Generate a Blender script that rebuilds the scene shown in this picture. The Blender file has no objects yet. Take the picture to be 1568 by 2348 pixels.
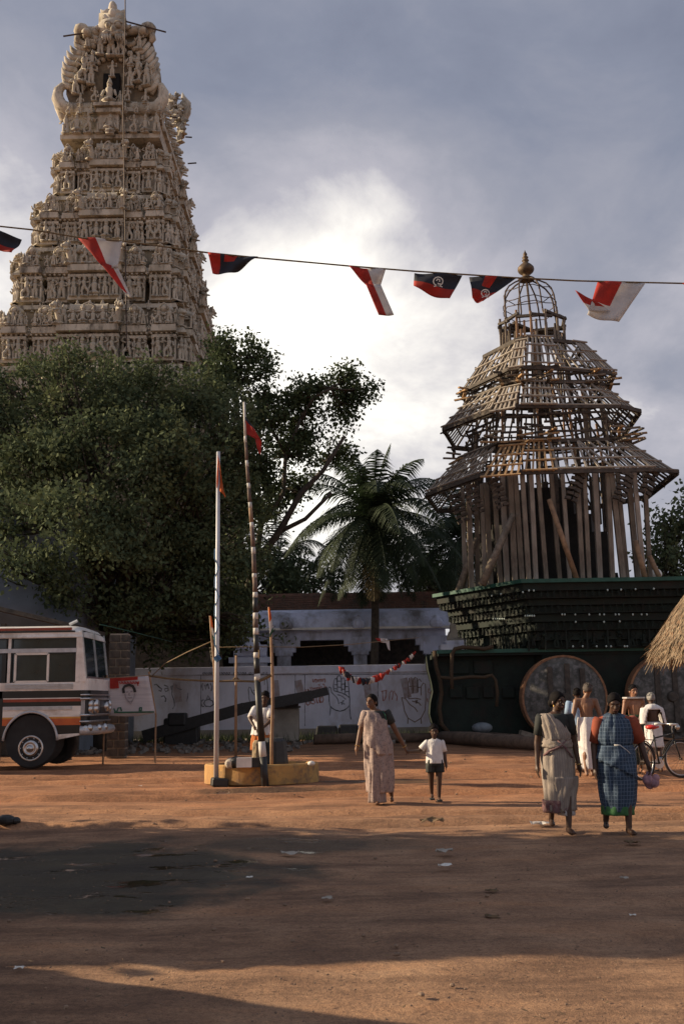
import bpy, bmesh, math, random
import numpy as np
from mathutils import Vector, Matrix, Euler
sc = bpy.context.scene
COL = sc.collection
R = math.radians
rng = random.Random(7)
NR = np.random.default_rng(11)

# ------------------------------------------------------------ camera, world, sun, exposure
FPX = 2283.0
PITCH = math.atan(432 / 2283.0)
ROLL = 0.015
CAMH = 1.5
cam_d = bpy.data.cameras.new('camera')
cam = bpy.data.objects.new('camera', cam_d)
COL.objects.link(cam)
cam_d.sensor_fit = 'VERTICAL'; cam_d.sensor_height = 36.0; cam_d.sensor_width = 24.0
cam_d.lens = 36.0 * FPX / 2348.0
cam_d.clip_start = 0.05; cam_d.clip_end = 3000
cr, sr = math.cos(ROLL), math.sin(ROLL)
cp, sp = math.cos(PITCH), math.sin(PITCH)
right0 = Vector((1, 0, 0)); up0 = Vector((0, -sp, cp)); fwd = Vector((0, cp, sp))
rgt = right0 * cr - up0 * sr
upv = right0 * sr + up0 * cr
m = Matrix((rgt, upv, -fwd)).transposed().to_4x4()
m.translation = Vector((0, 0, CAMH))
cam.matrix_world = m
sc.camera = cam

SUN_EL = 21.0
SUN_DIR = Vector((1.0, -0.15, -math.tan(R(SUN_EL)) * math.hypot(1, .15))).normalized()   # light travels this way
sd = bpy.data.lights.new('sun', 'SUN'); sd.energy = 4.2; sd.angle = R(0.6); sd.color = (1.0, 0.80, 0.55)
sun = bpy.data.objects.new('sun', sd); COL.objects.link(sun)
sun.rotation_euler = SUN_DIR.to_track_quat('-Z', 'Y').to_euler()
sun.location = (-30, 5, 20)

world = bpy.data.worlds.new('World'); sc.world = world; world.use_nodes = True
wt = world.node_tree; wt.nodes.clear()
def wn(t, **k):
    n = wt.nodes.new(t)
    for a, b in k.items(): setattr(n, a, b)
    return n
W_out = wn('ShaderNodeOutputWorld'); W_bg = wn('ShaderNodeBackground'); wt.links.new(W_bg.outputs[0], W_out.inputs[0])
sky = wn('ShaderNodeTexSky'); sky.sky_type = 'NISHITA'; sky.sun_disc = False
sky.sun_elevation = R(SUN_EL); sky.sun_rotation = math.atan2(-SUN_DIR.x, -SUN_DIR.y)
skm = wn('ShaderNodeVectorMath', operation='SCALE'); skm.inputs['Scale'].default_value = 0.075
wt.links.new(sky.outputs[0], skm.inputs[0])
geo = wn('ShaderNodeTexCoord')
nrm = wn('ShaderNodeVectorMath', operation='NORMALIZE'); wt.links.new(geo.outputs['Generated'], nrm.inputs[0])
def w_math(op, a, b=None, c=None, clamp=False):
    n = wn('ShaderNodeMath', operation=op); n.use_clamp = clamp
    for i, v in enumerate((a, b, c)):
        if v is None: continue
        if hasattr(v, 'is_output') or hasattr(v, 'links'): wt.links.new(v, n.inputs[i])
        else: n.inputs[i].default_value = v
    return n.outputs[0]
def w_ramp(fac, stops):
    n = wn('ShaderNodeValToRGB'); wt.links.new(fac, n.inputs[0])
    el = n.color_ramp.elements
    el[0].position, el[0].color = stops[0][0], (*stops[0][1], 1)
    el[1].position, el[1].color = stops[-1][0], (*stops[-1][1], 1)
    for p, c in stops[1:-1]:
        e = el.new(p); e.color = (*c, 1)
    return n.outputs[0]
def pix_dir(x, y):
    return (rgt * ((x - 784) / FPX) + upv * ((1174 - y) / FPX) + fwd).normalized()
sep = wn('ShaderNodeSeparateXYZ'); wt.links.new(nrm.outputs[0], sep.inputs[0])
# clouds live on a flat deck: project the direction on a plane so that they shrink towards the horizon
zc = w_math('ADD', w_math('MAXIMUM', sep.outputs[2], 0.0), 0.42)
dx = w_math('DIVIDE', sep.outputs[0], zc); dy = w_math('DIVIDE', sep.outputs[1], zc)
cmb = wn('ShaderNodeCombineXYZ'); wt.links.new(dx, cmb.inputs[0]); wt.links.new(dy, cmb.inputs[1]); cmb.inputs[2].default_value = 3.3
def w_noise(scale, detail, rough, dist=0.0):
    n = wn('ShaderNodeTexNoise'); wt.links.new(cmb.outputs[0], n.inputs['Vector'])
    n.inputs['Scale'].default_value = scale; n.inputs['Detail'].default_value = detail
    n.inputs['Roughness'].default_value = rough; n.inputs['Distortion'].default_value = dist
    return n.outputs['Fac']
n1 = w_noise(1.9, 9, 0.55, 0.5)
n2 = w_noise(5.5, 8, 0.6, 0.3)
elev = sep.outputs[2]
# cloud brightness: thin (bright) towards the middle of the picture, thick (dark blue grey) overhead
base = w_ramp(elev, [(0.0, (.58, .58, .58)), (0.12, (.58, .58, .58)), (0.24, (.56, .56, .56)), (0.36, (.44, .44, .44)), (0.5, (.33, .33, .33)), (0.75, (.30, .30, .30)), (1.0, (.30, .30, .30))])
val = w_math('ADD', base, w_math('MULTIPLY', w_math('SUBTRACT', n1, 0.5), 1.15))
val = w_math('ADD', val, w_math('MULTIPLY', w_math('SUBTRACT', n2, 0.5), 0.55))
def glow(x, y, sharp, amp):
    d = pix_dir(x, y)
    dt = wn('ShaderNodeVectorMath', operation='DOT_PRODUCT'); wt.links.new(nrm.outputs[0], dt.inputs[0]); dt.inputs[1].default_value = d
    p = w_math('POWER', w_math('MAXIMUM', dt.outputs['Value'], 0.0), sharp)
    return w_math('MULTIPLY', p, amp)
val = w_math('ADD', val, glow(740, 700, 45, 0.55))       # sunlit breaks in the cloud
val = w_math('ADD', val, glow(-60, 500, 70, 0.46))
val = w_math('SUBTRACT', val, glow(1150, 330, 40, 0.10))
col = w_ramp(val, [(0.0, (.125, .138, .19)), (0.25, (.175, .19, .245)), (0.45, (.24, .245, .29)), (0.62, (.345, .335, .372)), (0.8, (.66, .63, .60)), (1.0, (1.05, 1.02, .92))])
mx = wn('ShaderNodeMix', data_type='RGBA'); mx.inputs[0].default_value = 0.92
wt.links.new(skm.outputs[0], mx.inputs[6]); wt.links.new(col, mx.inputs[7])
wt.links.new(mx.outputs[2], W_bg.inputs[0]); W_bg.inputs[1].default_value = 0.88

sc.view_settings.view_transform = 'Standard'; sc.view_settings.look = 'None'
sc.view_settings.gamma = 1.0; sc.view_settings.use_curve_mapping = False
sc.view_settings.exposure = 0.80
sc.cycles.max_bounces = 6; sc.cycles.diffuse_bounces = 3; sc.cycles.glossy_bounces = 3; sc.cycles.transmission_bounces = 4
sc.cycles.transparent_max_bounces = 6

# ------------------------------------------------------------ pixel -> world (measured on the photograph)
def P(x, y, d):
    r = rgt * ((x - 784) / FPX) + upv * ((1174 - y) / FPX) + fwd
    return r * (d / r.y) + Vector((0, 0, CAMH))
def G(x, y):
    r = rgt * ((x - 784) / FPX) + upv * ((1174 - y) / FPX) + fwd
    return r * (-CAMH / r.z) + Vector((0, 0, CAMH))

# ------------------------------------------------------------ materials
MATS = {}
def mat(name, c1, c2=None, scale=4.0, rough=0.8, bump=0.0, bscale=None, metal=0.0, detail=6, spec=None, c3=None, mscale=None, stretch=None, trans=0.0, wave=None):
    if name in MATS: return MATS[name]
    mt = bpy.data.materials.new(name); mt.use_nodes = True
    nt = mt.node_tree; b = nt.nodes['Principled BSDF']
    b.inputs['Roughness'].default_value = rough; b.inputs['Metallic'].default_value = metal
    if spec is not None: b.inputs['Specular IOR Level'].default_value = spec
    tc = nt.nodes.new('ShaderNodeTexCoord'); vec = tc.outputs['Object']
    if stretch:
        mp = nt.nodes.new('ShaderNodeMapping'); mp.inputs['Scale'].default_value = stretch
        nt.links.new(vec, mp.inputs[0]); vec = mp.outputs[0]
    if c2 is None: c2 = tuple(v * 0.75 for v in c1)
    ns = nt.nodes.new('ShaderNodeTexNoise'); ns.inputs['Scale'].default_value = scale; ns.inputs['Detail'].default_value = detail
    ns.inputs['Roughness'].default_value = 0.62
    nt.links.new(vec, ns.inputs['Vector'])
    rp = nt.nodes.new('ShaderNodeValToRGB'); nt.links.new(ns.outputs['Fac'], rp.inputs[0])
    rp.color_ramp.elements[0].position = 0.36; rp.color_ramp.elements[0].color = (*c2, 1)
    rp.color_ramp.elements[1].position = 0.62; rp.color_ramp.elements[1].color = (*c1, 1)
    out = rp.outputs[0]
    if c3 is not None:
        n3 = nt.nodes.new('ShaderNodeTexNoise'); n3.inputs['Scale'].default_value = mscale or scale * .25; n3.inputs['Detail'].default_value = 8
        n3.inputs['Roughness'].default_value = 0.7
        nt.links.new(vec, n3.inputs['Vector'])
        r3 = nt.nodes.new('ShaderNodeValToRGB'); r3.color_ramp.elements[0].position = .50; r3.color_ramp.elements[1].position = .66
        nt.links.new(n3.outputs['Fac'], r3.inputs[0])
        mxn = nt.nodes.new('ShaderNodeMix'); mxn.data_type = 'RGBA'
        nt.links.new(r3.outputs[0], mxn.inputs[0]); nt.links.new(out, mxn.inputs[6]); mxn.inputs[7].default_value = (*c3, 1)
        out = mxn.outputs[2]
    nt.links.new(out, b.inputs['Base Color'])
    if bump:
        nb = nt.nodes.new('ShaderNodeTexNoise'); nb.inputs['Scale'].default_value = bscale or scale * 4; nb.inputs['Detail'].default_value = 5
        nt.links.new(vec, nb.inputs['Vector'])
        bp = nt.nodes.new('ShaderNodeBump'); bp.inputs['Strength'].default_value = bump; bp.inputs['Distance'].default_value = 0.02
        nt.links.new(nb.outputs['Fac'], bp.inputs['Height']); nt.links.new(bp.outputs[0], b.inputs['Normal'])
    if trans:
        o = nt.nodes['Material Output']; tr = nt.nodes.new('ShaderNodeBsdfTranslucent'); ms = nt.nodes.new('ShaderNodeMixShader')
        nt.links.new(out, tr.inputs[0]); ms.inputs[0].default_value = trans
        nt.links.new(b.outputs[0], ms.inputs[1]); nt.links.new(tr.outputs[0], ms.inputs[2]); nt.links.new(ms.outputs[0], o.inputs[0])
    MATS[name] = mt
    return mt

# ------------------------------------------------------------ mesh builder
class MB:
    def __init__(s): s.v = []; s.f = []; s.mi = []; s.cur = 0
    def add(s, vs, fs):
        o = len(s.v); s.v.extend([tuple(p) for p in vs])
        for f in fs: s.f.append(tuple(i + o for i in f)); s.mi.append(s.cur)
    def box(s, c, size, rot=None, taper=None):
        hx, hy, hz = size[0] / 2, size[1] / 2, size[2] / 2
        vs = []
        for z in (-1, 1):
            t = taper if (taper and z > 0) else 1
            for x, y in ((-1, -1), (1, -1), (1, 1), (-1, 1)): vs.append(Vector((x * hx * t, y * hy * t, z * hz)))
        if rot is not None:
            M = rot if isinstance(rot, Matrix) else Euler(rot).to_matrix()
            vs = [M @ p for p in vs]
        c = Vector(c)
        s.add([p + c for p in vs], [(3, 2, 1, 0), (4, 5, 6, 7), (0, 1, 5, 4), (1, 2, 6, 5), (2, 3, 7, 6), (3, 0, 4, 7)])
        return s
    def bar(s, a, b, w, h=None, up=Vector((0, 0, 1))):
        a = Vector(a); b = Vector(b); h = h or w
        d = (b - a); L = d.length
        if L < 1e-6: return s
        d.normalize(); up = Vector(up)
        if abs(d.dot(up)) > .97: up = Vector((0, 1, 0))
        x = d.cross(up).normalized(); z = x.cross(d).normalized()
        vs = []
        for p in (a, b):
            for i, j in ((-1, -1), (1, -1), (1, 1), (-1, 1)): vs.append(p + x * (i * w / 2) + z * (j * h / 2))
        s.add(vs, [(0, 1, 2, 3), (7, 6, 5, 4), (0, 4, 5, 1), (1, 5, 6, 2), (2, 6, 7, 3), (3, 7, 4, 0)])
        return s
    def tube(s, pts, rad, n=8, caps=True):
        pts = [Vector(p) for p in pts]; m_ = len(pts)
        if not hasattr(rad, '__len__'): rad = [rad] * m_
        vs = []; prev = None
        for i, p in enumerate(pts):
            t = (pts[min(i + 1, m_ - 1)] - pts[max(i - 1, 0)])
            t = t.normalized() if t.length > 1e-9 else Vector((0, 0, 1))
            if prev is None:
                u = Vector((0, 0, 1)) if abs(t.z) < .9 else Vector((1, 0, 0))
                x = t.cross(u).normalized()
            else:
                x = (prev - t * prev.dot(t)).normalized()
            prev = x; y = t.cross(x)
            for k in range(n):
                a = 2 * math.pi * k / n
                vs.append(p + (x * math.cos(a) + y * math.sin(a)) * rad[i])
        fs = []
        for i in range(m_ - 1):
            for k in range(n):
                k2 = (k + 1) % n
                fs.append((i * n + k, i * n + k2, (i + 1) * n + k2, (i + 1) * n + k))
        if caps: fs.append(tuple(range(n - 1, -1, -1))); fs.append(tuple((m_ - 1) * n + k for k in range(n)))
        s.add(vs, fs); return s
    def sph(s, c, r, nu=8, nv=6, rot=None):
        if not hasattr(r, '__len__'): r = (r, r, r)
        vs = [Vector((0, 0, -r[2]))]
        for j in range(1, nv):
            ph = -math.pi / 2 + math.pi * j / nv
            for i in range(nu):
                th = 2 * math.pi * i / nu
                vs.append(Vector((r[0] * math.cos(ph) * math.cos(th), r[1] * math.cos(ph) * math.sin(th), r[2] * math.sin(ph))))
        vs.append(Vector((0, 0, r[2])))
        if rot is not None:
            M = rot if isinstance(rot, Matrix) else Euler(rot).to_matrix()
            vs = [M @ p for p in vs]
        c = Vector(c); fs = []
        for i in range(nu): fs.append((0, 1 + (i + 1) % nu, 1 + i))
        for j in range(nv - 2):
            for i in range(nu):
                a = 1 + j * nu + i; b = 1 + j * nu + (i + 1) % nu
                fs.append((a, b, b + nu, a + nu))
        t = len(vs) - 1; o = 1 + (nv - 2) * nu
        for i in range(nu): fs.append((t, o + i, o + (i + 1) % nu))
        s.add([p + c for p in vs], fs); return s
    def cap(s, a, b, ra, rb, n=10):
        """closed tapered capsule"""
        a = Vector(a); b = Vector(b); d = (b - a); L = d.length; d = d / L if L > 1e-6 else Vector((0, 0, 1))
        pts = []; rad = []
        for k in (0.02, .3, .6, .85): pts.append(a - d * ra * (1 - k)); rad.append(ra * math.sqrt(max(1 - (1 - k) ** 2, .01)))
        pts += [a, b]; rad += [ra, rb]
        for k in (.85, .6, .3, 0.02): pts.append(b + d * rb * (1 - k)); rad.append(rb * math.sqrt(max(1 - (1 - k) ** 2, .01)))
        return s.tube(pts, rad, n)
    def lathe(s, prof, c=(0, 0, 0), n=16, axis='Z', caps=True):
        c = Vector(c); vs = []
        for r, z in prof:
            for k in range(n):
                a = 2 * math.pi * k / n
                p = (r * math.cos(a), r * math.sin(a), z)
                if axis == 'Y': p = (p[0], p[2], p[1])
                elif axis == 'X': p = (p[2], p[0], p[1])
                vs.append(Vector(p) + c)
        fs = []; m_ = len(prof)
        for i in range(m_ - 1):
            for k in range(n):
                k2 = (k + 1) % n; fs.append((i * n + k, i * n + k2, (i + 1) * n + k2, (i + 1) * n + k))
        if caps: fs.append(tuple(range(n - 1, -1, -1))); fs.append(tuple((m_ - 1) * n + k for k in range(n)))
        s.add(vs, fs); return s
    def prism(s, poly, off):
        """poly: 3-D points of one face; off: extrusion vector"""
        n = len(poly); off = Vector(off); a = [Vector(p) for p in poly]
        s.add(a + [p + off for p in a], [tuple(range(n)), tuple(range(2 * n - 1, n - 1, -1))] + [(i, (i + 1) % n + n * 0, (i + 1) % n + n, i + n) for i in range(n)])
        return s
    def grid(s, pts, nu, nv, closed=False):
        fs = []
        for j in range(nv - 1):
            for i in range(nu if closed else nu - 1):
                i2 = (i + 1) % nu; fs.append((j * nu + i, j * nu + i2, (j + 1) * nu + i2, (j + 1) * nu + i))
        s.add(pts, fs); return s
    def stack(s, poly, levels):
        """poly: list of 2-D offsets, levels: (z, scale_or_offset_fn, centre)"""
        n = len(poly); vs = []
        for z, k, c in levels:
            for p in poly: vs.append((c[0] + p[0] * k, c[1] + p[1] * k, z))
        fs = []
        for j in range(len(levels) - 1):
            for i in range(n):
                i2 = (i + 1) % n; fs.append((j * n + i, j * n + i2, (j + 1) * n + i2, (j + 1) * n + i))
        fs.append(tuple(range(n - 1, -1, -1))); fs.append(tuple((len(levels) - 1) * n + i for i in range(n)))
        s.add(vs, fs); return s
    def merge(s, other, M):
        s.add([M @ Vector(p) for p in other.v], other.f); return s
    def mesh(s, name, mats, smooth=False, origin=None):
        me = bpy.data.meshes.new(name)
        v = s.v
        if origin is not None: v = [tuple(origin @ Vector(p)) for p in v]
        me.from_pydata(v, [], s.f); me.update()
        for q in (mats if isinstance(mats, (list, tuple)) else [mats]): me.materials.append(q)
        if isinstance(mats, (list, tuple)) and len(mats) > 1: me.polygons.foreach_set('material_index', s.mi)
        if smooth: me.polygons.foreach_set('use_smooth', [True] * len(me.polygons))
        return me
    def build(s, name, mats, parent=None, smooth=False, world=True, bevel=0, solid=0):
        inv = None
        if parent is not None and world: inv = wmat(parent).inverted()
        me = s.mesh(name, mats, smooth, inv)
        o = bpy.data.objects.new(name, me); COL.objects.link(o); o.parent = parent
        if bevel:
            b = o.modifiers.new('bevel', 'BEVEL'); b.width = bevel; b.segments = 2; b.limit_method = 'ANGLE'
        if solid:
            b = o.modifiers.new('solid', 'SOLIDIFY'); b.thickness = solid; b.offset = 0
        return o
def wmat(o):
    M = Matrix.LocRotScale(o.location, o.rotation_euler, o.scale)
    return wmat(o.parent) @ M if o.parent else M
def thing(name, label, cat, loc=(0, 0, 0), rz=0, group=None):
    o = bpy.data.objects.new(name, None); COL.objects.link(o); o.empty_display_size = .2
    o.location = loc; o.rotation_euler = (0, 0, rz); o['label'] = label; o['category'] = cat
    if group: o['group'] = group
    return o
def tag(o, label, cat, group=None):
    o['label'] = label; o['category'] = cat
    if group: o['group'] = group
    return o
def struct(o): o['kind'] = 'structure'; return o
def stuff(o, label=None, cat=None):
    o['kind'] = 'stuff'
    if label: o['label'] = label; o['category'] = cat
    return o
def origin_to(o, loc):
    """give a top-level mesh built in world space its base as origin"""
    loc = Vector(loc); o.data.transform(Matrix.Translation(-loc)); o.location = loc; return o
def inst(me, name, parent, M):
    o = bpy.data.objects.new(name, me); COL.objects.link(o); o.parent = parent; o.matrix_local = M; return o
def np_mesh(name, verts, faces_flat, nper, mats, smooth=False, origin=None):
    """fast mesh from arrays: faces all with nper corners"""
    me = bpy.data.meshes.new(name)
    verts = np.asarray(verts, dtype=np.float32)
    if origin is not None: verts = verts - np.array(origin, dtype=np.float32)
    nf = len(faces_flat) // nper
    me.vertices.add(len(verts)); me.vertices.foreach_set('co', verts.ravel())
    me.loops.add(len(faces_flat)); me.loops.foreach_set('vertex_index', np.asarray(faces_flat, dtype=np.int32))
    me.polygons.add(nf); me.polygons.foreach_set('loop_start', np.arange(0, nf * nper, nper, dtype=np.int32))
    me.polygons.foreach_set('loop_total', np.full(nf, nper, dtype=np.int32))
    if smooth: me.polygons.foreach_set('use_smooth', [True] * nf)
    me.update(calc_edges=True)
    for q in (mats if isinstance(mats, (list, tuple)) else [mats]): me.materials.append(q)
    return me
def TRS(loc, rz=0, s=1, rx=0, ry=0):
    if not hasattr(s, '__len__'): s = (s, s, s)
    return Matrix.LocRotScale(Vector(loc), Euler((rx, ry, rz)), Vector(s))

# palette
M_wood = mat('weathered_wood', (.26, .215, .165), (.13, .105, .08), 6, .85, .4, 30, stretch=(1, 1, 1))
M_wood_new = mat('pale_new_wood', (.46, .29, .14), (.30, .18, .09), 7, .8, .3, 30)
M_wood_dark = mat('old_dark_wood', (.095, .078, .062), (.045, .038, .032), 5, .85, .4, 20)
M_green = mat('dark_green_paint', (.008, .018, .012), (.004, .009, .006), 3, .8, .6, 14, c3=(.016, .013, .009), mscale=1.4)
M_green_edge = mat('bright_green_edge_paint', (.017, .095, .065), (.010, .06, .04), 4, .6)
M_white = mat('white_paint', (.78, .76, .70), (.62, .60, .55), 3, .6)
M_iron = mat('rusty_iron', (.10, .065, .045), (.045, .035, .03), 12, .7, .2, 40, metal=.3)
M_black = mat('black_paint', (.022, .022, .022), (.012, .012, .012), 8, .5)
M_chrome = mat('chrome', (.62, .62, .62), (.45, .45, .45), 8, .32, metal=1.0)
M_glass = mat('dark_window_glass', (.020, .032, .036), (.012, .018, .020), 3, .07, spec=.6)
M_rope = mat('coir_rope', (.20, .14, .075), (.10, .07, .04), 30, .95, .3, 90)
M_bamboo = mat('bamboo', (.36, .22, .12), (.20, .12, .07), 5, .7, .2, 20)
M_opening_shade = mat('opening_shade', (.008, .008, .008), (.004, .004, .004), 3, 1.0)  # near-black colour holding the shade inside openings
# ------------------------------------------------------------ ground
def fbm(x, y, f=1.0, seed=0):
    r = np.random.default_rng(100 + seed); out = np.zeros_like(x)
    for o in range(5):
        for k in range(4):
            a = r.uniform(0, 2 * np.pi); ph = r.uniform(0, 6.28); ff = f * (1.9 ** o) * r.uniform(.7, 1.3)
            out += np.sin((x * np.cos(a) + y * np.sin(a)) * ff + ph) / (1.7 ** o) / 4
    return out
def ground():
    xs = np.concatenate([-np.geomspace(900, 14, 22), np.linspace(-13, 15, 230), np.geomspace(16, 900, 22)])
    ys = np.concatenate([-np.geomspace(300, 3, 14), np.linspace(-2, 2.8, 14), np.linspace(3, 14, 190), np.linspace(14.1, 30, 130), np.linspace(31, 60, 40), np.geomspace(62, 1200, 20)])
    X, Y = np.meshgrid(xs, ys)
    fade = np.clip((60 - Y) / 20, 0, 1) * np.clip((16 - np.abs(X)) / 3, 0, 1) * np.clip((Y + 2) / 2, 0, 1)
    Z = fbm(X, Y, 1.1, 1) * .022 + fbm(X, Y, 5.0, 2) * .011
    # ruts pressed across the square by wheels, running left to right
    for k, (yy, w, dp, sl) in enumerate([(16.7, .13, .05, -.03), (17.6, .14, .045, .02), (20.2, .16, .05, .01), (21.6, .15, .055, .0), (14.2, .10, .04, -.08), (13.0, .12, .04, -.04), (24.4, .2, .05, 0)]):
        yc = yy + sl * X + .22 * np.sin(X * .5 + k)
        Z -= 1.5 * dp * np.exp(-((Y - yc) / w) ** 2); Z += dp * 1.1 * np.exp(-((Y - yc - 2.2 * w) / w) ** 2)
    Z *= fade
    Z -= .02
    n = len(xs); mrows = len(ys)
    V = np.stack([X.ravel(), Y.ravel(), Z.ravel()], 1)
    idx = np.arange(n * mrows).reshape(mrows, n)
    q = np.stack([idx[:-1, :-1], idx[:-1, 1:], idx[1:, 1:], idx[1:, :-1]], -1).reshape(-1)
    mt = bpy.data.materials.new('red_dirt'); mt.use_nodes = True; nt = mt.node_tree; b = nt.nodes['Principled BSDF']
    L = nt.links.new
    tc = nt.nodes.new('ShaderNodeTexCoord')
    def noise(s, d=8, r=.65, st=None):
        k = nt.nodes.new('ShaderNodeTexNoise'); k.inputs['Scale'].default_value = s; k.inputs['Detail'].default_value = d; k.inputs['Roughness'].default_value = r
        v = tc.outputs['Object']
        if st:
            mp = nt.nodes.new('ShaderNodeMapping'); mp.inputs['Scale'].default_value = st; L(v, mp.inputs[0]); v = mp.outputs[0]
        L(v, k.inputs['Vector']); return k.outputs['Fac']
    def ramp(f, stops):
        k = nt.nodes.new('ShaderNodeValToRGB'); L(f, k.inputs[0]); el = k.color_ramp.elements
        el[0].position = stops[0][0]; el[0].color = (*stops[0][1], 1); el[1].position = stops[-1][0]; el[1].color = (*stops[-1][1], 1)
        for p, c in stops[1:-1]: e = el.new(p); e.color = (*c, 1)
        return k.outputs[0]
    def mix(f, a, c, mode='MIX'):
        k = nt.nodes.new('ShaderNodeMix'); k.data_type = 'RGBA'; k.blend_type = mode
        for i, v in ((0, f), (6, a), (7, c)):
            if hasattr(v, 'links'): L(v, k.inputs[i])
            else: k.inputs[i].default_value = v if i == 0 else (*v, 1)
        return k.outputs[2]
    def mth(op, a, c=0.0, clamp=False):
        k = nt.nodes.new('ShaderNodeMath'); k.operation = op; k.use_clamp = clamp
        for i, v in ((0, a), (1, c)):
            if hasattr(v, 'links'): L(v, k.inputs[i])
            else: k.inputs[i].default_value = v
        return k.outputs[0]
    c = ramp(noise(1.3), [(.30, (.27, .155, .095)), (.5, (.41, .24, .142)), (.68, (.53, .325, .195))])
    fine = ramp(noise(26, 6, .75), [(.32, (.58, .58, .60)), (.55, (1, 1, 1)), (.72, (1.25, 1.2, 1.1))])
    c = mix(.85, c, fine, 'MULTIPLY')
    grit = ramp(noise(110, 3, .6), [(.36, (.5, .5, .5)), (.46, (1, 1, 1)), (.62, (1, 1, 1)), (.74, (1.6, 1.55, 1.45))])
    c = mix(.8, c, grit, 'MULTIPLY')
    streak = ramp(noise(1.0, 9, .68, (.35, 2.0, 1)), [(.38, (.50, .48, .50)), (.52, (1, 1, 1)), (.70, (1.18, 1.05, .92))])
    c = mix(.8, c, streak, 'MULTIPLY')
    sep = nt.nodes.new('ShaderNodeSeparateXYZ'); L(tc.outputs['Object'], sep.inputs[0])
    # the square's far half is tinted redder than the near half
    far = nt.nodes.new('ShaderNodeMapRange'); far.inputs[1].default_value = 11.5; far.inputs[2].default_value = 17; L(sep.outputs[1], far.inputs[0])
    c = mix(mth('MULTIPLY', far.outputs[0], .75), c, mix(1.0, c, (1.08, .80, .62), 'MULTIPLY'))
    far_shade = nt.nodes.new('ShaderNodeMapRange'); far_shade.inputs[1].default_value = 27; far_shade.inputs[2].default_value = 33; L(sep.outputs[1], far_shade.inputs[0])
    c = mix(far_shade.outputs[0], c, mix(1.0, c, (.62, .66, .66), 'MULTIPLY'))  # far ground darkened: tree and building shade put into its colour
    # drain water soaking the earth on the left, with standing puddles
    wob = noise(.9, 6, .6)
    def blob(px, py, rx, ry, soft):
        g = G(px, py)
        ax = mth('DIVIDE', mth('SUBTRACT', sep.outputs[0], g.x), rx); ay = mth('DIVIDE', mth('SUBTRACT', sep.outputs[1], g.y), ry)
        d = mth('SQRT', mth('ADD', mth('MULTIPLY', ax, ax), mth('MULTIPLY', ay, ay)))
        d = mth('ADD', d, mth('MULTIPLY', mth('SUBTRACT', wob, .5), 1.5))
        k = nt.nodes.new('ShaderNodeMapRange'); k.inputs[1].default_value = 1.0; k.inputs[2].default_value = 1.0 - soft; L(d, k.inputs[0]); return k.outputs[0]
    wet = mth('MAXIMUM', blob(160, 1995, 2.15, 2.3, .30), mth('MULTIPLY', blob(640, 1935, 1.9, .8, .5), .75))
    wet = mth('MAXIMUM', wet, mth('MULTIPLY', blob(880, 1788, 1.5, .9, .4), .8))  # further darkened patch right of the planter ring
    wet = mth('MAXIMUM', wet, mth('MULTIPLY', blob(650, 1812, 1.7, .45, .4), .7))  # further darkened strip before the planter ring
    c = mix(mth('MULTIPLY', wet, .97), c, mix(1.0, c, (.15, .21, .20), 'MULTIPLY'))
    pud = nt.nodes.new('ShaderNodeMapRange'); pud.inputs[1].default_value = .56; pud.inputs[2].default_value = .60; L(noise(1.6, 5, .6, (.8, 1.7, 1)), pud.inputs[0])
    puddle = mth('MULTIPLY', pud.outputs[0], mth('GREATER_THAN', wet, .6))
    pale_fleck = ramp(noise(9, 7, .75), [(.60, (0, 0, 0)), (.68, (1, 1, 1))])  # pale grey flecks mixed over the puddles
    c = mix(mth('MULTIPLY', mth('MULTIPLY', pale_fleck, puddle), .5), c, (.30, .30, .28))
    L(c, b.inputs['Base Color'])
    rg = mth('SUBTRACT', .93, mth('MULTIPLY', wet, .38)); rg = mth('SUBTRACT', rg, mth('MULTIPLY', puddle, .48)); L(rg, b.inputs['Roughness'])
    b.inputs['Specular IOR Level'].default_value = .35
    h = mth('ADD', mth('MULTIPLY', noise(7, 8, .7), .55), mth('ADD', mth('MULTIPLY', noise(38, 6, .75), .28), mth('MULTIPLY', noise(140, 3, .6), .10)))
    h = mth('MULTIPLY', h, mth('SUBTRACT', 1.0, puddle))
    bp = nt.nodes.new('ShaderNodeBump'); bp.inputs['Strength'].default_value = 1.0; bp.inputs['Distance'].default_value = .07; L(h, bp.inputs['Height']); L(bp.outputs[0], b.inputs['Normal'])
    me = np_mesh('ground', V, q, 4, mt, True)
    o = bpy.data.objects.new('ground', me); COL.objects.link(o); struct(o); o['label'] = 'red dirt square with ruts and a wet patch'
    return o
ground()

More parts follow.
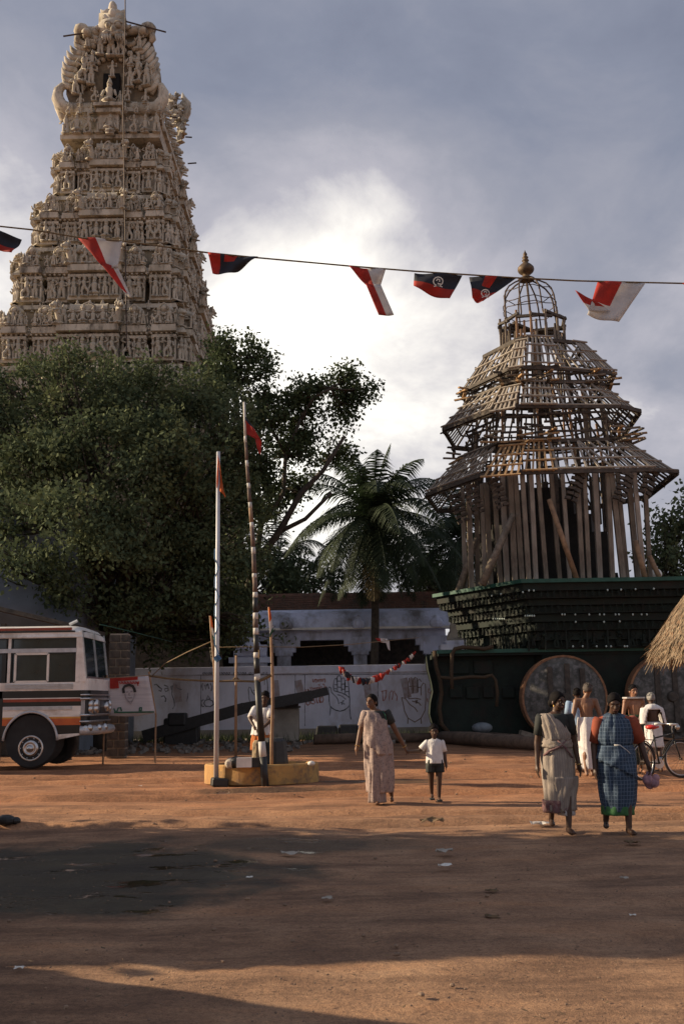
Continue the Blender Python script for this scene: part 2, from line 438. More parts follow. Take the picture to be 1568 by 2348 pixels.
# ------------------------------------------------------------ unseen houses added left of the frame, shaped to shade the foreground
M_plaster = mat('grubby_plaster', (.42, .38, .32), (.30, .27, .23), 1.5, .9, .2, 12)
M_thatch = mat('straw_thatch', (.42, .28, .14), (.17, .10, .055), 9, .95, .3, 40, c3=(.30, .16, .07), mscale=22)
def shade_house():
    t = thing('house', 'added plastered house out of view on the left, shaped to shade the foreground', 'house', (-9.5, 9.2, 0))
    w = MB(); w.prism([(-11.5, 6.6, 0), (-11.5, 13.5, 0), (-11.5, 12.3, 4.3), (-11.5, 8.2, 4.3)], (4.5, 0, 0)); w.build('wall', M_plaster, t)  # wall ends slanted to set the shadow edges on the ground
    r_ = MB()
    # ragged tiled roof: its uneven edge gives the uneven shadow edge
    y = 8.1
    while y < 12.4:
        d = rng.uniform(.25, .5); hh = 4.35 + rng.uniform(.0, .4)
        r_.box((-9.3, y + d / 2, hh), (5.0, d * 1.02, .5)); y += d
    lv = MB()  # leaf cloud added along the wall ends to roughen the shadow edge
    for k in range(2600):
        q = rng.random(); sgn = rng.random() < .5; h_ = q * 4.6
        yy = (6.62 + .38 * h_ if sgn else 13.6 - .29 * h_) + rng.gauss(0, .12 if sgn else .34); s_ = rng.uniform(.06, .16); a_ = rng.uniform(0, 6.28)
        xx = -6.95 + rng.gauss(0, .15)
        lv.add([(xx, yy, h_), (xx + .02, yy + s_ * math.cos(a_), h_ + s_ * math.sin(a_)), (xx + .05, yy + s_ * 1.6 * math.cos(a_ + .5), h_ + s_ * 1.6 * math.sin(a_ + .5)), (xx, yy + s_ * math.cos(a_ + 1.1), h_ + s_ * math.sin(a_ + 1.1))], [(0, 1, 2, 3)])
    lv.build('shadow_edge_leaves', mat('shadow_edge_leaf', (.05, .09, .03), (.03, .05, .02), 3, .8), t)['kind'] = 'stuff'
    r_.build('roof', M_wood_dark, t)
    dr = MB(); dr.box((-7.17, 9.0, 1.05), (.06, 1.0, 2.1)); dr.build('door', M_wood_dark, t)
    h = thing('shade_hut', 'added thatched hut out of view on the left, gable shaped to shade the ground', 'hut', (-5.4, 2.2, 0))
    w = MB(); w.box((-5.4, 4.3, .35), (2.4, 4.4, .7)); w.build('wall', M_plaster, h)
    rf = MB()
    rf.prism([(-6.8, 6.75, .6), (-6.8, 4.3, 3.25), (-6.8, 1.9, .6)], (2.8, 0, 0)); rf.build('roof', M_thatch, h)  # unseen gable, its slope set to bound the sunlit strip
shade_house()
# ------------------------------------------------------------ gopuram (temple gate tower)
M_stucco = mat('weathered_stucco', (.60, .54, .44), (.36, .315, .24), 1.1, .92, .45, 9, c3=(.115, .098, .078), mscale=2.0, stretch=(1, 1, .38))
M_stucco_dk = mat('stucco_recess_shade', (.27, .215, .145), (.13, .105, .075), 1.6, .95, .5, 9)  # stucco copy darkened for weathered recesses, their shade put into the colour

def statue(kind, r):
    """small carved figure, base at z=0, 1 m tall, facing -Y"""
    b = MB(); s = lambda c, q, **k: b.sph(c, q, 6, 4, **k)
    b.box((0, 0, .03), (.34, .24, .06))
    if kind == 0:                                   # standing, hand raised
        b.cap((-.07, 0, .10), (-.055, 0, .44), .05, .075, 6); b.cap((.07, -.02, .10), (.055, 0, .44), .05, .075, 6)
        s((0, 0, .47), (.12, .09, .09)); b.cap((0, 0, .5), (0, 0, .66), .075, .105, 6)
        b.cap((-.13, 0, .67), (-.20, -.04, .52), .04, .035, 5); b.cap((-.20, -.04, .52), (-.21, -.11, .60), .035, .03, 5)
        b.cap((.13, 0, .67), (.23, -.03, .62), .04, .035, 5); b.cap((.23, -.03, .62), (.22, -.08, .76), .035, .03, 5)
    elif kind == 1:                                 # dancer, knee bent
        b.cap((-.15, -.05, .10), (-.16, -.06, .27), .045, .05, 6); b.cap((-.16, -.06, .27), (-.05, 0, .42), .055, .075, 6)
        b.cap((.07, 0, .08), (.10, 0, .26), .045, .05, 6); b.cap((.10, 0, .26), (.05, 0, .44), .055, .075, 6)
        s((0, 0, .46), (.12, .09, .08)); b.cap((0, 0, .48), (.03, 0, .66), .07, .10, 6)
        b.cap((-.10, 0, .68), (-.24, 0, .74), .04, .03, 5); b.cap((-.24, 0, .74), (-.16, -.05, .86), .032, .028, 5)
        b.cap((.16, 0, .67), (.20, -.07, .5), .04, .035, 5)
    elif kind == 2:                                 # seated cross-legged
        s((0, -.05, .14), (.26, .16, .08)); s((0, 0, .22), (.15, .12, .09)); b.cap((0, 0, .26), (0, 0, .52), .10, .13, 6)
        b.cap((-.17, 0, .52), (-.23, -.06, .32), .045, .04, 5); b.cap((.17, 0, .52), (.23, -.06, .32), .045, .04, 5)
        s((0, -.02, .68), (.085, .085, .10)); b.lathe([(.10, 0), (.085, .08), (.04, .2), (.01, .27)], (0, 0, .74), 6)
        return b
    elif kind == 3:                                 # guardian with club, broad
        b.cap((-.10, 0, .10), (-.07, 0, .44), .065, .085, 6); b.cap((.12, -.04, .10), (.07, 0, .44), .065, .085, 6)
        s((0, 0, .48), (.15, .11, .09)); b.cap((0, 0, .5), (0, 0, .67), .095, .13, 6)
        b.cap((-.17, 0, .68), (-.28, -.02, .55), .05, .04, 5); b.cap((-.28, -.02, .55), (-.18, -.12, .5), .04, .035, 5)
        b.cap((.17, 0, .68), (.29, 0, .74), .05, .04, 5); b.cap((.29, 0, .74), (.30, -.05, .88), .04, .035, 5)
        b.cap((.31, -.07, .10), (.25, -.10, .55), .05, .03, 5)
    s((0, -.02, .79), (.075, .08, .09))
    b.lathe([(.09, 0), (.075, .05), (.05, .12), (.012, .2)], (0, 0, .83), 6)
    return b
def shrine(kind):
    """miniature pavilion, 1 m tall, about .8 wide"""
    b = MB()
    b.box((0, 0, .04), (.8, .5, .08)); b.box((0, .03, .24), (.56, .34, .34))
    for x in (-.3, -.1, .1, .3): b.box((x, -.17, .24), (.06, .07, .36))
    b.box((0, 0, .44), (.82, .52, .05)); b.box((0, 0, .49), (.68, .42, .05))
    if kind == 0:
        b.lathe([(.20, .5), (.24, .56), (.34, .62), (.36, .70), (.30, .80), (.16, .88), (.05, .91), (.06, .95), (.01, 1.0)], (0, 0, 0), 8)
        b.tube([(-.16, -.31, .58), (-.19, -.33, .70), (-.10, -.34, .82), (0, -.34, .88), (.10, -.34, .82), (.19, -.33, .70), (.16, -.31, .58)], .035, 5)
    else:
        pts = []
        for x in (-.42, -.36, .36, .42):
            for k in range(9):
                a = math.pi * k / 8; rr = .22 if abs(x) < .4 else .24
                pts.append((x, -rr * math.cos(a), .5 + rr * 1.2 * math.sin(a)))
        b.grid(pts, 9, 4)
        for x in (-.28, 0, .28): b.lathe([(.04, 0), (.055, .04), (.02, .08), (.035, .11), (.005, .18)], (x, 0, .75), 5)
        b.tube([(-.13, -.25, .50), (-.15, -.27, .60), (-.08, -.27, .70), (0, -.27, .76), (.08, -.27, .70), (.15, -.27, .60), (.13, -.25, .50)], .03, 5)
    return b
def kudu():
    """horseshoe arch ornament, .6 wide .6 tall"""
    b = MB()
    pts = [(.24 * math.cos(a), 0, .26 + .24 * math.sin(a)) for a in np.linspace(R(-40), R(220), 11)]
    b.tube(pts, .05, 5); b.sph((0, .02, .26), (.13, .05, .13), 6, 4)
    b.lathe([(.07, 0), (.05, .08), (.01, .16)], (0, 0, .5), 5)
    b.sph((-.26, 0, .10), .07, 5, 4); b.sph((.26, 0, .10), .07, 5, 4)
    return b
def yali():
    """rearing lion bracket 1 m tall, facing -Y"""
    b = MB()
    b.box((0, .05, .03), (.3, .4, .06)); b.cap((0, .15, .15), (0, -.02, .62), .13, .12, 7)
    b.cap((-.09, .1, .1), (-.1, .1, .3), .05, .08, 5); b.cap((.09, .1, .1), (.1, .1, .3), .05, .08, 5)
    b.cap((-.1, -.05, .58), (-.12, -.26, .50), .05, .035, 5); b.cap((.1, -.05, .58), (.12, -.26, .50), .05, .035, 5)
    b.sph((0, -.1, .76), (.14, .16, .14), 7, 5); b.sph((0, -.25, .70), (.08, .1, .07), 6, 4)
    for x in (-.1, .1): b.sph((x, -.06, .9), (.045, .04, .08), 5, 4)
    for k in range(7):
        a = R(-20 + k * 36.6); b.sph((.15 * math.cos(a), -.02, .76 + .15 * math.sin(a)), (.05, .05, .05), 5, 4)
    return b
PROTO = {('statue', k): statue(k, rng) for k in range(4)}
PROTO[('shrine', 0)] = shrine(0); PROTO[('shrine', 1)] = shrine(1); PROTO[('kudu', 0)] = kudu(); PROTO[('yali', 0)] = yali()
PMESH = {k: v.mesh('carved_' + k[0], M_stucco, True) for k, v in PROTO.items()}

TX = -13.05
TOWER = thing('temple_tower', 'tall cream temple gateway tower crowded with carved figures, rising behind the dark tree', 'temple tower', (TX, 57.5, 0))
# (z, half width, front Y, back Y) measured from the photograph
LV = [(14.6, 5.95, 47.6, 67.4), (18.55, 5.15, 49.0, 66.2), (22.3, 4.62, 50.0, 65.2), (26.1, 4.08, 51.0, 64.4), (29.7, 3.36, 52.0, 63.4), (33.3, 2.66, 53.0, 62.5)]
carved = MB()          # everything on faces too far or too small to be single parts
n_part = {'statue': 0, 'shrine': 0, 'kudu': 0, 'yali': 0}
def put(kind, idx, M, single):
    if single and n_part[kind] < 290:
        n_part[kind] += 1
        inst(PMESH[(kind, idx)], kind, TOWER, Matrix.Translation(-TOWER.location) @ M)
    else: carved.merge(PROTO[(kind, idx)], M)
def face_frame(side, hw, yf, yb):
    """returns (origin on the wall centre, u axis, outward normal, length)"""
    if side == 'front': return Vector((TX, yf, 0)), Vector((1, 0, 0)), Vector((0, -1, 0)), 2 * hw
    if side == 'right': return Vector((TX + hw, (yf + yb) / 2, 0)), Vector((0, 1, 0)), Vector((1, 0, 0)), yb - yf
    if side == 'left': return Vector((TX - hw, (yf + yb) / 2, 0)), Vector((0, -1, 0)), Vector((-1, 0, 0)), yb - yf
    return Vector((TX, yb, 0)), Vector((-1, 0, 0)), Vector((0, 1, 0)), 2 * hw
def frameM(o, u, n):
    return Matrix((( u.x, -n.x, 0, o.x), (u.y, -n.y, 0, o.y), (0, 0, 1, o.z), (0, 0, 0, 1)))
core = MB()
for k in range(len(LV) - 1):
    z0, h0, f0, b0 = LV[k]; z1, h1, f1, b1 = LV[k + 1]; H = z1 - z0
    hw, yf, yb = h1 * .62 + h0 * .38 - .12, f1 * .62 + f0 * .38 + .12, b1 * .62 + b0 * .38 - .12                         # wall plane of this storey stands near the upper line
    core.box((TX, (yf + yb) / 2 + .35, (z0 + z1) / 2), (2 * hw - .7, yb - yf - .7, H))
    slabs = MB(); corn = MB()
    hw0, yf0, yb0 = h0 - .12, f0 + .12, b0 - .12
    slabs.box((TX, (yf0 + yb0) / 2, z0 + .03 * H), (2 * hw0 - .3, yb0 - yf0 - .3, .06 * H))
    slabs.box((TX, (yf + yb) / 2, z0 + .50 * H), (2 * hw + .25, yb - yf + .25, .03 * H))
    slabs.build('moulding', M_stucco, TOWER)
    # cornice: curved overhanging eave, with dentils under it
    poly = [(-hw, yf - 57.5), (hw, yf - 57.5), (hw, yb - 57.5), (-hw, yb - 57.5)]
    prof = [(.52, .20), (.535, .36), (.57, .33), (.60, .24), (.64, .12), (.655, .0)]
    vs = []
    for z, e in prof:
        for sx, sy in ((-1, -1), (1, -1), (1, 1), (-1, 1)):
            vs.append((TX + sx * (hw + e), (yf - e) if sy < 0 else (yb + e), z0 + z * H))
    fs = [(j * 4 + i, j * 4 + (i + 1) % 4, (j + 1) * 4 + (i + 1) % 4, (j + 1) * 4 + i) for j in range(len(prof) - 1) for i in range(4)]
    fs.append(tuple(range((len(prof) - 1) * 4, len(prof) * 4))); corn.add(vs, fs)
    corn.build('cornice', M_stucco, TOWER)
    for side in ('front', 'right', 'left', 'back'):
        o, u, n, L = face_frame(side, hw, yf, yb)
        single = side == 'front'
        r = random.Random(k * 31 + hash(len(side)) % 17)
        wallp = MB()
        bayw = L * (.33 if side == 'front' else .22); proj = .55
        def at(uu, out, z): return o + u * uu + n * out + Vector((0, 0, z))
        def wbox(uu, out, z, w, d, h, mb=None):
            M = frameM(at(uu, out, z), u, n); mbx = MB().box((0, 0, 0), (w, d, h)); (mb or wallp).merge(mbx, M)
        # projecting bays: centre, mid and corner
        bays = [(0, bayw, proj)]
        nb = 2 if side == 'front' else 4
        rest = (L - bayw) / 2; bw = rest / nb
        for sgn in (-1, 1):
            for q in range(nb):
                bays.append((sgn * (bayw / 2 + bw * (q + .5)), bw * .74, .22 + .12 * (q % 2)))
        for (uc, w, pj) in bays:
            wbox(uc, pj / 2 - .2, z0 + .29 * H, w, pj + .4 - .25, .36 * H)
            wbox(uc, pj / 2, z0 + .14 * H, w + .1, pj + .22, .05 * H)
            wbox(uc, pj / 2, z0 + .475 * H, w + .12, pj + .26, .04 * H)
            wbox(uc, pj / 2 + .0, z0 + .555 * H, w + .15, pj + .62, .045 * H)
            wbox(uc, pj / 2 + .0, z0 + .60 * H, w + .1, pj + .60, .05 * H)
            # pilasters and niche figures
            nf = max(1, int(round(w / .56)))
            for q in range(nf + 1):
                uu = uc - w / 2 + w * q / nf
                wbox(uu, pj - .02, z0 + .30 * H, .09, .12, .34 * H)
                wbox(uu, pj, z0 + .455 * H, .16, .2, .03 * H)
            for q in range(nf):
                uu = uc - w / 2 + w * (q + .5) / nf
                kd = r.choice([0, 1, 3, 0, 1]) if abs(uu) > .3 else 2
                sc_ = H * .34 * r.uniform(.88, 1.06)
                put('statue', kd, frameM(at(uu + r.uniform(-.04, .04), pj + .10, z0 + .155 * H), u, n) @ TRS((0, 0, 0), r.uniform(-.35, .35), (sc_ * (r.choice((-1, 1))) * 1.05, sc_ * 1.2, sc_)), single)
            # parapet: shrine with figures before it
            sw = max(w, .7)
            zt = z0 + .65 * H
            sh = H * (.40 if uc == 0 else .33)
            put('shrine', 1 if (uc == 0 or w > 1.5) else 0, frameM(at(uc, pj - .10, zt), u, n) @ TRS((0, 0, 0), 0, (sw * (.8 if uc == 0 else 1.0) * r.uniform(.95, 1.1), 1.1, sh)), single)
            nf2 = max(2, int(round(w / .5)))
            for q in range(nf2):
                uu = uc - w / 2 + w * (q + .5) / nf2
                sc_ = H * .24 * r.uniform(.85, 1.2)
                put('statue', r.choice([0, 1, 2, 3]), frameM(at(uu, pj + .16 + r.uniform(-.05, .08), zt - .01 * H), u, n) @ TRS((0, 0, 0), r.uniform(-.5, .5), (sc_ * 1.15, sc_ * 1.2, sc_)), single)
            if uc == 0 and side in ('front', 'right'):
                for sg in (-1, 1):       # wing shaped scrolls flanking the middle shrine
                    put('yali', 0, frameM(at(sg * (w / 2 + .05), pj + .25, zt - .02 * H), u, n) @ TRS((0, 0, 0), sg * .7, H * .36), single)
        # recess figures, kudus on the cornice, lesser beings filling the gaps
        nk = int(L / .62)
        for q in range(nk):
            uu = -L / 2 + L * (q + .5) / nk
            put('kudu', 0, frameM(at(uu, .50, z0 + .545 * H), u, n) @ TRS((0, 0, 0), 0, H * .15 * r.uniform(.8, 1.2)), single)
        nfill = int(L / .42)
        for q in range(nfill):
            uu = -L / 2 + L * (q + .5) / nfill + r.uniform(-.1, .1)
            sc_ = H * r.uniform(.14, .22)
            carved.merge(PROTO[('statue', r.choice([0, 1, 2, 3]))], frameM(at(uu, r.uniform(.42, .66), z0 + .64 * H), u, n) @ TRS((0, 0, 0), r.uniform(-.6, .6), sc_))
            if r.random() < .8: carved.merge(PROTO[('statue', r.choice([0, 1, 3]))], frameM(at(uu + .2, r.uniform(.1, .3), z0 + .115 * H), u, n) @ TRS((0, 0, 0), r.uniform(-.6, .6), H * r.uniform(.22, .34)))
        for q in range(int(L / .5)):
            uu = -L / 2 + L * (q + .5) / int(L / .5) + r.uniform(-.08, .08)
            carved.merge(PROTO[('kudu', 0)] if q % 3 == 0 else PROTO[('statue', r.choice([0, 2, 3]))], frameM(at(uu, r.uniform(.30, .48), z0 - .03 * H), u, n) @ TRS((0, 0, 0), r.uniform(-.5, .5), H * r.uniform(.12, .17)))
        nd = int(L / .26)
        for q in range(nd): wbox(-L / 2 + L * (q + .5) / nd, .30, z0 + .517 * H, .10, .34, .022 * H)
        # corner beasts that give the ragged silhouette
        for sg in (-1, 1):
            put('yali', 0, frameM(at(sg * (L / 2 + .02), .10, z0 + .64 * H), u, n) @ TRS((0, 0, 0), sg * .8, H * .26 * r.uniform(.9, 1.1)), single)
            carved.merge(PROTO[('statue', 0)], frameM(at(sg * (L / 2 + .1), .25, z0 + .12 * H), u, n) @ TRS((0, 0, 0), sg * .8, H * .34))
        wallp.build('carved_wall', M_stucco, TOWER)
# plain stone base storeys under the figures, mostly behind the trees
core.box((TX, 57.5, 7.4), (12.6, 20.2, 14.8)); core.box((TX, 57.5, 14.4), (13.4, 21.0, .5)); core.box((TX, 57.5, 7.2), (13.2, 20.8, .6))
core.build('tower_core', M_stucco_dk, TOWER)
# black boxes standing in for the shaded slot of stacked door openings
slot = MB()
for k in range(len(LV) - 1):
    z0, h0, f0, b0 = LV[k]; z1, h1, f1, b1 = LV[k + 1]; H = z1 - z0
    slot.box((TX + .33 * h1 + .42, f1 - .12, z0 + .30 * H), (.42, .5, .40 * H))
slot.build('opening', M_opening_shade, TOWER)

# neck and crowning barrel roof with its horseshoe gable
def Z1(x, y, d=52.6): return P(81.7 + x * .2708, y * .2708, d)
nk = MB()
a = Z1(235, 1190); bq = Z1(1060, 1190); topn = Z1(300, 930)
nk.box((TX, 57.6, (a.z + topn.z) / 2), (bq.x - a.x - .5, 9.4, topn.z - a.z)); nk.box((TX, 57.6, a.z + .12), (bq.x - a.x + .1, 10.4, .28)); nk.box((TX, 57.6, a.z + .62), (bq.x - a.x - .1, 10.0, .18))
nk.box((TX, 57.6, topn.z - .02), (bq.x - a.x - .1, 10.0, .26))
nk.build('neck', M_stucco, TOWER)
for q in range(9):
    uu = a.x + .2 + (bq.x - a.x - .4) * q / 8
    put('statue', [3, 2, 1, 0, 2, 0, 1, 2, 3][q], TRS((uu, 52.35 - (.25 if q == 4 else 0), a.z + .25), rng.uniform(-.3, .3), 1.35 * rng.uniform(.85, 1.1)), True)
    put('statue', rng.choice([0, 1, 2]), TRS((uu + .15, 52.25, topn.z - .5), 0, .72), True)
for q in range(22):
    yy = 53.0 + q * .44
    for sg in (-1, 1):
        carved.merge(PROTO[('statue', rng.choice([0, 1, 2, 3]))], TRS((TX + sg * 2.55, yy, a.z + .25), sg * R(90), 1.2 * rng.uniform(.7, 1.1)))
        carved.merge(PROTO[('kudu', 0)], TRS((TX + sg * 2.45, yy, topn.z - .1), sg * R(90), 1.3))
# barrel
zb = topn.z; bar_ = MB(); pts = []
for j, yy in enumerate(np.linspace(53.2, 62.0, 12)):
    for i in range(15):
        an = R(-8) + R(196) * i / 14; rr = 1.95 + (.08 if j % 2 else 0)
        pts.append((TX + rr * math.cos(an) * 1.02, yy, zb + .5 + max(rr * 1.55 * math.sin(an), -.6)))
bar_.grid(pts, 15, 12); bar_.box((TX, 57.6, zb + .3), (3.9, 8.6, .9)); bar_.build('barrel_roof', M_stucco, TOWER, smooth=True)
for q in range(5): pass
def Pts(lst, d): return [Z1(x, y, d) for x, y in lst]
outline = [(300, 905), (262, 800), (262, 700), (270, 610), (290, 540), (325, 470), (365, 400), (362, 330), (430, 262), (560, 275), (760, 275), (930, 262), (985, 330), (1000, 430), (1035, 540), (1045, 640), (1035, 740), (1030, 830), (1000, 905)]
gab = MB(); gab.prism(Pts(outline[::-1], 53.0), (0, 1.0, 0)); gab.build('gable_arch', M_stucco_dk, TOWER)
orn = MB()
def arc(cx, cy, rx, ry, a0, a1, n): return [(cx + rx * math.cos(R(t)), cy - ry * math.sin(R(t))) for t in np.linspace(a0, a1, n)]
# volutes curling out at the foot
for pts, rad in (([(330, 800), (290, 735), (235, 728), (195, 770), (188, 830), (215, 890), (290, 930), (400, 925), (480, 900)], [.12, .18, .22, .30, .36, .40, .42, .36, .22]),
                 ([(985, 800), (1020, 725), (1062, 728), (1085, 780), (1080, 850), (1030, 915), (950, 930), (850, 915), (790, 890)], [.12, .18, .22, .30, .36, .40, .42, .36, .22])):
    orn.tube(Pts(pts, 52.85), rad, 8)
orn.tube(Pts([(190, 800), (205, 900), (240, 985), (320, 1010)], 53.2), [.2, .32, .34, .3], 7); orn.tube(Pts([(1080, 830), (1050, 930), (1000, 985), (930, 1000)], 53.2), [.2, .32, .34, .3], 7)
# flame petals round the rim
for k in range(13):
    an = 172 - k * 5.3 if k < 7 else 172 - k * 5.3
    t = R(192 - k * 8.0)
    bx, by = 648 + 378 * math.cos(t), 640 - 360 * math.sin(t)
    if by < 300: continue
    tx, ty = bx - 62 + k * 3, by - 62
    orn.tube(Pts([(bx + 55, by + 25), (bx + 5, by + 22), (bx - 30, by - 5), (bx - 46, by - 42)], 52.75), [.17, .20, .15, .03], 6)
for k in range(12):
    t = R(-14 + k * 7.6); bx, by = 655 + 372 * math.cos(t), 645 - 360 * math.sin(t)
    if by < 330: continue
    orn.tube(Pts([(bx - 90, by + 40), (bx - 40, by + 25), (bx - 5, by - 8), (bx + 22, by - 55)], 52.7), [.13, .17, .17, .10], 6)
# scalloped rings of carving inside
for rr, cnt, rad in ((318, 23, .20), (255, 19, .18), (175, 14, .15)):
    for k in range(cnt):
        t = R(-18 + 216 * k / (cnt - 1)); orn.sph(Z1(650 + rr * math.cos(t), 665 - rr * 1.0 * math.sin(t), 52.85), (rad, .22, rad * 1.1), 7, 5)
for rr in (350, 215): orn.tube(Pts(arc(650, 690, rr, rr, -15, 195, 28), 52.88), .085, 6)
# the demon mask above
orn.box(Z1(655, 215, 52.7), (1.5, .7, 1.15)); orn.sph(Z1(655, 235, 52.5), (.95, .45, .62), 10, 7)
for x in (617, 702): orn.sph(Z1(x, 212, 52.1), (.19, .18, .19), 8, 6); orn.tube(Pts(arc(x, 208, 34, 30, 20, 160, 6), 52.05), .06, 5)
orn.sph(Z1(655, 252, 52.0), (.14, .2, .24), 7, 5)
orn.tube(Pts([(560, 292), (600, 272), (655, 284), (712, 272), (770, 296)], 52.05), [.10, .15, .13, .15, .10], 7)
orn.tube(Pts([(545, 255), (520, 225), (535, 212)], 52.4), [.14, .1, .02], 6); orn.tube(Pts([(765, 245), (800, 222), (812, 208)], 52.4), [.14, .1, .02], 6)
for x in (570, 590, 612, 634, 682, 702, 722, 744): orn.tube(Pts([(x, 290), (x + 1, 318), (x + 4, 344)], 52.0), [.085, .075, .012], 6)
# horned crown and bud
for sg in (-1, 1):
    orn.tube(Pts([(655 + sg * 22, 150), (655 + sg * 50, 110), (655 + sg * 82, 118), (655 + sg * 100, 82)], 52.6), [.2, .28, .2, .03], 7)
    orn.tube(Pts([(655 + sg * 20, 190), (655 + sg * 62, 160), (655 + sg * 70, 120)], 52.5), [.22, .25, .12], 7)
orn.sph(Z1(655, 70, 52.6), (.27, .27, .45), 8, 6); orn.sph(Z1(655, 125, 52.5), (.30, .28, .40), 8, 6); orn.tube(Pts([(655, 60), (655, 30)], 52.6), [.14, .02], 6)
# beasts on the shoulders
for x, y, sg in ((395, 262, -1), (955, 250, 1)):
    orn.sph(Z1(x, y, 52.7), (.5, .5, .42), 8, 6); orn.sph(Z1(x - sg * 40, y + 20, 52.4), (.3, .4, .25), 7, 5)
    orn.tube(Pts([(x, y - 15), (x + sg * 18, y - 40), (x + sg * 8, y - 60)], 52.7), [.2, .14, .03], 6)
    orn.tube(Pts([(x + sg * 30, y + 30), (x + sg * 40, y + 80), (x + sg * 25, y + 110)], 52.7), [.2, .2, .12], 6)
    orn.tube(Pts([(x - sg * 20, y), (x - sg * 100, y + 5), (x - sg * 190, y + 20)], 52.7), [.25, .28, .25], 7)
    for q in range(5): orn.sph(Z1(x - sg * (40 + q * 28), y - 12, 52.6), .11, 6, 4)
orn.build('gable_carving', M_stucco, TOWER, smooth=True)
for x, y, kd, s_, rz in ((400, 700, 1, 1.7, .4), (470, 720, 0, 1.5, .2), (340, 800, 3, 1.3, .5), (860, 700, 1, 1.7, -.4), (940, 730, 3, 1.5, -.3), (800, 740, 0, 1.4, 0), (550, 470, 0, 1.5, .1), (640, 480, 3, 1.6, 0), (720, 480, 1, 1.5, 0),
                         (810, 570, 2, 1.1, 0), (480, 560, 2, 1.1, 0), (650, 655, 0, 1.1, 0), (870, 600, 0, 1.2, 0), (430, 600, 1, 1.2, 0), (440, 400, 0, 1.1, .3), (880, 420, 0, 1.2, -.3), (560, 900, 3, 1.0, .4), (715, 900, 3, 1.0, -.4), (500, 860, 1, 1.0, 0), (780, 860, 1, 1.0, 0), (380, 900, 2, .9, 0), (930, 880, 2, .9, 0)):
    p = Z1(x, y, 52.5); put('statue', kd, TRS((p.x, p.y, p.z), rz, s_), True)
op = MB(); pc = Z1(652, 735, 52.9); op.box((pc.x, 52.85, pc.z), (.95, .5, 1.35)); op.build('opening', M_opening_shade, TOWER)  # black box in place of the shade inside the niche
pb = MB(); q1 = Z1(625, 905, 52.0); pb.box((q1.x, 52.2, q1.z), (1.7, 1.1, .2)); pb.box((q1.x, 52.25, q1.z - .3), (1.4, .9, .25)); pb.box((q1.x, 52.35, q1.z - .9), (1.1, .6, .9)); pb.build('balcony', M_stucco, TOWER)
put('statue', 2, TRS((q1.x, 51.95, q1.z + .1), 0, 1.75), True); put('statue', 2, TRS((q1.x + .1, 52.0, q1.z - 1.75), 0, 1.35), True)
# far end of the barrel: horn shaped gable seen from the side
fe = MB(); FX = TX + 2.3
def ZF(x, y, d=61.5): return P(81.7 + x * .2708, y * .2708, d)
fe.tube([ZF(1180, 1000), ZF(1165, 900), ZF(1130, 810)], [.35, .35, .15], 7); fe.tube([ZF(1240, 1040), ZF(1285, 950), ZF(1290, 880), ZF(1252, 830), ZF(1245, 785)], [.28, .28, .24, .18, .03], 7)
fe.sph(ZF(1210, 970), (.36, .5, .32), 8, 6); fe.tube([ZF(1200, 1010), ZF(1235, 1080), ZF(1225, 1160)], [.28, .3, .3], 7)
fe.tube([ZF(1230, 890), ZF(1290, 910), ZF(1320, 925)], [.3, .25, .05], 6)
fe.build('far_gable', M_stucco, TOWER, smooth=True)
for zx, zy, s_ in ((1180, 1060, 1.3), (1225, 1010, 1.2), (1200, 900, 1.1), (1260, 1130, 1.3), (1150, 960, 1.5), (1240, 1200, 1.3)):
    p = ZF(zx, zy); carved.merge(PROTO[('yali', 0)], TRS((p.x, p.y - .4, p.z - .3), R(60), s_))
for q in range(8):
    put('yali', 0, TRS((TX + 2.5, 54 + q * 1.1, zb + .1), R(90), 1.5 + .2 * (q % 2)), False)
for q in range(7):
    fi = MB().lathe([(.16, 0), (.22, .1), (.10, .22), (.2, .45), (.22, .6), (.08, .8), (.1, .95), (.01, 1.3)], (TX, 53.8 + q * 1.3, zb + 3.35), 8); fi.build('finial', M_stucco, TOWER, smooth=True)
carved.build('carving', M_stucco, TOWER)['kind'] = 'stuff'
# poles and the lightning rod
rod = MB()
rod.tube([Z1(760, -60, 51.8), Z1(762, 190, 51.7), Z1(742, 900, 51.0), P(288, 560, 49.9), P(291, 800, 48.5)], .035, 5)
rod.build('lightning_rod', M_iron, TOWER)
for aa, bb in (((237, 307), (400, 282)), ((760, 180), (1105, 272)), ((1130, 985), (1200, 998)), ((1270, 1160), (1325, 1163)), ((1290, 1385), (1363, 1380))):
    d = 52.2 if aa[0] < 1100 else 60
    MB().tube([Z1(*aa, d), Z1(*bb, d)], .05, 5).build('scaffold_pole', M_iron, TOWER)
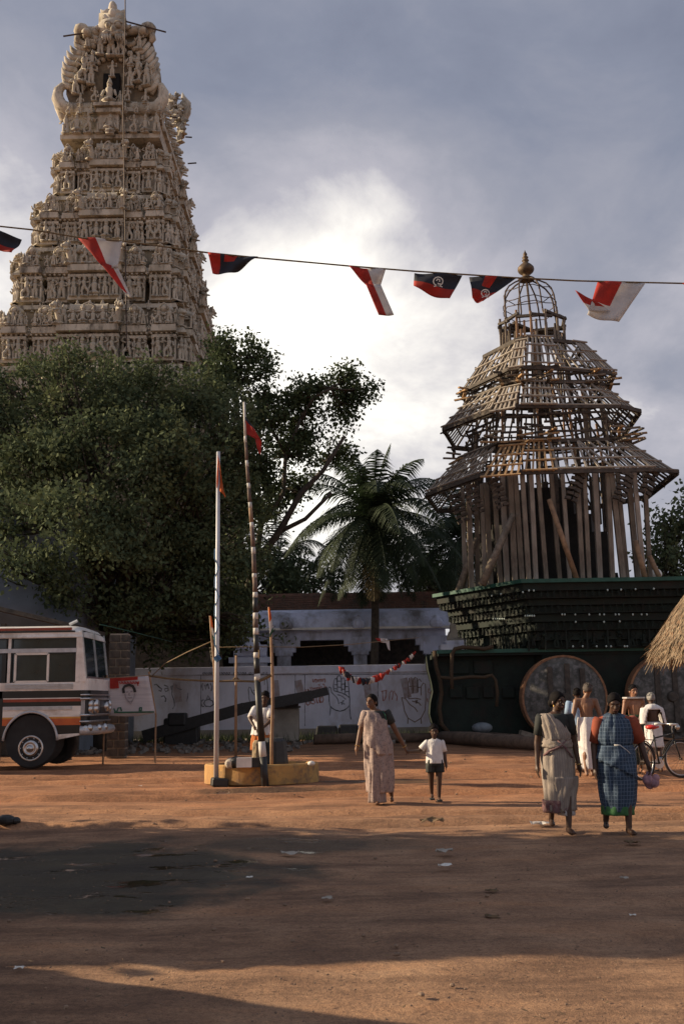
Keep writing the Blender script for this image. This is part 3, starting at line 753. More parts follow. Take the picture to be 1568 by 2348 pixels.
# ------------------------------------------------------------ trees
M_leaf = mat('dark_leaf', (.105, .135, .070), (.060, .082, .046), 1.2, .85, trans=.2, spec=.1, c3=(.15, .17, .08), mscale=.8)
M_leaf2 = mat('backlit_shade_leaf', (.070, .095, .045), (.038, .056, .028), 1.2, .8, trans=.25, spec=.15)  # darker leaf copy, its backlit shade put into the colour
M_palm = mat('palm_leaf', (.040, .064, .030), (.022, .038, .018), 2, .8, trans=.25)
M_palm_dry = mat('dry_palm_leaf', (.22, .17, .07), (.12, .09, .04), 2, .7, trans=.2)
M_bark = mat('dark_bark', (.075, .06, .045), (.035, .028, .022), 5, .95, .5, 22)
def leaves(name, centres, per, spread, size, material, parent, droop=.25, seed=0):
    """leaf sized faces gathered in sprays round the given centres"""
    r = np.random.default_rng(seed)
    c = np.repeat(np.asarray(centres), per, 0); n = len(c)
    p = c + r.normal(0, 1, (n, 3)) * spread
    d = r.normal(0, 1, (n, 3)); d[:, 2] -= droop * 2; d /= np.linalg.norm(d, axis=1)[:, None]
    w = np.cross(d, r.normal(0, 1, (n, 3))); w /= np.linalg.norm(w, axis=1)[:, None]
    L = size * r.uniform(.6, 1.3, n)[:, None]; Wd = L * r.uniform(.22, .38, n)[:, None]
    a = p; b_ = p + d * L * .45 + w * Wd; c_ = p + d * L; e = p + d * L * .45 - w * Wd
    V = np.stack([a, b_, c_, e], 1).reshape(-1, 3)
    loc = np.array(wmat(parent).translation)
    me = np_mesh(name, V - loc, np.arange(len(V)), 4, material)
    o = bpy.data.objects.new(name, me); COL.objects.link(o); o.parent = parent
    return o
def limb(mb, a, b, ra, rb, wob=.12, seg=6, r=rng, sag=0):
    a = Vector(a); b = Vector(b); L = (b - a).length; pts = []; rad = []
    off = Vector((0, 0, 0))
    for i in range(seg + 1):
        t = i / seg
        if 0 < i < seg: off += Vector((r.gauss(0, 1), r.gauss(0, 1), r.gauss(0, 1))) * wob * L / seg
        pts.append(a.lerp(b, t) + off * (1 - t * .3) + Vector((0, 0, sag * L * t * (1 - t)))); rad.append(ra + (rb - ra) * t)
    mb.tube(pts, rad, 7 if ra > .1 else 4); return pts
def blob_tree(name, label, cat, base, blobs, trunk_r, forks, dens, per, size, material, seed, spread=.28, hollow=.55, twigs=True, group=None, anchors=None, clump=9, cs_=.42):
    """blobs: (centre, (rx, ry, rz)) making up the crown; sprays of leaves sit mostly in their outer shell"""
    r = random.Random(seed); nr = np.random.default_rng(seed)
    t = thing(name, label, cat, base, 0, group)
    tr = MB(); top = Vector(base) + Vector(forks); limb(tr, base, top, trunk_r, trunk_r * .7, .06, 6, r)
    br = MB(); cs = []
    for c, rad in blobs:
        c = Vector(c)
        st_ = top if anchors is None else min(anchors, key=lambda q: (q - c).length)
        e = limb(br, st_, c, trunk_r * .30 if anchors is None else .05, .03, .22, 9, r)
        n = int(dens * rad[0] * rad[1] * rad[2] ** .5 + 8)
        u = nr.normal(0, 1, (n, 3)); u /= np.linalg.norm(u, axis=1)[:, None]
        rr = hollow + (1 - hollow) * nr.uniform(0, 1, n) ** .6
        rr *= 1 + .16 * np.sin(u[:, 0] * 5 + seed) * np.cos(u[:, 2] * 6)
        pp = np.array(c) + u * rr[:, None] * np.array(rad)
        m_ = max(3, n // clump); pp = pp[:m_]
        pp = np.repeat(pp, clump, 0) + nr.normal(0, 1, (m_ * clump, 3)) * np.array([cs_, cs_, cs_ * .6])
        cs.append(pp)
        if twigs:
            for q in range(min(n, 26)):
                limb(br, e[r.randint(4, 8)], Vector(pp[q]), .04, .012, .15, 3, r)
    tr.build('trunk', M_bark, t, smooth=True); br.build('limbs', M_bark, t, smooth=True)
    leaves('crown', np.concatenate(cs), per, spread, size, material, t, seed=seed)
    return t
def B(x, y, d, rx, rz, ry=None):
    """blob from picture measurements: centre pixel, depth, half sizes in pixels"""
    k = d / FPX; return (P(x, y, d), (rx * k, ry if ry else max(rx, rz) * k * .8, rz * k))
big = [B(40, 960, 35, 120, 105), B(180, 905, 34, 110, 95), B(110, 870, 37, 70, 70), B(330, 940, 35, 120, 90), B(440, 900, 37, 95, 100), B(250, 870, 38, 80, 60),
       B(90, 1080, 33, 130, 95), B(250, 1060, 32, 130, 110), B(400, 1060, 33, 120, 110), B(500, 1000, 35, 85, 120),
       B(-60, 1150, 33, 100, 130), B(70, 1200, 31, 90, 70), B(200, 1190, 30, 110, 90), B(340, 1210, 32, 110, 100), B(470, 1180, 34, 95, 120), B(530, 1250, 35, 60, 110),
       B(60, 1290, 30, 50, 60), B(130, 1320, 31, 40, 45), B(255, 1330, 33, 100, 100), B(410, 1340, 34, 110, 100), B(500, 1390, 35, 80, 80), B(-120, 1010, 35, 100, 110), B(300, 1440, 36, 120, 70), B(440, 1450, 37, 90, 60), B(540, 1330, 38, 40, 80), B(520, 1430, 39, 40, 60), B(10, 870, 37, 60, 40), B(540, 1120, 36, 50, 120), B(560, 1220, 37, 40, 90)]
blob_tree('neem_tree', 'huge dense dark green tree filling the left, in front of the temple tower', 'tree', (-8.2, 34.5, 0), big, .55, (.3, 0, 4.2), 36, 40, .17, M_leaf, 5, spread=.24)
# thinner tree to its right, seen against the bright sky
lace = [B(530, 800, 38, 50, 40), B(590, 800, 39, 42, 36), B(500, 850, 38, 45, 50), B(560, 870, 38, 55, 45), B(620, 905, 39, 50, 40), B(675, 905, 39, 45, 35), B(735, 885, 39, 42, 30), B(790, 870, 40, 34, 24), B(815, 905, 40, 24, 34), B(780, 935, 40, 40, 26),
        B(700, 950, 40, 50, 30), B(640, 980, 39, 55, 42), B(590, 970, 38, 50, 50), B(720, 1010, 40, 55, 38), B(650, 1050, 39, 70, 45), B(760, 1050, 41, 40, 45), B(600, 1080, 38, 50, 60), B(690, 1110, 40, 60, 40), B(610, 1170, 39, 50, 55), B(570, 1040, 37, 50, 60), B(575, 1130, 37, 45, 70)]
ANCH = [P(x, y, 38.8) for x, y in ((588, 1290), (640, 1220), (690, 1130), (740, 1080), (765, 1040), (790, 1000), (600, 1200), (650, 1130), (655, 1040), (672, 1000), (690, 960), (720, 910), (760, 890), (620, 980), (610, 900), (575, 1130), (560, 1050), (540, 900), (700, 1190), (530, 850))]
blob_tree('slender_tree', 'airy dark tree with open crown and crooked limbs against the bright sky', 'tree', (P(505, 1600, 44.5).x, 44.5, 0), lace, .30, (-.2, -3.5, 6.6), 17, 34, .17, M_leaf2, 8, spread=.22, hollow=.25, anchors=ANCH, cs_=.30)
# limbs of that tree that show as dark curves low on the right
t_ = [o for o in COL.objects if o.name == 'slender_tree'][0]
lb = MB()
for pts, r0 in (([(560, 1380), (588, 1290), (640, 1220), (690, 1130), (740, 1080), (790, 1000)], .20), ([(585, 1290), (600, 1200), (650, 1130), (655, 1040), (690, 960)], .14), ([(640, 1220), (700, 1190), (760, 1130)], .10), ([(690, 960), (720, 910), (760, 890)], .07), ([(655, 1040), (620, 980), (610, 900)], .08), ([(600, 1200), (575, 1130), (560, 1050), (540, 900)], .11)):
    lb.tube([P(x, y, 38.8) for x, y in pts], [r0 * (1 - .13 * i) for i in range(len(pts))], 6)
lb.build('limbs', M_bark, t_, smooth=True)
# round trees behind the car on the right, scrub behind the temple hall
blob_tree('broad_tree', 'rounded dark tree behind the wooden car at the right edge', 'tree', (17.5, 56, 0), [B(1540, 1190, 55, 62, 60), B(1590, 1170, 55, 60, 60), B(1510, 1260, 55, 38, 60), B(1570, 1290, 55, 70, 60), B(1640, 1250, 56, 70, 90)], .4, (0, 0, 4), 13, 26, .3, M_leaf, 21, spread=.4)
blob_tree('leafy_tree', 'low leafy tree behind the hall, left of the coconut palm', 'tree', (-5.6, 56, 0), [B(600, 1320, 56, 50, 34), B(670, 1310, 56, 55, 38), B(740, 1325, 57, 50, 34), B(560, 1290, 56, 40, 40), B(690, 1340, 55, 60, 20)], .25, (0, 0, 3), 13, 24, .28, M_leaf, 23, spread=.4)
blob_tree('bushy_tree', 'low bushy tree between the palms and the wooden car', 'tree', (9.0, 60, 0), [B(960, 1320, 60, 60, 34), B(1040, 1325, 60, 60, 32), B(1130, 1300, 60, 60, 46), B(1210, 1310, 60, 50, 44)], .25, (0, 0, 3), 12, 24, .28, M_leaf, 24, spread=.4)

# ------------------------------------------------------------ coconut palms
def palm(base, crown, nf, L, label, seed, trunk_r=.17, dry=2, tips=None, group='coconut palms'):
    r = random.Random(seed); t = thing('coconut_palm', label, 'palm tree', base, 0, group)
    tr = MB(); b0 = Vector(base); c0 = Vector(crown); pts = []; rad = []
    for i in range(15):
        q = i / 14; p = b0.lerp(c0, q); p.x += math.sin(q * 3.1) * .12; pts.append(p); rad.append(trunk_r * (1.5 - .6 * min(q * 4, 1)) * (1.06 if i % 2 else 1))
    tr.tube(pts, rad, 10); tr.build('trunk', M_bark, t, smooth=True)
    for k in range(nf):
        az = k * 2.39996 + r.uniform(-.2, .2); q = (k + .5) / nf
        el = R(84 - 148 * q + r.uniform(-9, 9)); Lf = L * r.uniform(.88, 1.1) * (0.82 + .3 * math.sin(q * 3.0))
        d = Vector((math.cos(az) * math.cos(el), math.sin(az) * math.cos(el), math.sin(el)))
        mb = MB(); p = c0 + d * .1; pts = [p.copy()]; nseg = 14; v = d.copy()
        for i in range(nseg):
            v = (v + Vector((0, 0, -1)) * (.065 + .105 * i / nseg) * (1.25 - .4 * abs(v.z))).normalized(); p = p + v * (Lf / nseg); pts.append(p.copy())
        mb.tube(pts, [.045 * (1 - .85 * i / nseg) for i in range(nseg + 1)], 4)
        side0 = Vector((-math.sin(az), math.cos(az), 0))
        nl = 62
        for i in range(3, nl):
            s_ = i / nl; fi = s_ * nseg; a = int(min(fi, nseg - 1)); pp = pts[a].lerp(pts[a + 1], fi - a); tan = (pts[a + 1] - pts[a]).normalized()
            ll = L * .30 * math.sin(math.pi * min(s_ * .85 + .16, 1)) ** .7 * r.uniform(.8, 1.1)
            for sg in (-1, 1):
                sd_ = (side0 * sg + tan * .55 + Vector((0, 0, -.25 - .35 * r.random()))).normalized()
                e1 = pp + sd_ * ll * .5; e2 = e1 + (sd_ + Vector((0, 0, -.75))).normalized() * ll * .5
                wv = tan * (.023 + .012 * r.random())
                mb.add([pp - wv, pp + wv, e1 + wv * .9, e2, e1 - wv * .9], [(0, 1, 2, 4), (4, 2, 3)])
        mb.build('frond', M_palm_dry if k >= nf - dry else M_palm, t)
    nu = MB()
    for k in range(9): nu.sph(c0 + Vector((math.cos(k * .9) * .28, math.sin(k * .9) * .28, -.28 - .1 * (k % 3))), (.11, .11, .13), 7, 5)
    nu.build('coconuts', M_palm_dry, t, smooth=True)['kind'] = 'stuff'
    return t
g = P(842, 1540, 45.0)
palm((P(845, 1400, 45).x, 45, 0), P(857, 1188, 45), 50, 4.45, 'tall coconut palm with drooping crown standing in front of the pillared hall', 3, .20, 1)
palm((P(1045, 1400, 50).x, 50, 0), P(1052, 1235, 50), 24, 4.2, 'coconut palm half hidden behind the left side of the wooden car', 4, .18, 1)
palm((P(640, 1400, 62).x, 62, 0), P(640, 1285, 62), 18, 4.0, 'small distant coconut palm left of the tall one', 6, .18, 2)
palm((P(985, 1400, 62).x, 62, 0), P(985, 1290, 62), 18, 4.2, 'distant coconut palm between the tall palm and the wooden car', 9, .18, 3)
# ------------------------------------------------------------ hall with deep eave behind the wall
M_blue = mat('bluish_limewash', (.66, .70, .86), (.50, .54, .68), 1.4, .9, .25, 9, c3=(.20, .19, .19), mscale=.5, stretch=(1, 1, .5))
M_brick = mat('old_brick', (.30, .17, .12), (.20, .12, .09), 3, .95, .4, 20, c3=(.12, .10, .08), mscale=2)
M_mortar = mat('lime_mortar', (.34, .28, .22), (.24, .20, .16), 4, .95)
def hall():
    Y = 46.5
    def X(x, y=1450): return P(x, y, Y).x
    def Z(y, x=800): return P(x, y, Y).z
    t = thing('temple_hall', 'low pillared hall with a deep white eave behind the painted wall', 'hall', (X(780), Y + 3, 0))
    xl, xr = X(380), X(1030); zt, ze, zb = Z(1392), Z(1443), Z(1460)
    # curved eave (profile runs out towards us and turns down)
    mb = MB(); prof = [(Y + 1.6, Z(1390)), (Y + .9, Z(1394)), (Y + .35, Z(1402)), (Y, Z(1418)), (Y - .18, Z(1434)), (Y - .25, Z(1443)), (Y - .12, Z(1446)), (Y + .3, Z(1440)), (Y + 1.6, Z(1425))]
    mb.prism([(xl, y, z) for y, z in prof], (xr - xl, 0, 0)); mb.build('eave', M_blue, t, bevel=.03)
    mb = MB(); mb.box(((xl + xr) / 2, Y - .2, Z(1441)), (xr - xl + .1, .12, .10)); mb.build('eave_lip', M_white, t)
    mb = MB(); mb.box(((xl + xr) / 2, Y + .55, Z(1452)), (xr - xl - .3, .5, .55)); mb.build('beam', M_blue, t)
    for x in (657, 822, 845 - 2, 1000):
        if x == 843: continue
        mb = MB(); px = X(x); mb.lathe([(.02, 0), (.30, 0), (.34, .14), (.30, .30), (.16, .42), (.13, .52), (.02, .6)], (px, Y - .18, Z(1441)), 8); mb.build('eave_ornament', M_blue, t)
    for x in (470, 650, 825, 990, 1150):
        px = X(x); mb = MB()
        mb.box((px, Y + .55, Z(1535)), (.62, .62, Z(1460) - Z(1610))); mb.build('pillar', M_blue, t)
        mb = MB(); mb.box((px, Y + .5, Z(1470)), (1.5, .62, .42)); mb.box((px, Y + .5, Z(1484)), (1.1, .60, .36)); mb.box((px, Y + .5, Z(1496)), (.8, .7, .2)); mb.build('bracket', M_blue, t)
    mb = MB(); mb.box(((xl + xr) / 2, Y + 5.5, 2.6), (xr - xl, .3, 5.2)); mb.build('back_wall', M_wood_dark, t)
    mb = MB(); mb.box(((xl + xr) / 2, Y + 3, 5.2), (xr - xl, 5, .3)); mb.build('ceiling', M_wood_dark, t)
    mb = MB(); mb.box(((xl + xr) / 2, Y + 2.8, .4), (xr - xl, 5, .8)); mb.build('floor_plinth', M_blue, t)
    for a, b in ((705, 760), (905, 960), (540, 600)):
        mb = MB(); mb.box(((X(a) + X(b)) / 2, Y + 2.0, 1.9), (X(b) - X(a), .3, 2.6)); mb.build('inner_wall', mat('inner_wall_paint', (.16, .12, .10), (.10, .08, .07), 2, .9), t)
    # brick parapet along the roof edge, each brick laid
    par = MB(); z0, z1 = Z(1388), Z(1350); par.box(((xl + xr) / 2 + 1.2, Y + 3.4, (z0 + z1) / 2 + .0), (xr - xl + 4.5, .7, z1 - z0)); par.build('parapet', M_mortar, t)
    bm_ = MB(); nrow = 7; hh = (z1 - z0) / nrow; W_ = 0.46
    r = random.Random(4)
    for j in range(nrow):
        x = xl - .9 + (W_ / 2 if j % 2 else 0)
        while x < xr + 3.2:
            bm_.box((x + W_ / 2, Y + 3.03 - r.uniform(0, .03), z0 + (j + .5) * hh), (W_ - .03, .1, hh - .025)); x += W_
    bm_.build('brick', M_brick, t)['kind'] = 'stuff'
    mb = MB(); mb.box(((xl + xr) / 2 + 1.2, Y + 3.4, z1 + .06), (xr - xl + 4.6, .9, .14)); mb.build('coping', M_brick, t)
    mb = MB(); mb.box(((xl + xr) / 2 + 1.2, Y + 3.2, z0 - .0), (xr - xl + 4.6, 1.3, .12)); mb.build('ledge', M_plaster, t)
    # niche shrine on the left between pillars, white moulded stucco
    s = thing('roadside_shrine', 'small white moulded shrine front beside the left hall pillar', 'shrine', (X(575), Y - .6, 0))
    mb = MB(); mb.box((X(578), Y - .6, Z(1520) * .5 + .7), (1.5, .5, Z(1520) + .3)); mb.box((X(578), Y - .75, Z(1512)), (1.9, .7, .25)); mb.box((X(578), Y - .7, Z(1497)), (1.5, .5, .22)); mb.build('body', M_blue, s)
    mb = MB(); mb.lathe([(.55, 0), (.6, .15), (.45, .3), (.35, .5), (.3, .55), (.36, .7), (.2, .85), (.05, 1.1)], (X(580), Y - .7, Z(1494)), 8); mb.build('dome', M_blue, s, smooth=True)
    # stone seated bull on the plinth end next to the wooden car
    b = thing('stone_bull', 'weathered grey stone statue on a ledge, between hall and wooden car', 'statue', (X(1070), 44.6, 0))
    def q(x, y): return P(x, y, 44.6)
    mb = MB(); mb.box(q(1075, 1486) , (2.6, 1.4, .28)); mb.box(q(1078, 1476), (2.3, 1.2, .25)); c = q(1075, 1560); mb.box((c.x, c.y, c.z / 1.0), (2.0, 1.2, 2.2)); mb.build('ledge', M_blue, b)
    mb = MB(); mb.box(q(1052, 1443), (.9, .8, 1.3), taper=.75); mb.cap(q(1045, 1462), q(1075, 1455), .42, .40, 9); mb.cap(q(1078, 1466), q(1092, 1440), .32, .18, 8); mb.box(q(1100, 1462), (.5, .7, .5)); mb.build('figure', M_plaster, b, smooth=False)
hall()

# ------------------------------------------------------------ whitewashed compound wall and its paintings
M_wall = mat('dirty_whitewash', (.76, .78, .90), (.62, .64, .74), 1.0, .92, .3, 8, c3=(.48, .45, .48), mscale=.55, stretch=(1, 1, .55))
M_ink = mat('black_wall_paint', (.05, .055, .065), (.38, .39, .45), 5, .9)
M_red = mat('red_oxide_wall_paint', (.30, .095, .06), (.52, .40, .40), 6, .9)
YW = 42.0
def wall():
    a = P(330, 1528, YW); b = P(1030, 1526, YW); zt = 3.05; zt = (a.z + b.z) / 2
    t = thing('compound_wall', 'whitewashed compound wall painted with black and red hands and lettering', 'wall', ((a.x + b.x) / 2, YW, 0))
    xl, xr = a.x - 6.5, b.x + 12; cap = P(700, 1544, YW).z
    mb = MB(); mb.box(((xl + xr) / 2, YW + .2, cap / 2 - .1), (xr - xl, .4, cap + .2)); mb.build('wall_face', M_wall, t)
    mb = MB(); mb.box(((xl + xr) / 2, YW + .2, (cap + zt) / 2), (xr - xl + .1, .54, zt - cap)); mb.build('coping', M_wall, t, bevel=.015)
    mb = MB(); mb.box(((xl + xr) / 2, YW + .02, .18), (xr - xl, .3, .40)); mb.build('footing', M_plaster, t)
    return t
WALL = wall()
def ribbon(mb, pts, w, d):
    """flat brush stroke on a wall facing -Y at depth d"""
    P3 = [P(x, y, d) for x, y in pts]; vs = []
    for i, p in enumerate(P3):
        q = P3[min(i + 1, len(P3) - 1)] - P3[max(i - 1, 0)]; q.y = 0
        n = Vector((-q.z, 0, q.x)).normalized() if q.length > 1e-6 else Vector((0, 0, 1))
        vs += [p + n * w / 2, p - n * w / 2]
    mb.add(vs, [(2 * i, 2 * i + 1, 2 * i + 3, 2 * i + 2) for i in range(len(P3) - 1)])
def strokes(name, lst, w, material, tf=lambda x, y: (x, y), d=YW - .006, parent=WALL):
    mb = MB()
    for s in lst: ribbon(mb, [tf(*p) for p in s], w, d)
    o = mb.build(name, material, parent); return o
z7 = lambda x, y: (669.7 + x * .11459, 1519 + y * .11459)
hand = [[(730, 545), (725, 510), (745, 492), (770, 505), (782, 550), (788, 595), (830, 640), (885, 690), (915, 745), (935, 830)],
        [(728, 545), (738, 640), (740, 760), (755, 860), (800, 915), (870, 955), (960, 975), (1050, 950), (1110, 905), (1145, 860)],
        [(832, 560), (826, 450), (840, 360), (865, 318), (890, 330), (902, 400)], [(908, 580), (903, 440), (898, 310), (915, 270), (950, 262), (975, 290), (985, 400), (990, 575)],
        [(990, 400), (992, 330), (1020, 308), (1045, 325), (1055, 400), (1058, 520)], [(1058, 625), (1054, 480), (1060, 370), (1090, 350), (1120, 372), (1130, 470), (1138, 600), (1152, 720), (1150, 900), (1158, 1050), (1180, 1140)],
        [(832, 565), (910, 585), (1000, 612), (1070, 645), (1140, 700)], [(902, 645), (970, 660), (1030, 700), (1075, 740)], [(768, 880), (765, 960), (752, 1060)],
        [(840, 440), (895, 448)], [(845, 520), (900, 530)], [(910, 372), (980, 375)], [(912, 492), (985, 498)], [(992, 432), (1052, 432)], [(994, 535), (1052, 538)], [(1065, 480), (1125, 482)], [(1068, 585), (1130, 580)],
        [(960, 800), (1050, 822)], [(1010, 770), (995, 850)], [(1012, 772), (1040, 765)], [(1048, 822), (1040, 850)]]
strokes('painted_hand', hand, .045, M_ink, z7)
strokes('painted_lettering', [[(415, 330), (418, 385), (440, 390)], [(450, 385), (455, 340), (480, 335), (490, 370), (470, 395), (520, 380), (530, 340), (505, 345), (510, 380)], [(545, 385), (545, 340), (575, 335), (580, 385)], [(590, 385), (592, 335), (615, 330), (620, 385)], [(625, 340), (650, 325), (660, 360), (655, 400)],
                               [(280, 540), (262, 575), (285, 600), (320, 590), (335, 550), (315, 530), (325, 600)], [(350, 510), (410, 500), (382, 510), (380, 590)], [(415, 565), (420, 515), (445, 510), (450, 560), (455, 510), (485, 505), (488, 560)], [(500, 555), (505, 500), (530, 495), (535, 550)], [(520, 450), (545, 440), (550, 475)], [(560, 545), (560, 490), (590, 480), (600, 540), (630, 530), (650, 480), (640, 435), (610, 440)], [(655, 500), (680, 480), (688, 510)],
                               [(320, 760), (285, 775), (285, 830), (315, 855), (350, 830), (345, 770), (395, 745), (440, 760), (460, 800), (430, 830), (380, 815), (372, 770)], [(395, 745), (400, 700), (425, 720), (440, 760)], [(495, 680), (485, 740), (505, 800), (520, 815)], [(560, 810), (540, 750), (550, 690), (580, 670), (610, 690), (625, 740), (610, 790), (575, 795), (560, 760), (575, 690)]], .055, M_red, z7)
z6 = lambda x, y: (694.2 + x * .2604, 1339.3 + y * .2604)
hand2 = [[(868, 1000), (880, 1040), (895, 1120), (925, 1180), (985, 1215), (1040, 1180), (1075, 1110), (1082, 1000), (1078, 880), (1060, 870), (1040, 900), (1040, 980)], [(868, 1000), (900, 1005), (940, 1060), (985, 1090), (1010, 1125)],
         [(930, 1010), (925, 900), (935, 830), (955, 820), (965, 900), (965, 960)], [(970, 960), (968, 850), (985, 820), (1005, 830), (1010, 950)], [(1012, 950), (1010, 850), (1025, 835), (1042, 860)], [(930, 1010), (990, 1005), (1040, 1015)], [(960, 1030), (1020, 1045), (1040, 1070)], [(925, 1180), (922, 1230)], [(1040, 1185), (1042, 1230)], [(990, 1020), (1010, 1050)], [(1010, 1020), (992, 1052)], [(935, 900), (960, 900)], [(972, 900), (1005, 898)], [(1015, 910), (1038, 908)]]
strokes('painted_hand', hand2, .04, mat('brown_wall_paint', (.20, .13, .09), (.30, .25, .24), 10, .9), z6)
strokes('painted_lettering', [[(690, 945), (740, 935)], [(700, 940), (705, 1030)], [(735, 940), (728, 1000), (712, 1030)], [(760, 1025), (765, 960), (780, 935), (795, 955), (785, 1020)], [(800, 940), (830, 990), (825, 1030)],
                               [(1110, 920), (1100, 950), (1120, 960), (1140, 930), (1125, 915)], [(1145, 955), (1148, 925), (1165, 925), (1168, 955)], [(1095, 1005), (1098, 1040)], [(1115, 1045), (1118, 1010), (1140, 1005), (1145, 1035), (1160, 1010), (1175, 1020)]], .045, M_red, z6)
z8 = lambda x, y: (343 + x * .17707, 1535.3 + y * .17707)
strokes('painted_lettering', [[(690, 175), (680, 210), (690, 270)], [(715, 200), (730, 260), (740, 200), (755, 180), (770, 250)], [(790, 180), (810, 220), (800, 280)], [(705, 390), (680, 400), (668, 430), (685, 480), (710, 475)], [(705, 440), (720, 400), (770, 385), (820, 410), (830, 450), (790, 480), (730, 475), (705, 440)], [(740, 390), (760, 335), (785, 385)],
                               [(60, 200), (90, 190), (130, 230), (160, 250), (150, 280), (120, 270)], [(190, 200), (240, 220), (245, 270), (210, 285), (195, 250), (240, 240)], [(150, 350), (190, 340), (215, 380), (205, 420)]], .05, M_ink, z8)
strokes('painted_hand', [[(285, 260), (280, 215), (300, 205), (290, 320), (320, 400), (325, 470), (300, 510)], [(345, 190), (350, 240), (420, 260)], [(500, 300), (495, 360), (480, 420)], [(1310, 450), (1290, 380), (1280, 260), (1290, 225), (1310, 235), (1330, 290), (1360, 330)], [(1365, 265), (1368, 160), (1380, 110), (1400, 120)], [(1490, 200), (1490, 130), (1520, 125), (1530, 200), (1535, 330)], [(1345, 270), (1400, 270)]], .04, M_ink, z8)
strokes('painted_lettering', [[(x, 40), (x + 6, 60), (x + 22, 58), (x + 24, 38), (x + 10, 36)] for x in list(range(690, 800, 34)) + list(range(880, 1050, 34)) + list(range(1090, 1240, 34)) + list(range(1290, 1400, 34)) + [1460, 1500]], .035, M_ink, z8, d=YW - .08)
strokes('panel_line', [[(x, y0), (x, 1665)] for x, y0 in ((461, 1548), (677, 1548), (699, 1548), (866, 1548))] + [[(345, 1548), (700, 1547), (1010, 1545)]], .03, M_ink, d=YW - .006)
strokes('rust_stain', [[(630, 1560), (634, 1600)], [(683, 1560), (690, 1590)], [(840, 1560), (845, 1600)], [(925, 1555), (935, 1600)], [(945, 1555), (950, 1590)], [(405, 1565), (410, 1610)]], .30, mat('rust_stain_wash', (.34, .27, .26), (.44, .42, .46), 4, .95), d=YW - .004)

# ------------------------------------------------------------ left background: blue house, lean-to, dark walls, brick pillar
def left_house():
    a = P(182, 1300, 31.5)
    t = thing('blue_grey_house', 'plain blue grey rendered house behind the bus, under the big tree', 'house', (a.x - 5, 34, 0))
    M = mat('blue_grey_render', (.20, .23, .27), (.15, .17, .20), 1.2, .9, .2, 9)
    mb = MB(); mb.box((a.x - 5, 36.0, 3.6), (10, 9, 7.2)); mb.build('wall', M, t)
    mb = MB(); mb.box((a.x - 5, 36.0, 7.3), (10.4, 9.4, .25)); mb.build('roof', M, t)
    mb = MB(); mb.box((a.x - .35, 31.42, 3.6), (.7, .2, 7.2)); mb.build('corner_pilaster', M, t)
    s = thing('lean_to_roof', 'dark sloping lean-to roof sheet against the blue grey house', 'awning', (P(60, 1400, 29).x, 29, 0))
    mb = MB(); p = [P(-260, 1330, 28), P(178, 1432, 28)]
    mb.prism([p[0], p[1], p[1] + Vector((0, 0, -.12)), p[0] + Vector((0, 0, -.12))], (0, 3.3, 0)); mb.build('roof_sheet', M_wood_dark, s)
    mb = MB(); 
    for x in (-150, 10, 170): q = P(x, 1430 if x > 0 else 1380, 28.2); mb = MB(); mb.bar((q.x, q.y, 0), (q.x, q.y, q.z), .12); mb.build('post', M_wood_dark, s)
    mb = MB(); q0 = P(-260, 1500, 30.8); q1 = P(180, 1500, 30.8); mb.box(((q0.x + q1.x) / 2, 31.2, 1.7), (q1.x - q0.x, .2, 3.4)); mb.build('back_wall', M_wood_dark, s)
    w = thing('brick_pillar', 'thin pillar of rough grey blocks with pale mortar beside the bus front', 'pillar', (P(272, 1500, 29).x, 29, 0))
    mb = MB(); c = P(272, 1500, 29); mb.box((c.x, 29.2, 1.75), (.50, .40, 3.5)); mb.build('mortar_core', M_mortar, w)
    r = random.Random(3); first = None
    for j in range(15):
        for sg in (-1, 1):
            wd = .30 if (j % 2) == (sg > 0) else .17
            x = c.x + sg * (.26 - wd / 2 + .0)
            b_ = MB(); b_.box((0, 0, 0), (wd, .44, .19)); o = b_.build('brick', M_wood_dark, w, world=False); o.location = Vector((x - c.x, .17, .14 + j * .23)); 
    # store wall and shutters, coloured dark to stand for the shade under the tree
    d = thing('shade_dark_store', 'old store building under the big tree, coloured dark for the shade there', 'building', (-9.5, 44.5, 0))
    mb = MB(); mb.box((-12.2, 45.6, 3.4), (12.6, 2.6, 6.8)); mb.build('wall', M_wood_dark, d)
    for x in (-10.5, -8.2): mb = MB(); mb.box((x, 44.25, 1.4), (1.3, .12, 2.6)); mb.build('shutter', M_black, d)
left_house()
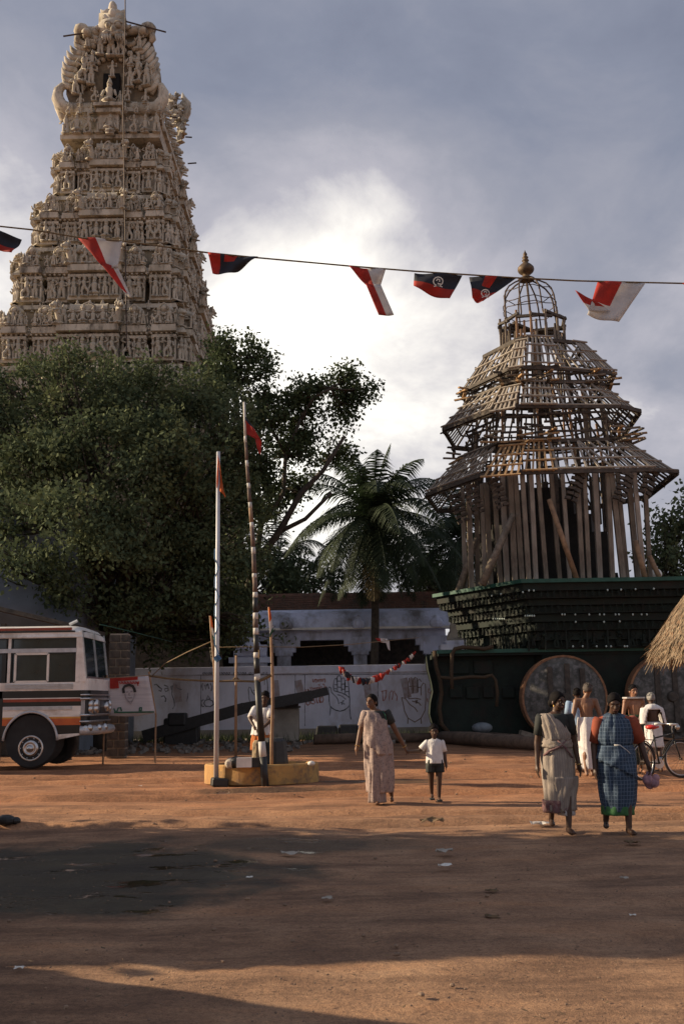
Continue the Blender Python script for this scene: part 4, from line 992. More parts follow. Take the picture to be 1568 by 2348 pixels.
# ------------------------------------------------------------ wooden temple car
CAR = thing('temple_car', 'huge wooden temple car with bare lattice roofs on a dark green carved base', 'temple car', (8.2, 38.8, 0))
def add_part(mb, name, m_, smooth=False, bevel=0): return mb.build(name, m_, CAR, smooth=smooth, bevel=bevel)
WC = Vector((8.05, 39.2, 0))
M_slat = mat('sun_greyed_slats', (.40, .35, .29), (.24, .205, .17), 5, .85, .3, 30)
def car_base():
    zd = 5.41
    deck = [(3.45, 38.6), (6.1, 34.0), (12.4, 33.9), (14.6, 38.0), (12.4, 43.2), (5.6, 43.2)]
    cx, cy = 8.9, 38.8
    rel = [(x - cx, y - cy) for x, y in deck]
    def zz(y, x=1100, d=37.5): return P(x, y, d).z
    levels = [(zd + .10, 1.0, (cx, cy))]
    mb = MB(); mb.stack(rel, [(zd - .04, 1.0, (cx, cy)), (zd + .09, 1.0, (cx, cy))]); add_part(mb, 'deck_rim', M_green_edge)
    # mouldings stepping in below the rim
    steps = [(zd - .042, .97), (zd - .30, .965), (zd - .32, .93), (zd - .55, .93), (zd - .57, .895), (zd - .78, .89), (zd - .80, .86), (zd - 1.05, .865), (zd - 1.07, .84), (zd - 1.32, .835), (zd - 1.34, .80), (zd - 1.62, .80), (zd - 1.64, .77), (zd - 1.95, .77), (zd - 1.97, .74), (zd - 2.25, .74)]
    prev = None
    for i in range(0, len(steps) - 1, 2):
        mb = MB(); mb.stack(rel, [(steps[i + 1][0], steps[i + 1][1], (cx, cy)), (steps[i][0], steps[i][1], (cx, cy))]); add_part(mb, 'moulding', M_green)
    mb = MB(); mb.stack(rel, [(.9, .66, (cx, cy)), (zd - 2.2, .69, (cx, cy))]); add_part(mb, 'base_core', M_green)
    # carved figures and brackets round the mouldings
    carv = MB(); r = random.Random(5)
    n = len(rel)
    dots = MB(); posts = 0
    for i in (0, 1, 5):
        a = Vector((*rel[i], 0)); b = Vector((*rel[(i + 1) % n], 0)); L = (b - a).length; u = (b - a).normalized(); nn = Vector((u.y, -u.x, 0))
        for zrow, k, s_ in ((zd - .52, .95, .24), (zd - 1.0, .885, .24), (zd - 1.58, .825, .26), (zd - 2.2, .765, .62)):
            cnt = int(L * k / (s_ * .9 if s_ < .4 else .42))
            for q in range(cnt):
                p = a.lerp(b, (q + .5) / cnt) * k + Vector((cx, cy, zrow)) + nn * .03
                M = Matrix(((u.x, nn.x * -1, 0, p.x), (u.y, nn.y * -1, 0, p.y), (0, 0, 1, p.z), (0, 0, 0, 1)))
                carv.merge(PROTO[('statue', r.choice([0, 1, 2, 3]))] if r.random() < .7 else PROTO[('yali', 0)], M @ TRS((0, 0, 0), r.uniform(-.3, .3), s_ * r.uniform(.85, 1.1)))
        # slender posts under the mouldings
        cnt = int(L / .8)
        for q in range(cnt):
            p = a.lerp(b, (q + .5) / cnt) * .80 + Vector((cx, cy, 0)); carv.bar(p + Vector((0, 0, zd - 2.3)), p + Vector((0, 0, zd - 1.6)), .05)
    o = add_part(carv, 'carving', M_green); o['kind'] = 'stuff'
    # small pale electric bulbs strung along the mouldings
    M_b = mat('milky_bulb_glass', (.55, .66, .62), (.45, .55, .52), 9, .35)
    pts = [(1127, 1366), (1148, 1362), (1198, 1358), (1212, 1354), (1223, 1354), (1392, 1353), (1423, 1352), (1456, 1351), (1498, 1350)]
    pts += [(1131 + 5 * i, 1419) for i in range(6)] + [(1204 + 5 * i, 1412) for i in range(5)] + [(1288 + x, 1409) for x in (0, 6, 30, 62, 86, 96, 122, 130, 162, 182, 194)] + [(1319, 1426), (1384, 1426), (1420, 1425)] + [(1313 + x, 1482) for x in (0, 22, 54, 76, 87, 118, 124)]
    for x, y in pts:
        # place each bulb just outside the moulding that its line of sight meets
        d = 34.0
        zt = zd - (.45 if y < 1380 else 1.3 if y < 1440 else 2.2); k = .985 if y < 1380 else .875 if y < 1440 else .82
        for dd in np.arange(33.0, 41, .04):
            p = P(x, y, dd); inside = True
            for i in range(n):
                a = Vector((rel[i][0] * k + cx, rel[i][1] * k + cy)); b = Vector((rel[(i + 1) % n][0] * k + cx, rel[(i + 1) % n][1] * k + cy))
                e = b - a
                if e.x * (p.y - a.y) - e.y * (p.x - a.x) < 0: inside = False; break
            if inside: break
        mb = MB(); mb.sph(P(x, y, dd - .05), (.034, .034, .04), 7, 5); add_part(mb, 'bulb', M_b, True)
    # lower hull: two great side beams with upturned nose, seen on the left
    hull = [(995, 1494), (1000, 1530), (1008, 1560), (1012, 1585), (1006, 1612), (1004, 1640), (1010, 1662), (1028, 1684), (1050, 1697), (1100, 1702), (1560, 1700), (1700, 1700), (1700, 1494)]
    for dep in (35.9, 38.9):
        mb = MB(); mb.prism([(P(x, y, 35.9).x, dep, max(P(x, y, 35.9).z, .05)) for x, y in hull], (0, .9, 0)); add_part(mb, 'side_beam', M_green, bevel=.04)
    mb = MB(); xs = P(995, 1494, 35.9).x
    mb.box((xs + 5.6, 38.0, P(1100, 1496, 35.9).z - .05), (11.0, 5.2, .16)); add_part(mb, 'lower_deck', M_green)
    mb = MB(); mb.box((xs + 5.6, 35.36, P(1100, 1496, 35.9).z + .02), (11.1, .10, .13)); add_part(mb, 'deck_rim', M_green_edge)
    # coir garland and haul rope hung over the nose
    mb = MB(); M_g = mat('shaded_coir_rope', (.085, .055, .03), (.045, .03, .018), 30, .95, .3, 90)  # darker coir copy, the shade along the hull put into its colour
    mb.tube([P(x, y, 35.75) for x, y in ((996, 1492), (1000, 1530), (1009, 1560), (1012, 1590), (1007, 1625), (1012, 1660), (1030, 1682))], .075, 7); add_part(mb, 'haul_rope', M_g, True)
    mb = MB(); mb.tube([P(x, y, 35.2) for x, y in ((1036, 1580), (1034, 1540), (1036, 1500), (1042, 1488), (1060, 1484), (1085, 1485), (1110, 1488), (1130, 1482))], .07, 7); add_part(mb, 'haul_rope', M_g, True)
    mb = MB(); mb.tube([P(x, y, 35.2) for x, y in ((1010, 1553), (1040, 1556), (1080, 1552), (1110, 1553), (1127, 1548), (1136, 1560), (1140, 1590), (1138, 1620))], .06, 7); add_part(mb, 'haul_rope', M_g, True)
    # carved panels on the nose
    for x0, x1, y0, y1 in ((1030, 1060, 1572, 1600), (1068, 1098, 1575, 1602), (1106, 1132, 1572, 1600), (1150, 1180, 1575, 1600), (1030, 1075, 1515, 1545), (1085, 1130, 1515, 1545)):
        a = P(x0, y0, 35.85); b = P(x1, y1, 35.85); mb = MB(); mb.box(((a.x + b.x) / 2, 35.86, (a.z + b.z) / 2), (abs(b.x - a.x), .12, abs(a.z - b.z))); add_part(mb, 'carved_panel', M_green, bevel=.03)
car_base()

def wheel(cx, cy, cz, r):
    w = MB(); w.lathe([(.02, -.30), (r * .83, -.30), (r * .83, -.24), (r * .97, -.24), (r, -.2), (r, .3), (.02, .3)], (cx, cy, cz), 48, 'Y', caps=False)
    return w
M_wheel = mat('old_wheel_wood', (.15, .145, .13), (.07, .068, .06), 3.5, .9, .5, 12, c3=(.22, .20, .19), mscale=7)
M_rim = mat('sunlit_orange_rim', (.34, .17, .085), (.20, .10, .055), 6, .85, .4, 30)  # orange rim, the low sun on it put into the colour
for cxp, cyp in ((1291, 1606), (1535, 1604)):
    c = P(cxp, cyp, 35.0); rr = 1.44
    c.z = rr + .02
    o = add_part(wheel(c.x, 35.0, c.z, rr), 'wheel', M_wheel, True)
    rm = MB(); rm.lathe([(rr * .97, -.26), (rr + .03, -.26), (rr + .03, .32), (rr * .97, .32)], (c.x, 35.0, c.z), 48, 'Y', caps=False); q = rm.build('rim', M_rim, o, smooth=False)
    for k, xo in enumerate((-.50, .10, .62)):
        bb = MB(); hgt = math.sqrt((rr * .82) ** 2 - xo ** 2); bb.box((c.x + xo, 34.66, c.z), (.17, .12, 2 * hgt)); bb.build('batten', M_wood_dark, o)
    hb = MB(); hb.lathe([(.14, -.42), (.17, -.40), (.20, -.30)], (c.x, 35.0, c.z), 16, 'Y'); hb.build('hub', M_wood_dark, o)
    # chock
    ch = MB(); ch.box((c.x - 1.25, 34.9, .16), (.7, .5, .32), (0, .3, 0)); ch.build('chock', M_wood, CAR)

# superstructure ------------------------------------------------
def ring_pts(lst): return [P(x, y, d) for x, y, d in lst]
def sym(front, c, z):
    """complete a roof outline by point reflection about the middle of the car"""
    f = [Vector((p.x, p.y, z)) for p in front]; return f + [Vector((2 * c.x - p.x, 2 * c.y - p.y, z)) for p in f]
r_car = random.Random(12)
n_slat = [0]
slat_mesh = {}
def stick(a, b, w, h, name, m_, up=Vector((0, 0, 1)), jit=.0):
    a = Vector(a); b = Vector(b)
    if jit:
        a += Vector((r_car.gauss(0, jit), r_car.gauss(0, jit), r_car.gauss(0, jit))); b += Vector((r_car.gauss(0, jit), r_car.gauss(0, jit), r_car.gauss(0, jit)))
    L = (b - a).length
    if L < .02: return
    key = (round(w, 3), round(h, 3), m_.name)
    if key not in slat_mesh: slat_mesh[key] = MB().box((0, 0, .5), (w, h, 1)).mesh('timber', m_)
    d = (b - a).normalized(); up = Vector(up)
    if abs(d.dot(up)) > .98: up = Vector((0, 1, 0))
    y = (up - d * up.dot(d)).normalized(); x = y.cross(d).normalized()
    M = Matrix(((x.x, y.x, d.x * L, a.x), (x.y, y.y, d.y * L, a.y), (x.z, y.z, d.z * L, a.z), (0, 0, 0, 1)))
    return inst(slat_mesh[key], name, CAR, Matrix.Translation(-CAR.location) @ M)
joined = MB()
def jstick(a, b, w, h, up=Vector((0, 0, 1))): joined.bar(a, b, w, h, up)
def panel(p00, p10, p11, p01, nu, nv, m_, single=True, w=.07, wob=.0, hip=None):
    """slatted roof panel: p00-p10 lower edge, p01-p11 upper edge"""
    n = (p10 - p00).cross(p01 - p00).normalized()
    if n.z < 0: n = -n
    nu = max(nu, 1)
    u = (p10 - p00).normalized(); mid = (p01 + p11) / 2 - (p00 + p10) / 2; perp = -(mid - u * mid.dot(u))
    pairs = [(p00.lerp(p10, i / nu), p01.lerp(p11, i / nu)) for i in range(nu + 1)]
    if hip in ('r', 'l'):
        hd_ = (p10 - p11) if hip == 'r' else (p00 - p01); q0, q1 = (p01, p11) if hip == 'r' else (p11, p01)
        Lu = (q1 - q0).length; sp = max(1, int(round(Lu / .36))); cut = int(sp * .55)
        pairs = [(q0.lerp(q1, i / sp) + (perp if i <= cut else hd_), q0.lerp(q1, i / sp)) for i in range(sp + 1)]
        f0_ = q0.lerp(q1, cut / sp); gap_ = (hd_ - perp).length; k_ = max(1, int(gap_ / .34))
        pairs += [(f0_ + perp.lerp(hd_, i / k_), f0_) for i in range(1, k_ + 1)]
        st0 = (p00 if hip == 'r' else p10); off0 = q0 + perp - st0; m0 = int(off0.length / .36)
        pairs += [(st0.lerp(q0 + perp, i / (m0 + 1)), (st0.lerp(q0 + perp, i / (m0 + 1))).lerp(q0, i / (m0 + 1)) if i else q0) for i in range(m0 + 1)]
    for a, b in pairs:
        if single and n_slat[0] < 285: n_slat[0] += 1; stick(a, b, w, .05, 'slat', m_, n, .008 + wob)
        else: jstick(a, b, w, .05, n)
    for j in range(nv + 1):
        t = j / nv; a = p00.lerp(p01, t) + n * .05; b = p10.lerp(p11, t) + n * .05
        e = (b - a).normalized() * .12
        if single and n_slat[0] < 285: n_slat[0] += 1; stick(a - e, b + e, w * .9, .05, 'slat', m_, n, .008 + wob)
        else: jstick(a - e, b + e, w * .9, .05, n)
def fan(pa, pb, apex, nu, m_):
    """triangular hip: slats fanned from the apex corner"""
    for i in range(nu + 1):
        t = i / nu; stick(pa.lerp(pb, t), apex, .075, .05, 'hip_slat', m_, jit=.01)
zA0 = P(1240, 838, 36.0).z; zA1 = P(1240, 783, 37.4).z
zB0 = P(1230, 928, 35.3).z; zB1 = P(1230, 880, 36.6).z
zC0 = P(1220, 1077, 34.6).z; zC1 = P(1220, 1016, 36.3).z
def solve(x, y, z):
    r = rgt * ((x - 784) / FPX) + upv * ((1174 - y) / FPX) + fwd
    return r * ((z - CAMH) / r.z) + Vector((0, 0, CAMH))
cC = Vector((7.95, 39.2)); cB = Vector((7.95, 39.3)); cA = Vector((7.95, 39.4))
levels = [
    # lower edge pixels (left .. right), upper scale, z0, z1, panel divisions
    ('C', [(977, 1130), (1099, 1086), (1190, 1079), (1268, 1077), (1496, 1072), (1552, 1076)], zC0, zC1, cC, .70, [9, 5, 4, 14, 4]),
    ('B', [(1016, 980), (1126, 938), (1180, 927), (1264, 927), (1419, 927), (1466, 938)], zB0, zB1, cB, .72, [9, 4, 5, 10, 4]),
    ('A', [(1056, 895), (1165, 842), (1191, 838), (1287, 841), (1370, 848), (1408, 852)], zA0, zA1, cA, .66, [9, 2, 6, 7, 4]),
]
OUT = {}
for nm, px, z0, z1, c, k, divs in levels:
    lo = [solve(x, y, z0) for x, y in px]
    for p in lo: p.y = min(max(p.y, 33.8), 41.8)
    full = lo + [Vector((c.x + (c.x - p.x) * .94, c.y + (c.y - p.y) * .62, z0)) for p in lo]
    up = [Vector((c.x + (p.x - c.x) * k, c.y + (p.y - c.y) * k, z1)) for p in full]
    OUT[nm] = (full, up)
    n = len(full)
    for i in range(n):
        a, b = full[i], full[(i + 1) % n]; ua, ub = up[i], up[(i + 1) % n]
        L = (b - a).length
        if L < .05: continue
        vis = i < len(px) - 1
        nu = divs[i] if vis else max(2, int(L / .45))
        g = .02 if (vis and i in (0, 3)) else .09
        # front panels are separate crates of slats with a small gap and their own tilt
        sh = Vector((r_car.uniform(-.05, .05), 0, r_car.uniform(-.10, .10))) if vis else Vector((0, 0, 0))
        if vis and i == 1: sh += Vector((-.05, -.45, -.22))
        if vis and i == 2: sh += Vector((.10, -.15, .02))
        new = (nm == 'C' and i in (1, 2))
        a2, b2, ua2, ub2 = a.lerp(b, g) + sh, b.lerp(a, g) + sh, ua.lerp(ub, g) + sh, ub.lerp(ua, g) + sh
        panel(a2, b2, ub2, ua2, nu, 3, M_wood_new if new else M_slat, vis, hip={0: 'l', 3: 'r'}.get(i) if vis else None)
        if False:   # hip: diagonal slats toward the right end
            fan(b2.lerp(a2, .30) + Vector((0, 0, .1)), b2 + Vector((0, 0, .1)), ub2.lerp(ua2, .30) + Vector((0, 0, .1)), 3, M_slat)
    # second layer sagging under the outer eave at both ends
    for i in (0, len(px) - 1):
        a, b = full[i] + Vector((0, .15, -.22)), full[(i + 1) % n] + Vector((0, .15, -.22)); ua, ub = up[i].lerp(full[i], .45) + Vector((0, .1, -.3)), up[(i + 1) % n].lerp(full[(i + 1) % n], .45) + Vector((0, .1, -.3))
        panel(a, b, ub, ua, 6, 2, M_wood_dark, False)
    # ridge frame
    for i in range(n): jstick(up[i], up[(i + 1) % n], .14, .14); jstick(full[i] + Vector((0, 0, -.08)), full[(i + 1) % n] + Vector((0, 0, -.08)), .12, .14)
def scale_ring(full, k, c, z): return [Vector((c.x + (p.x - c.x) * k, c.y + (p.y - c.y) * k, z)) for p in full]
def along(ring, step):
    out = []
    n = len(ring)
    for i in range(n):
        a, b = ring[i], ring[(i + 1) % n]; L = (b - a).length; m_ = max(1, int(L / step))
        for q in range(m_): out.append(a.lerp(b, (q + r_car.uniform(.3, .7)) / m_))
    return out
# drums of upright poles between the roofs
def drum(ring_lo, ring_hi, step, zlo, zhi, over, w=.075, lean=.05, rails=(), front_ratio=.6):
    for i, p in enumerate(along(ring_lo, step)):
        c = cB; t = .5
        q = Vector((c.x + (p.x - c.x) * ring_hi, c.y + (p.y - c.y) * ring_hi, zhi + r_car.uniform(-.1, over)))
        q.x += r_car.gauss(0, lean); q.y += r_car.gauss(0, lean)
        a = Vector((p.x, p.y, zlo - r_car.uniform(0, .3)))
        m_ = r_car.choice([M_wood, M_wood, M_bamboo, M_wood_dark])
        if p.y < c.y + 1: stick(a, q, w * r_car.uniform(.8, 1.25), w, 'pole', m_)
        else: jstick(a, q, w * r_car.uniform(.8, 1.25), w)
fC, uC = OUT['C']; fB, uB = OUT['B']; fA, uA = OUT['A']
drum(scale_ring(fC, .62, cC, 0), .92, .62, zC1 - .5, zB0 + .2, .5)
drum(scale_ring(fC, .44, cC, 0), .95, 1.0, zC1 - .8, zB0 + .3, .6)
drum(scale_ring(fB, .60, cB, 0), .90, .62, zB1 - .5, zA0 + .2, .4)
drum(scale_ring(fA, .52, cA, 0), .85, .55, zA0 - .9, zA1 + .55, .45, .08)
drum(scale_ring(fA, .38, cA, 0), .98, .62, zA0 - .4, P(1220, 745, 38.5).z, .25, .08)
# horizontal rails, stacked planks and little corner pavilions of loose boards
for zz_, k, ring, c in [(zC1 + .15 + .32 * i, .66 - .01 * i, fC, cC) for i in range(4)] + [(zB1 + .1 + .30 * i, .66, fB, cB) for i in range(3)] + [(zA1 + .1, .60, fA, cA)]:
    rg_ = scale_ring(ring, k, c, zz_); n = len(rg_)
    for i in range(n):
        if r_car.random() < .93:
            a = rg_[i] + Vector((r_car.gauss(0, .05), r_car.gauss(0, .05), r_car.gauss(0, .05))); b = rg_[(i + 1) % n] + Vector((r_car.gauss(0, .05), r_car.gauss(0, .05), r_car.gauss(0, .05)))
            jstick(a, b, .06, .08)
for nm, c, z1_, k in (('C', cC, zC1, .74), ('B', cB, zB1, .76)):
    full = OUT[nm][0]
    for i in (0, 1, 2, 3, 4, 5):
        p = Vector((c.x + (full[i].x - c.x) * k, c.y + (full[i].y - c.y) * k, z1_ - .1))
        for q in range(6):
            a_ = r_car.uniform(-.5, .5) + (0 if q % 2 else 1.57); hw_ = .48 - .035 * q + r_car.uniform(-.1, .1)
            d_ = Vector((math.cos(a_), math.sin(a_), r_car.uniform(-.06, .06))) * hw_
            o_ = p + Vector((0, 0, .11 * q)) + Vector((r_car.gauss(0, .05), r_car.gauss(0, .05), 0))
            stick(o_ - d_, o_ + d_, .11, .06, 'board', r_car.choice([M_wood, M_wood, M_wood_new, M_wood_dark]))
joined_o = None
# tall pillars carrying the lowest roof
zdk = 5.50
for (xb, xt) in ((1066, 1058), (1080, 1072), (1094, 1090), (1112, 1104), (1124, 1112), (1147, 1130), (1162, 1150), (1180, 1168), (1196, 1180), (1212, 1196), (1252, 1232), (1283, 1262), (1306, 1288), (1335, 1322), (1428, 1400), (1438, 1414), (1462, 1438), (1476, 1452), (1490, 1476), (1375, 1362), (1404, 1392), (1228, 1216), (1350, 1338)):
    zt = zC0 + .1
    # the pillar foot stands on the deck where the line of sight from the measured pixel meets it, set back from the rim
    edge = (xb - 1066) / (1195 - 1066)
    d = 37.6 - 2.6 * min(max(edge, 0), 1) + (.35 * (xb % 3))
    f0 = P(xb, 1335, d); t0 = P(xt, 1080, d - .0)
    w = r_car.uniform(.13, .19)
    stick((f0.x, f0.y, zdk), (t0.x, t0.y, zt), w, w, 'pillar', r_car.choice([M_slat, M_wood, M_wood]))
for p in along(scale_ring(fC, .60, cC, 0), .9):
    if p.y > 39.2: jstick((p.x, p.y, zdk - .1), (p.x + r_car.gauss(0, .08), p.y, zC0 + .9), .22, .22)
for xb, xt, yt, d, m_ in ((1104, 1176, 1180, 35.4, M_wood), (1323, 1258, 1145, 34.7, M_bamboo), (1050, 1092, 1235, 37.6, M_wood), (1480, 1456, 1240, 34.9, M_bamboo), (1515, 1488, 1275, 35.2, M_bamboo)):
    a = P(xb, 1333, d); b = P(xt, yt, d + .1); mb = MB(); mb.tube([(a.x, a.y, zdk - .02), b], [.15 if m_ is M_wood else .10, .11 if m_ is M_wood else .09], 8); mb.build('brace', m_, CAR, smooth=True)
# boarded chamber inside, its interior shade put into a near-black colour
cham = [(6.0, 36.6), (10.2, 36.6), (11.2, 40), (10.0, 42.5), (6.2, 42.5), (5.0, 40)]; rel = [(x - 8.1, y - 39.6) for x, y in cham]
M_chamber_shade = mat('chamber_shade_timber', (.022, .020, .017), (.012, .011, .010), 4, .95)  # timber coloured near black for the shade behind the pillars
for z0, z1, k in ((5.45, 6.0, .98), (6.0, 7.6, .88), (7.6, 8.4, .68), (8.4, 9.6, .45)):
    mb = MB(); mb.stack(rel, [(z0, k, (8.1, 39.6)), (z1 - .003, k, (8.1, 39.6))]); mb.build('inner_chamber', M_chamber_shade, CAR)
for k in range(16):
    a = 2 * math.pi * k / 16; p = Vector((8.1 + 2.5 * math.cos(a), 39.6 + 2.7 * math.sin(a), 8)); jstick(p, p + Vector((0, 0, 2.5)), .16, .16)
# carved eave brackets at the outer corners
for x, y, d, sg in ((1040, 1150, 37.2, -1), (1075, 1130, 36.0, -1), (1500, 1085, 34.8, 1), (1440, 1100, 34.6, 1), (1330, 1100, 34.8, 1), (1130, 1115, 35.4, -1)):
    mb = MB()
    for k in range(6):
        p = P(x - sg * (4 + k * 5), y + k * 11 - 14, d); mb.box(p, (.40 - .04 * k, .16, .10), (0, sg * .25, 0)); mb.box(P(x + sg * (6 - k * 4), y + k * 11 - 8, d), (.18, .12, .12), (0, sg * .5, .2))
    mb.build('carved_bracket', M_wood_dark, CAR)
# top platform, iron cage, finial
zt = P(1221, 742, 39).z; ct = Vector((P(1221, 742, 39).x, 39.2)); rt = 1.36
for k in range(14):
    a = 2 * math.pi * k / 14; b = a + 2 * math.pi / 14 * r_car.uniform(1.0, 1.5)
    stick((ct.x + rt * math.cos(a), ct.y + rt * math.sin(a), zt + r_car.uniform(-.1, .12)), (ct.x + rt * math.cos(b), ct.y + rt * math.sin(b), zt + r_car.uniform(-.1, .12)), .13, .10, 'ring_log', M_wood_dark)
    p = Vector((ct.x + rt * .97 * math.cos(a), ct.y + rt * .97 * math.sin(a), 0)); stick((p.x, p.y, zA1 - .4), (p.x, p.y, zt + r_car.uniform(0, .35)), .085, .085, 'pole', r_car.choice([M_wood, M_bamboo]))
for k in range(5):
    a = r_car.uniform(0, 3.14); stick((ct.x - rt * math.cos(a), ct.y - rt * math.sin(a), zt - .25), (ct.x + rt * math.cos(a), ct.y + rt * math.sin(a), zt - .2), .10, .10, 'cross_log', M_wood_dark)
zf = P(1208, 636, 39).z; xf = P(1208, 636, 39).x
for k in range(8):
    a = 2 * math.pi * (k + .3) / 8; pts = []
    for t, rr in ((0, 1.34), (.03, 1.20), (.10, 1.12), (.35, 1.10), (.55, 1.08), (.70, 1.0), (.82, .82), (.92, .52), (.98, .25), (1.0, .1)):
        cxm = ct.x + (xf - ct.x) * t; pts.append((cxm + rr * math.cos(a), ct.y + rr * math.sin(a), zt + (zf - zt) * t))
    mb = MB(); mb.tube(pts, .035, 6); mb.build('cage_rib', M_iron, CAR, smooth=True)
for t, rr in ((.42, 1.1), (.30, 1.11), (.66, 1.02)):
    pts = [(ct.x + (xf - ct.x) * t + rr * math.cos(2 * math.pi * k / 16), ct.y + rr * math.sin(2 * math.pi * k / 16), zt + (zf - zt) * t + .05 * math.sin(k * 2.3)) for k in range(17)]
    mb = MB(); mb.tube(pts, .02, 5); mb.build('cage_hoop', M_iron, CAR, smooth=True)
mb = MB(); mb.tube([(ct.x, ct.y, zt - .3), (xf, ct.y, zf + .1)], .05, 6); mb.build('mast', M_iron, CAR)
k_ = FPX / 39.0
prof = [(.02, 0), (.33, 0), (.36, .05), (.28, .10), (.16, .16), (.13, .24), (.20, .28), (.30, .36), (.35, .47), (.33, .58), (.24, .68), (.12, .78), (.10, .84), (.15, .87), (.15, .90), (.08, .95), (.13, 1.00), (.13, 1.04), (.06, 1.10), (.09, 1.14), (.08, 1.20), (.03, 1.28), (.01, 1.36)]
mb = MB(); mb.lathe(prof, (xf, ct.y, zf - .05), 18); mb.build('finial', mat('tarnished_brass', (.13, .085, .045), (.06, .042, .028), 5, .6, .3, 20, metal=.3), CAR, smooth=True)
o = joined.build('timber', M_wood_dark, CAR); o['kind'] = 'stuff'
# ------------------------------------------------------------ bus
def bus():
    D = 24.0
    def q(zx, zy, d=D): return P(zx * .3646, 1388.3 + zy * .3646, d)
    M_cream = mat('cream_bus_paint', (.84, .81, .76), (.70, .67, .63), 1.6, .38, c3=(.48, .43, .37), mscale=1.2)
    M_bk = mat('black_bus_paint', (.014, .016, .018), (.009, .01, .011), 3, .3)
    M_or = mat('orange_bus_stripe', (.52, .12, .03), (.40, .085, .025), 3, .4)
    M_rd = mat('red_bus_stripe', (.30, .055, .025), (.22, .04, .02), 3, .4)
    M_al = mat('aluminium_trim', (.52, .54, .57), (.40, .42, .44), 7, .4, metal=.35)
    M_ty = mat('tyre_rubber', (.022, .021, .02), (.035, .03, .026), 9, .9, .3, 30)
    M_seat = mat('bus_interior', (.03, .03, .03), (.02, .02, .02), 3, .9)
    M_rail = M_al
    xr = q(585, 500).x; xl = xr - 9.6; W = 2.35; yb = D + W
    zroof = q(300, 122).z; zt = q(300, 195).z; zb = q(300, 810).z
    t = thing('bus', 'white bus with orange, red and black stripes and chrome front, leaving the left edge', 'bus', ((xl + xr) / 2, D + W / 2, 0))
    def prt(mb, name, m_, par=t, sm=False, bevel=0): return mb.build(name, m_, par, smooth=sm, bevel=bevel)
    Z = lambda y: q(300, y).z
    X = lambda x, y=500: q(x, y).x
    # roof: rounded cross-section, with the front drooping
    mb = MB(); n = 9; pts = []
    secs = [(xl, 0), (X(400, 150), 0), (X(460, 150), .02), (X(495, 150), .07), (X(515, 150), .17), (X(524, 160), .30)]
    for x, dz in secs:
        for k in range(n):
            a = math.pi * k / (n - 1); yy = D + W / 2 - (W / 2 + .02) * math.copysign(abs(math.cos(a)) ** .55, math.cos(a)); zz = zt - .02 + (zroof - zt - dz + .04) * math.sin(a) ** .6
            pts.append((x, yy, zz))
    mb.grid(pts, n, len(secs)); mb.add([pts[-n + k] for k in range(n)], [tuple(range(n))]); prt(mb, 'roof', M_cream, sm=True)
    # side structure, built round real window openings
    side = MB(); th = .06
    def sb(x0, x1, y0, y1, name, m_, out=0, par=t, sides=(D,), bevel=0):
        if len(sides) > 1: return [sb(x0, x1, y0, y1, name, m_, out, par, (y_,), bevel) for y_ in sides][0]
        mb = MB()
        for yy in sides:
            mb.box(((X(x0) + X(x1)) / 2, yy + (th / 2 - out if yy == D else -th / 2 + out), (Z(y0) + Z(y1)) / 2), (abs(X(x1) - X(x0)), th, abs(Z(y0) - Z(y1))))
        return prt(mb, name, m_, par, bevel=bevel)
    XL = (xl - X(0)) / (X(1) - X(0))
    full = (D, yb)
    sb(XL, 500, 170, 204.5, 'header', M_cream, sides=full)
    sb(XL, 440, 140, 156, 'roof_stripe', M_rd, .012); sb(XL, 462, 160, 170, 'roof_stripe', M_bk, .012)
    sb(XL, 478, 270, 296, 'window_rail', M_al, .01, sides=full)
    sb(XL, 515, 484, 536, 'belt_panel', M_cream, sides=full)
    for y in (494, 503, 512, 521): sb(35, 462, y, y + 5, 'trim_strip', M_al, .022)
    sb(XL, 515, 536, 582, 'black_band', M_bk, .0, sides=full); sb(27, 515, 581, 587, 'white_line', M_white, .012); sb(27, 515, 587, 606, 'red_stripe', M_rd, .008)
    sb(27, 515, 606, 634, 'black_band', M_bk)
    sb(462, 515, 634, 661.5, 'lower_panel', M_cream); sb(32, 460, 636, 656, 'trim_strip', M_al, .02); sb(27, 461.5, 634, 661.5, 'lower_panel', M_cream)
    # stripes with the wheel arch cut out
    cxw, cyw, ra = 208, 855, 172
    def arch(y0, y1, m_, name, x0=27, x1=515, out=0.0):
        for xa, xb in ((x0, None), (None, x1)):
            mb = MB(); poly = []
            ys = np.linspace(y0, y1, 6)
            if xa is not None: poly = [(x0, y0)] + [(cxw - math.sqrt(max(ra ** 2 - (y - cyw) ** 2 * .87, 0)) - .01, y) for y in ys] + [(x0, y1)]
            else: poly = [(x1, y0)] + [(cxw + math.sqrt(max(ra ** 2 - (y - cyw) ** 2 * .87, 0)), y) for y in ys] + [(x1, y1)]
            mb.prism([(X(x), D - out, Z(y)) for x, y in poly], (0, th, 0)); prt(mb, name, m_)
    arch(662, 689.7, M_cream, 'lower_panel'); arch(690, 701, M_white, 'cream_stripe'); arch(701, 712, mat('amber_bus_stripe', (.62, .30, .06), (.5, .22, .05), 3, .4), 'amber_stripe'); arch(712, 754, M_or, 'orange_stripe'); arch(754, 808, M_bk, 'skirt')
    sb(XL, 20, 536, 860, 'side_panel', M_bk, sides=full); sb(XL, 515, 536, 800, 'far_side_panel', M_cream, sides=(yb,))
    mb = MB(); mb.box(((xl + xr) / 2 - .3, D + W / 2, (Z(800) + Z(760)) / 2), (xr - xl - .8, W - .2, .12)); prt(mb, 'floor', M_seat)
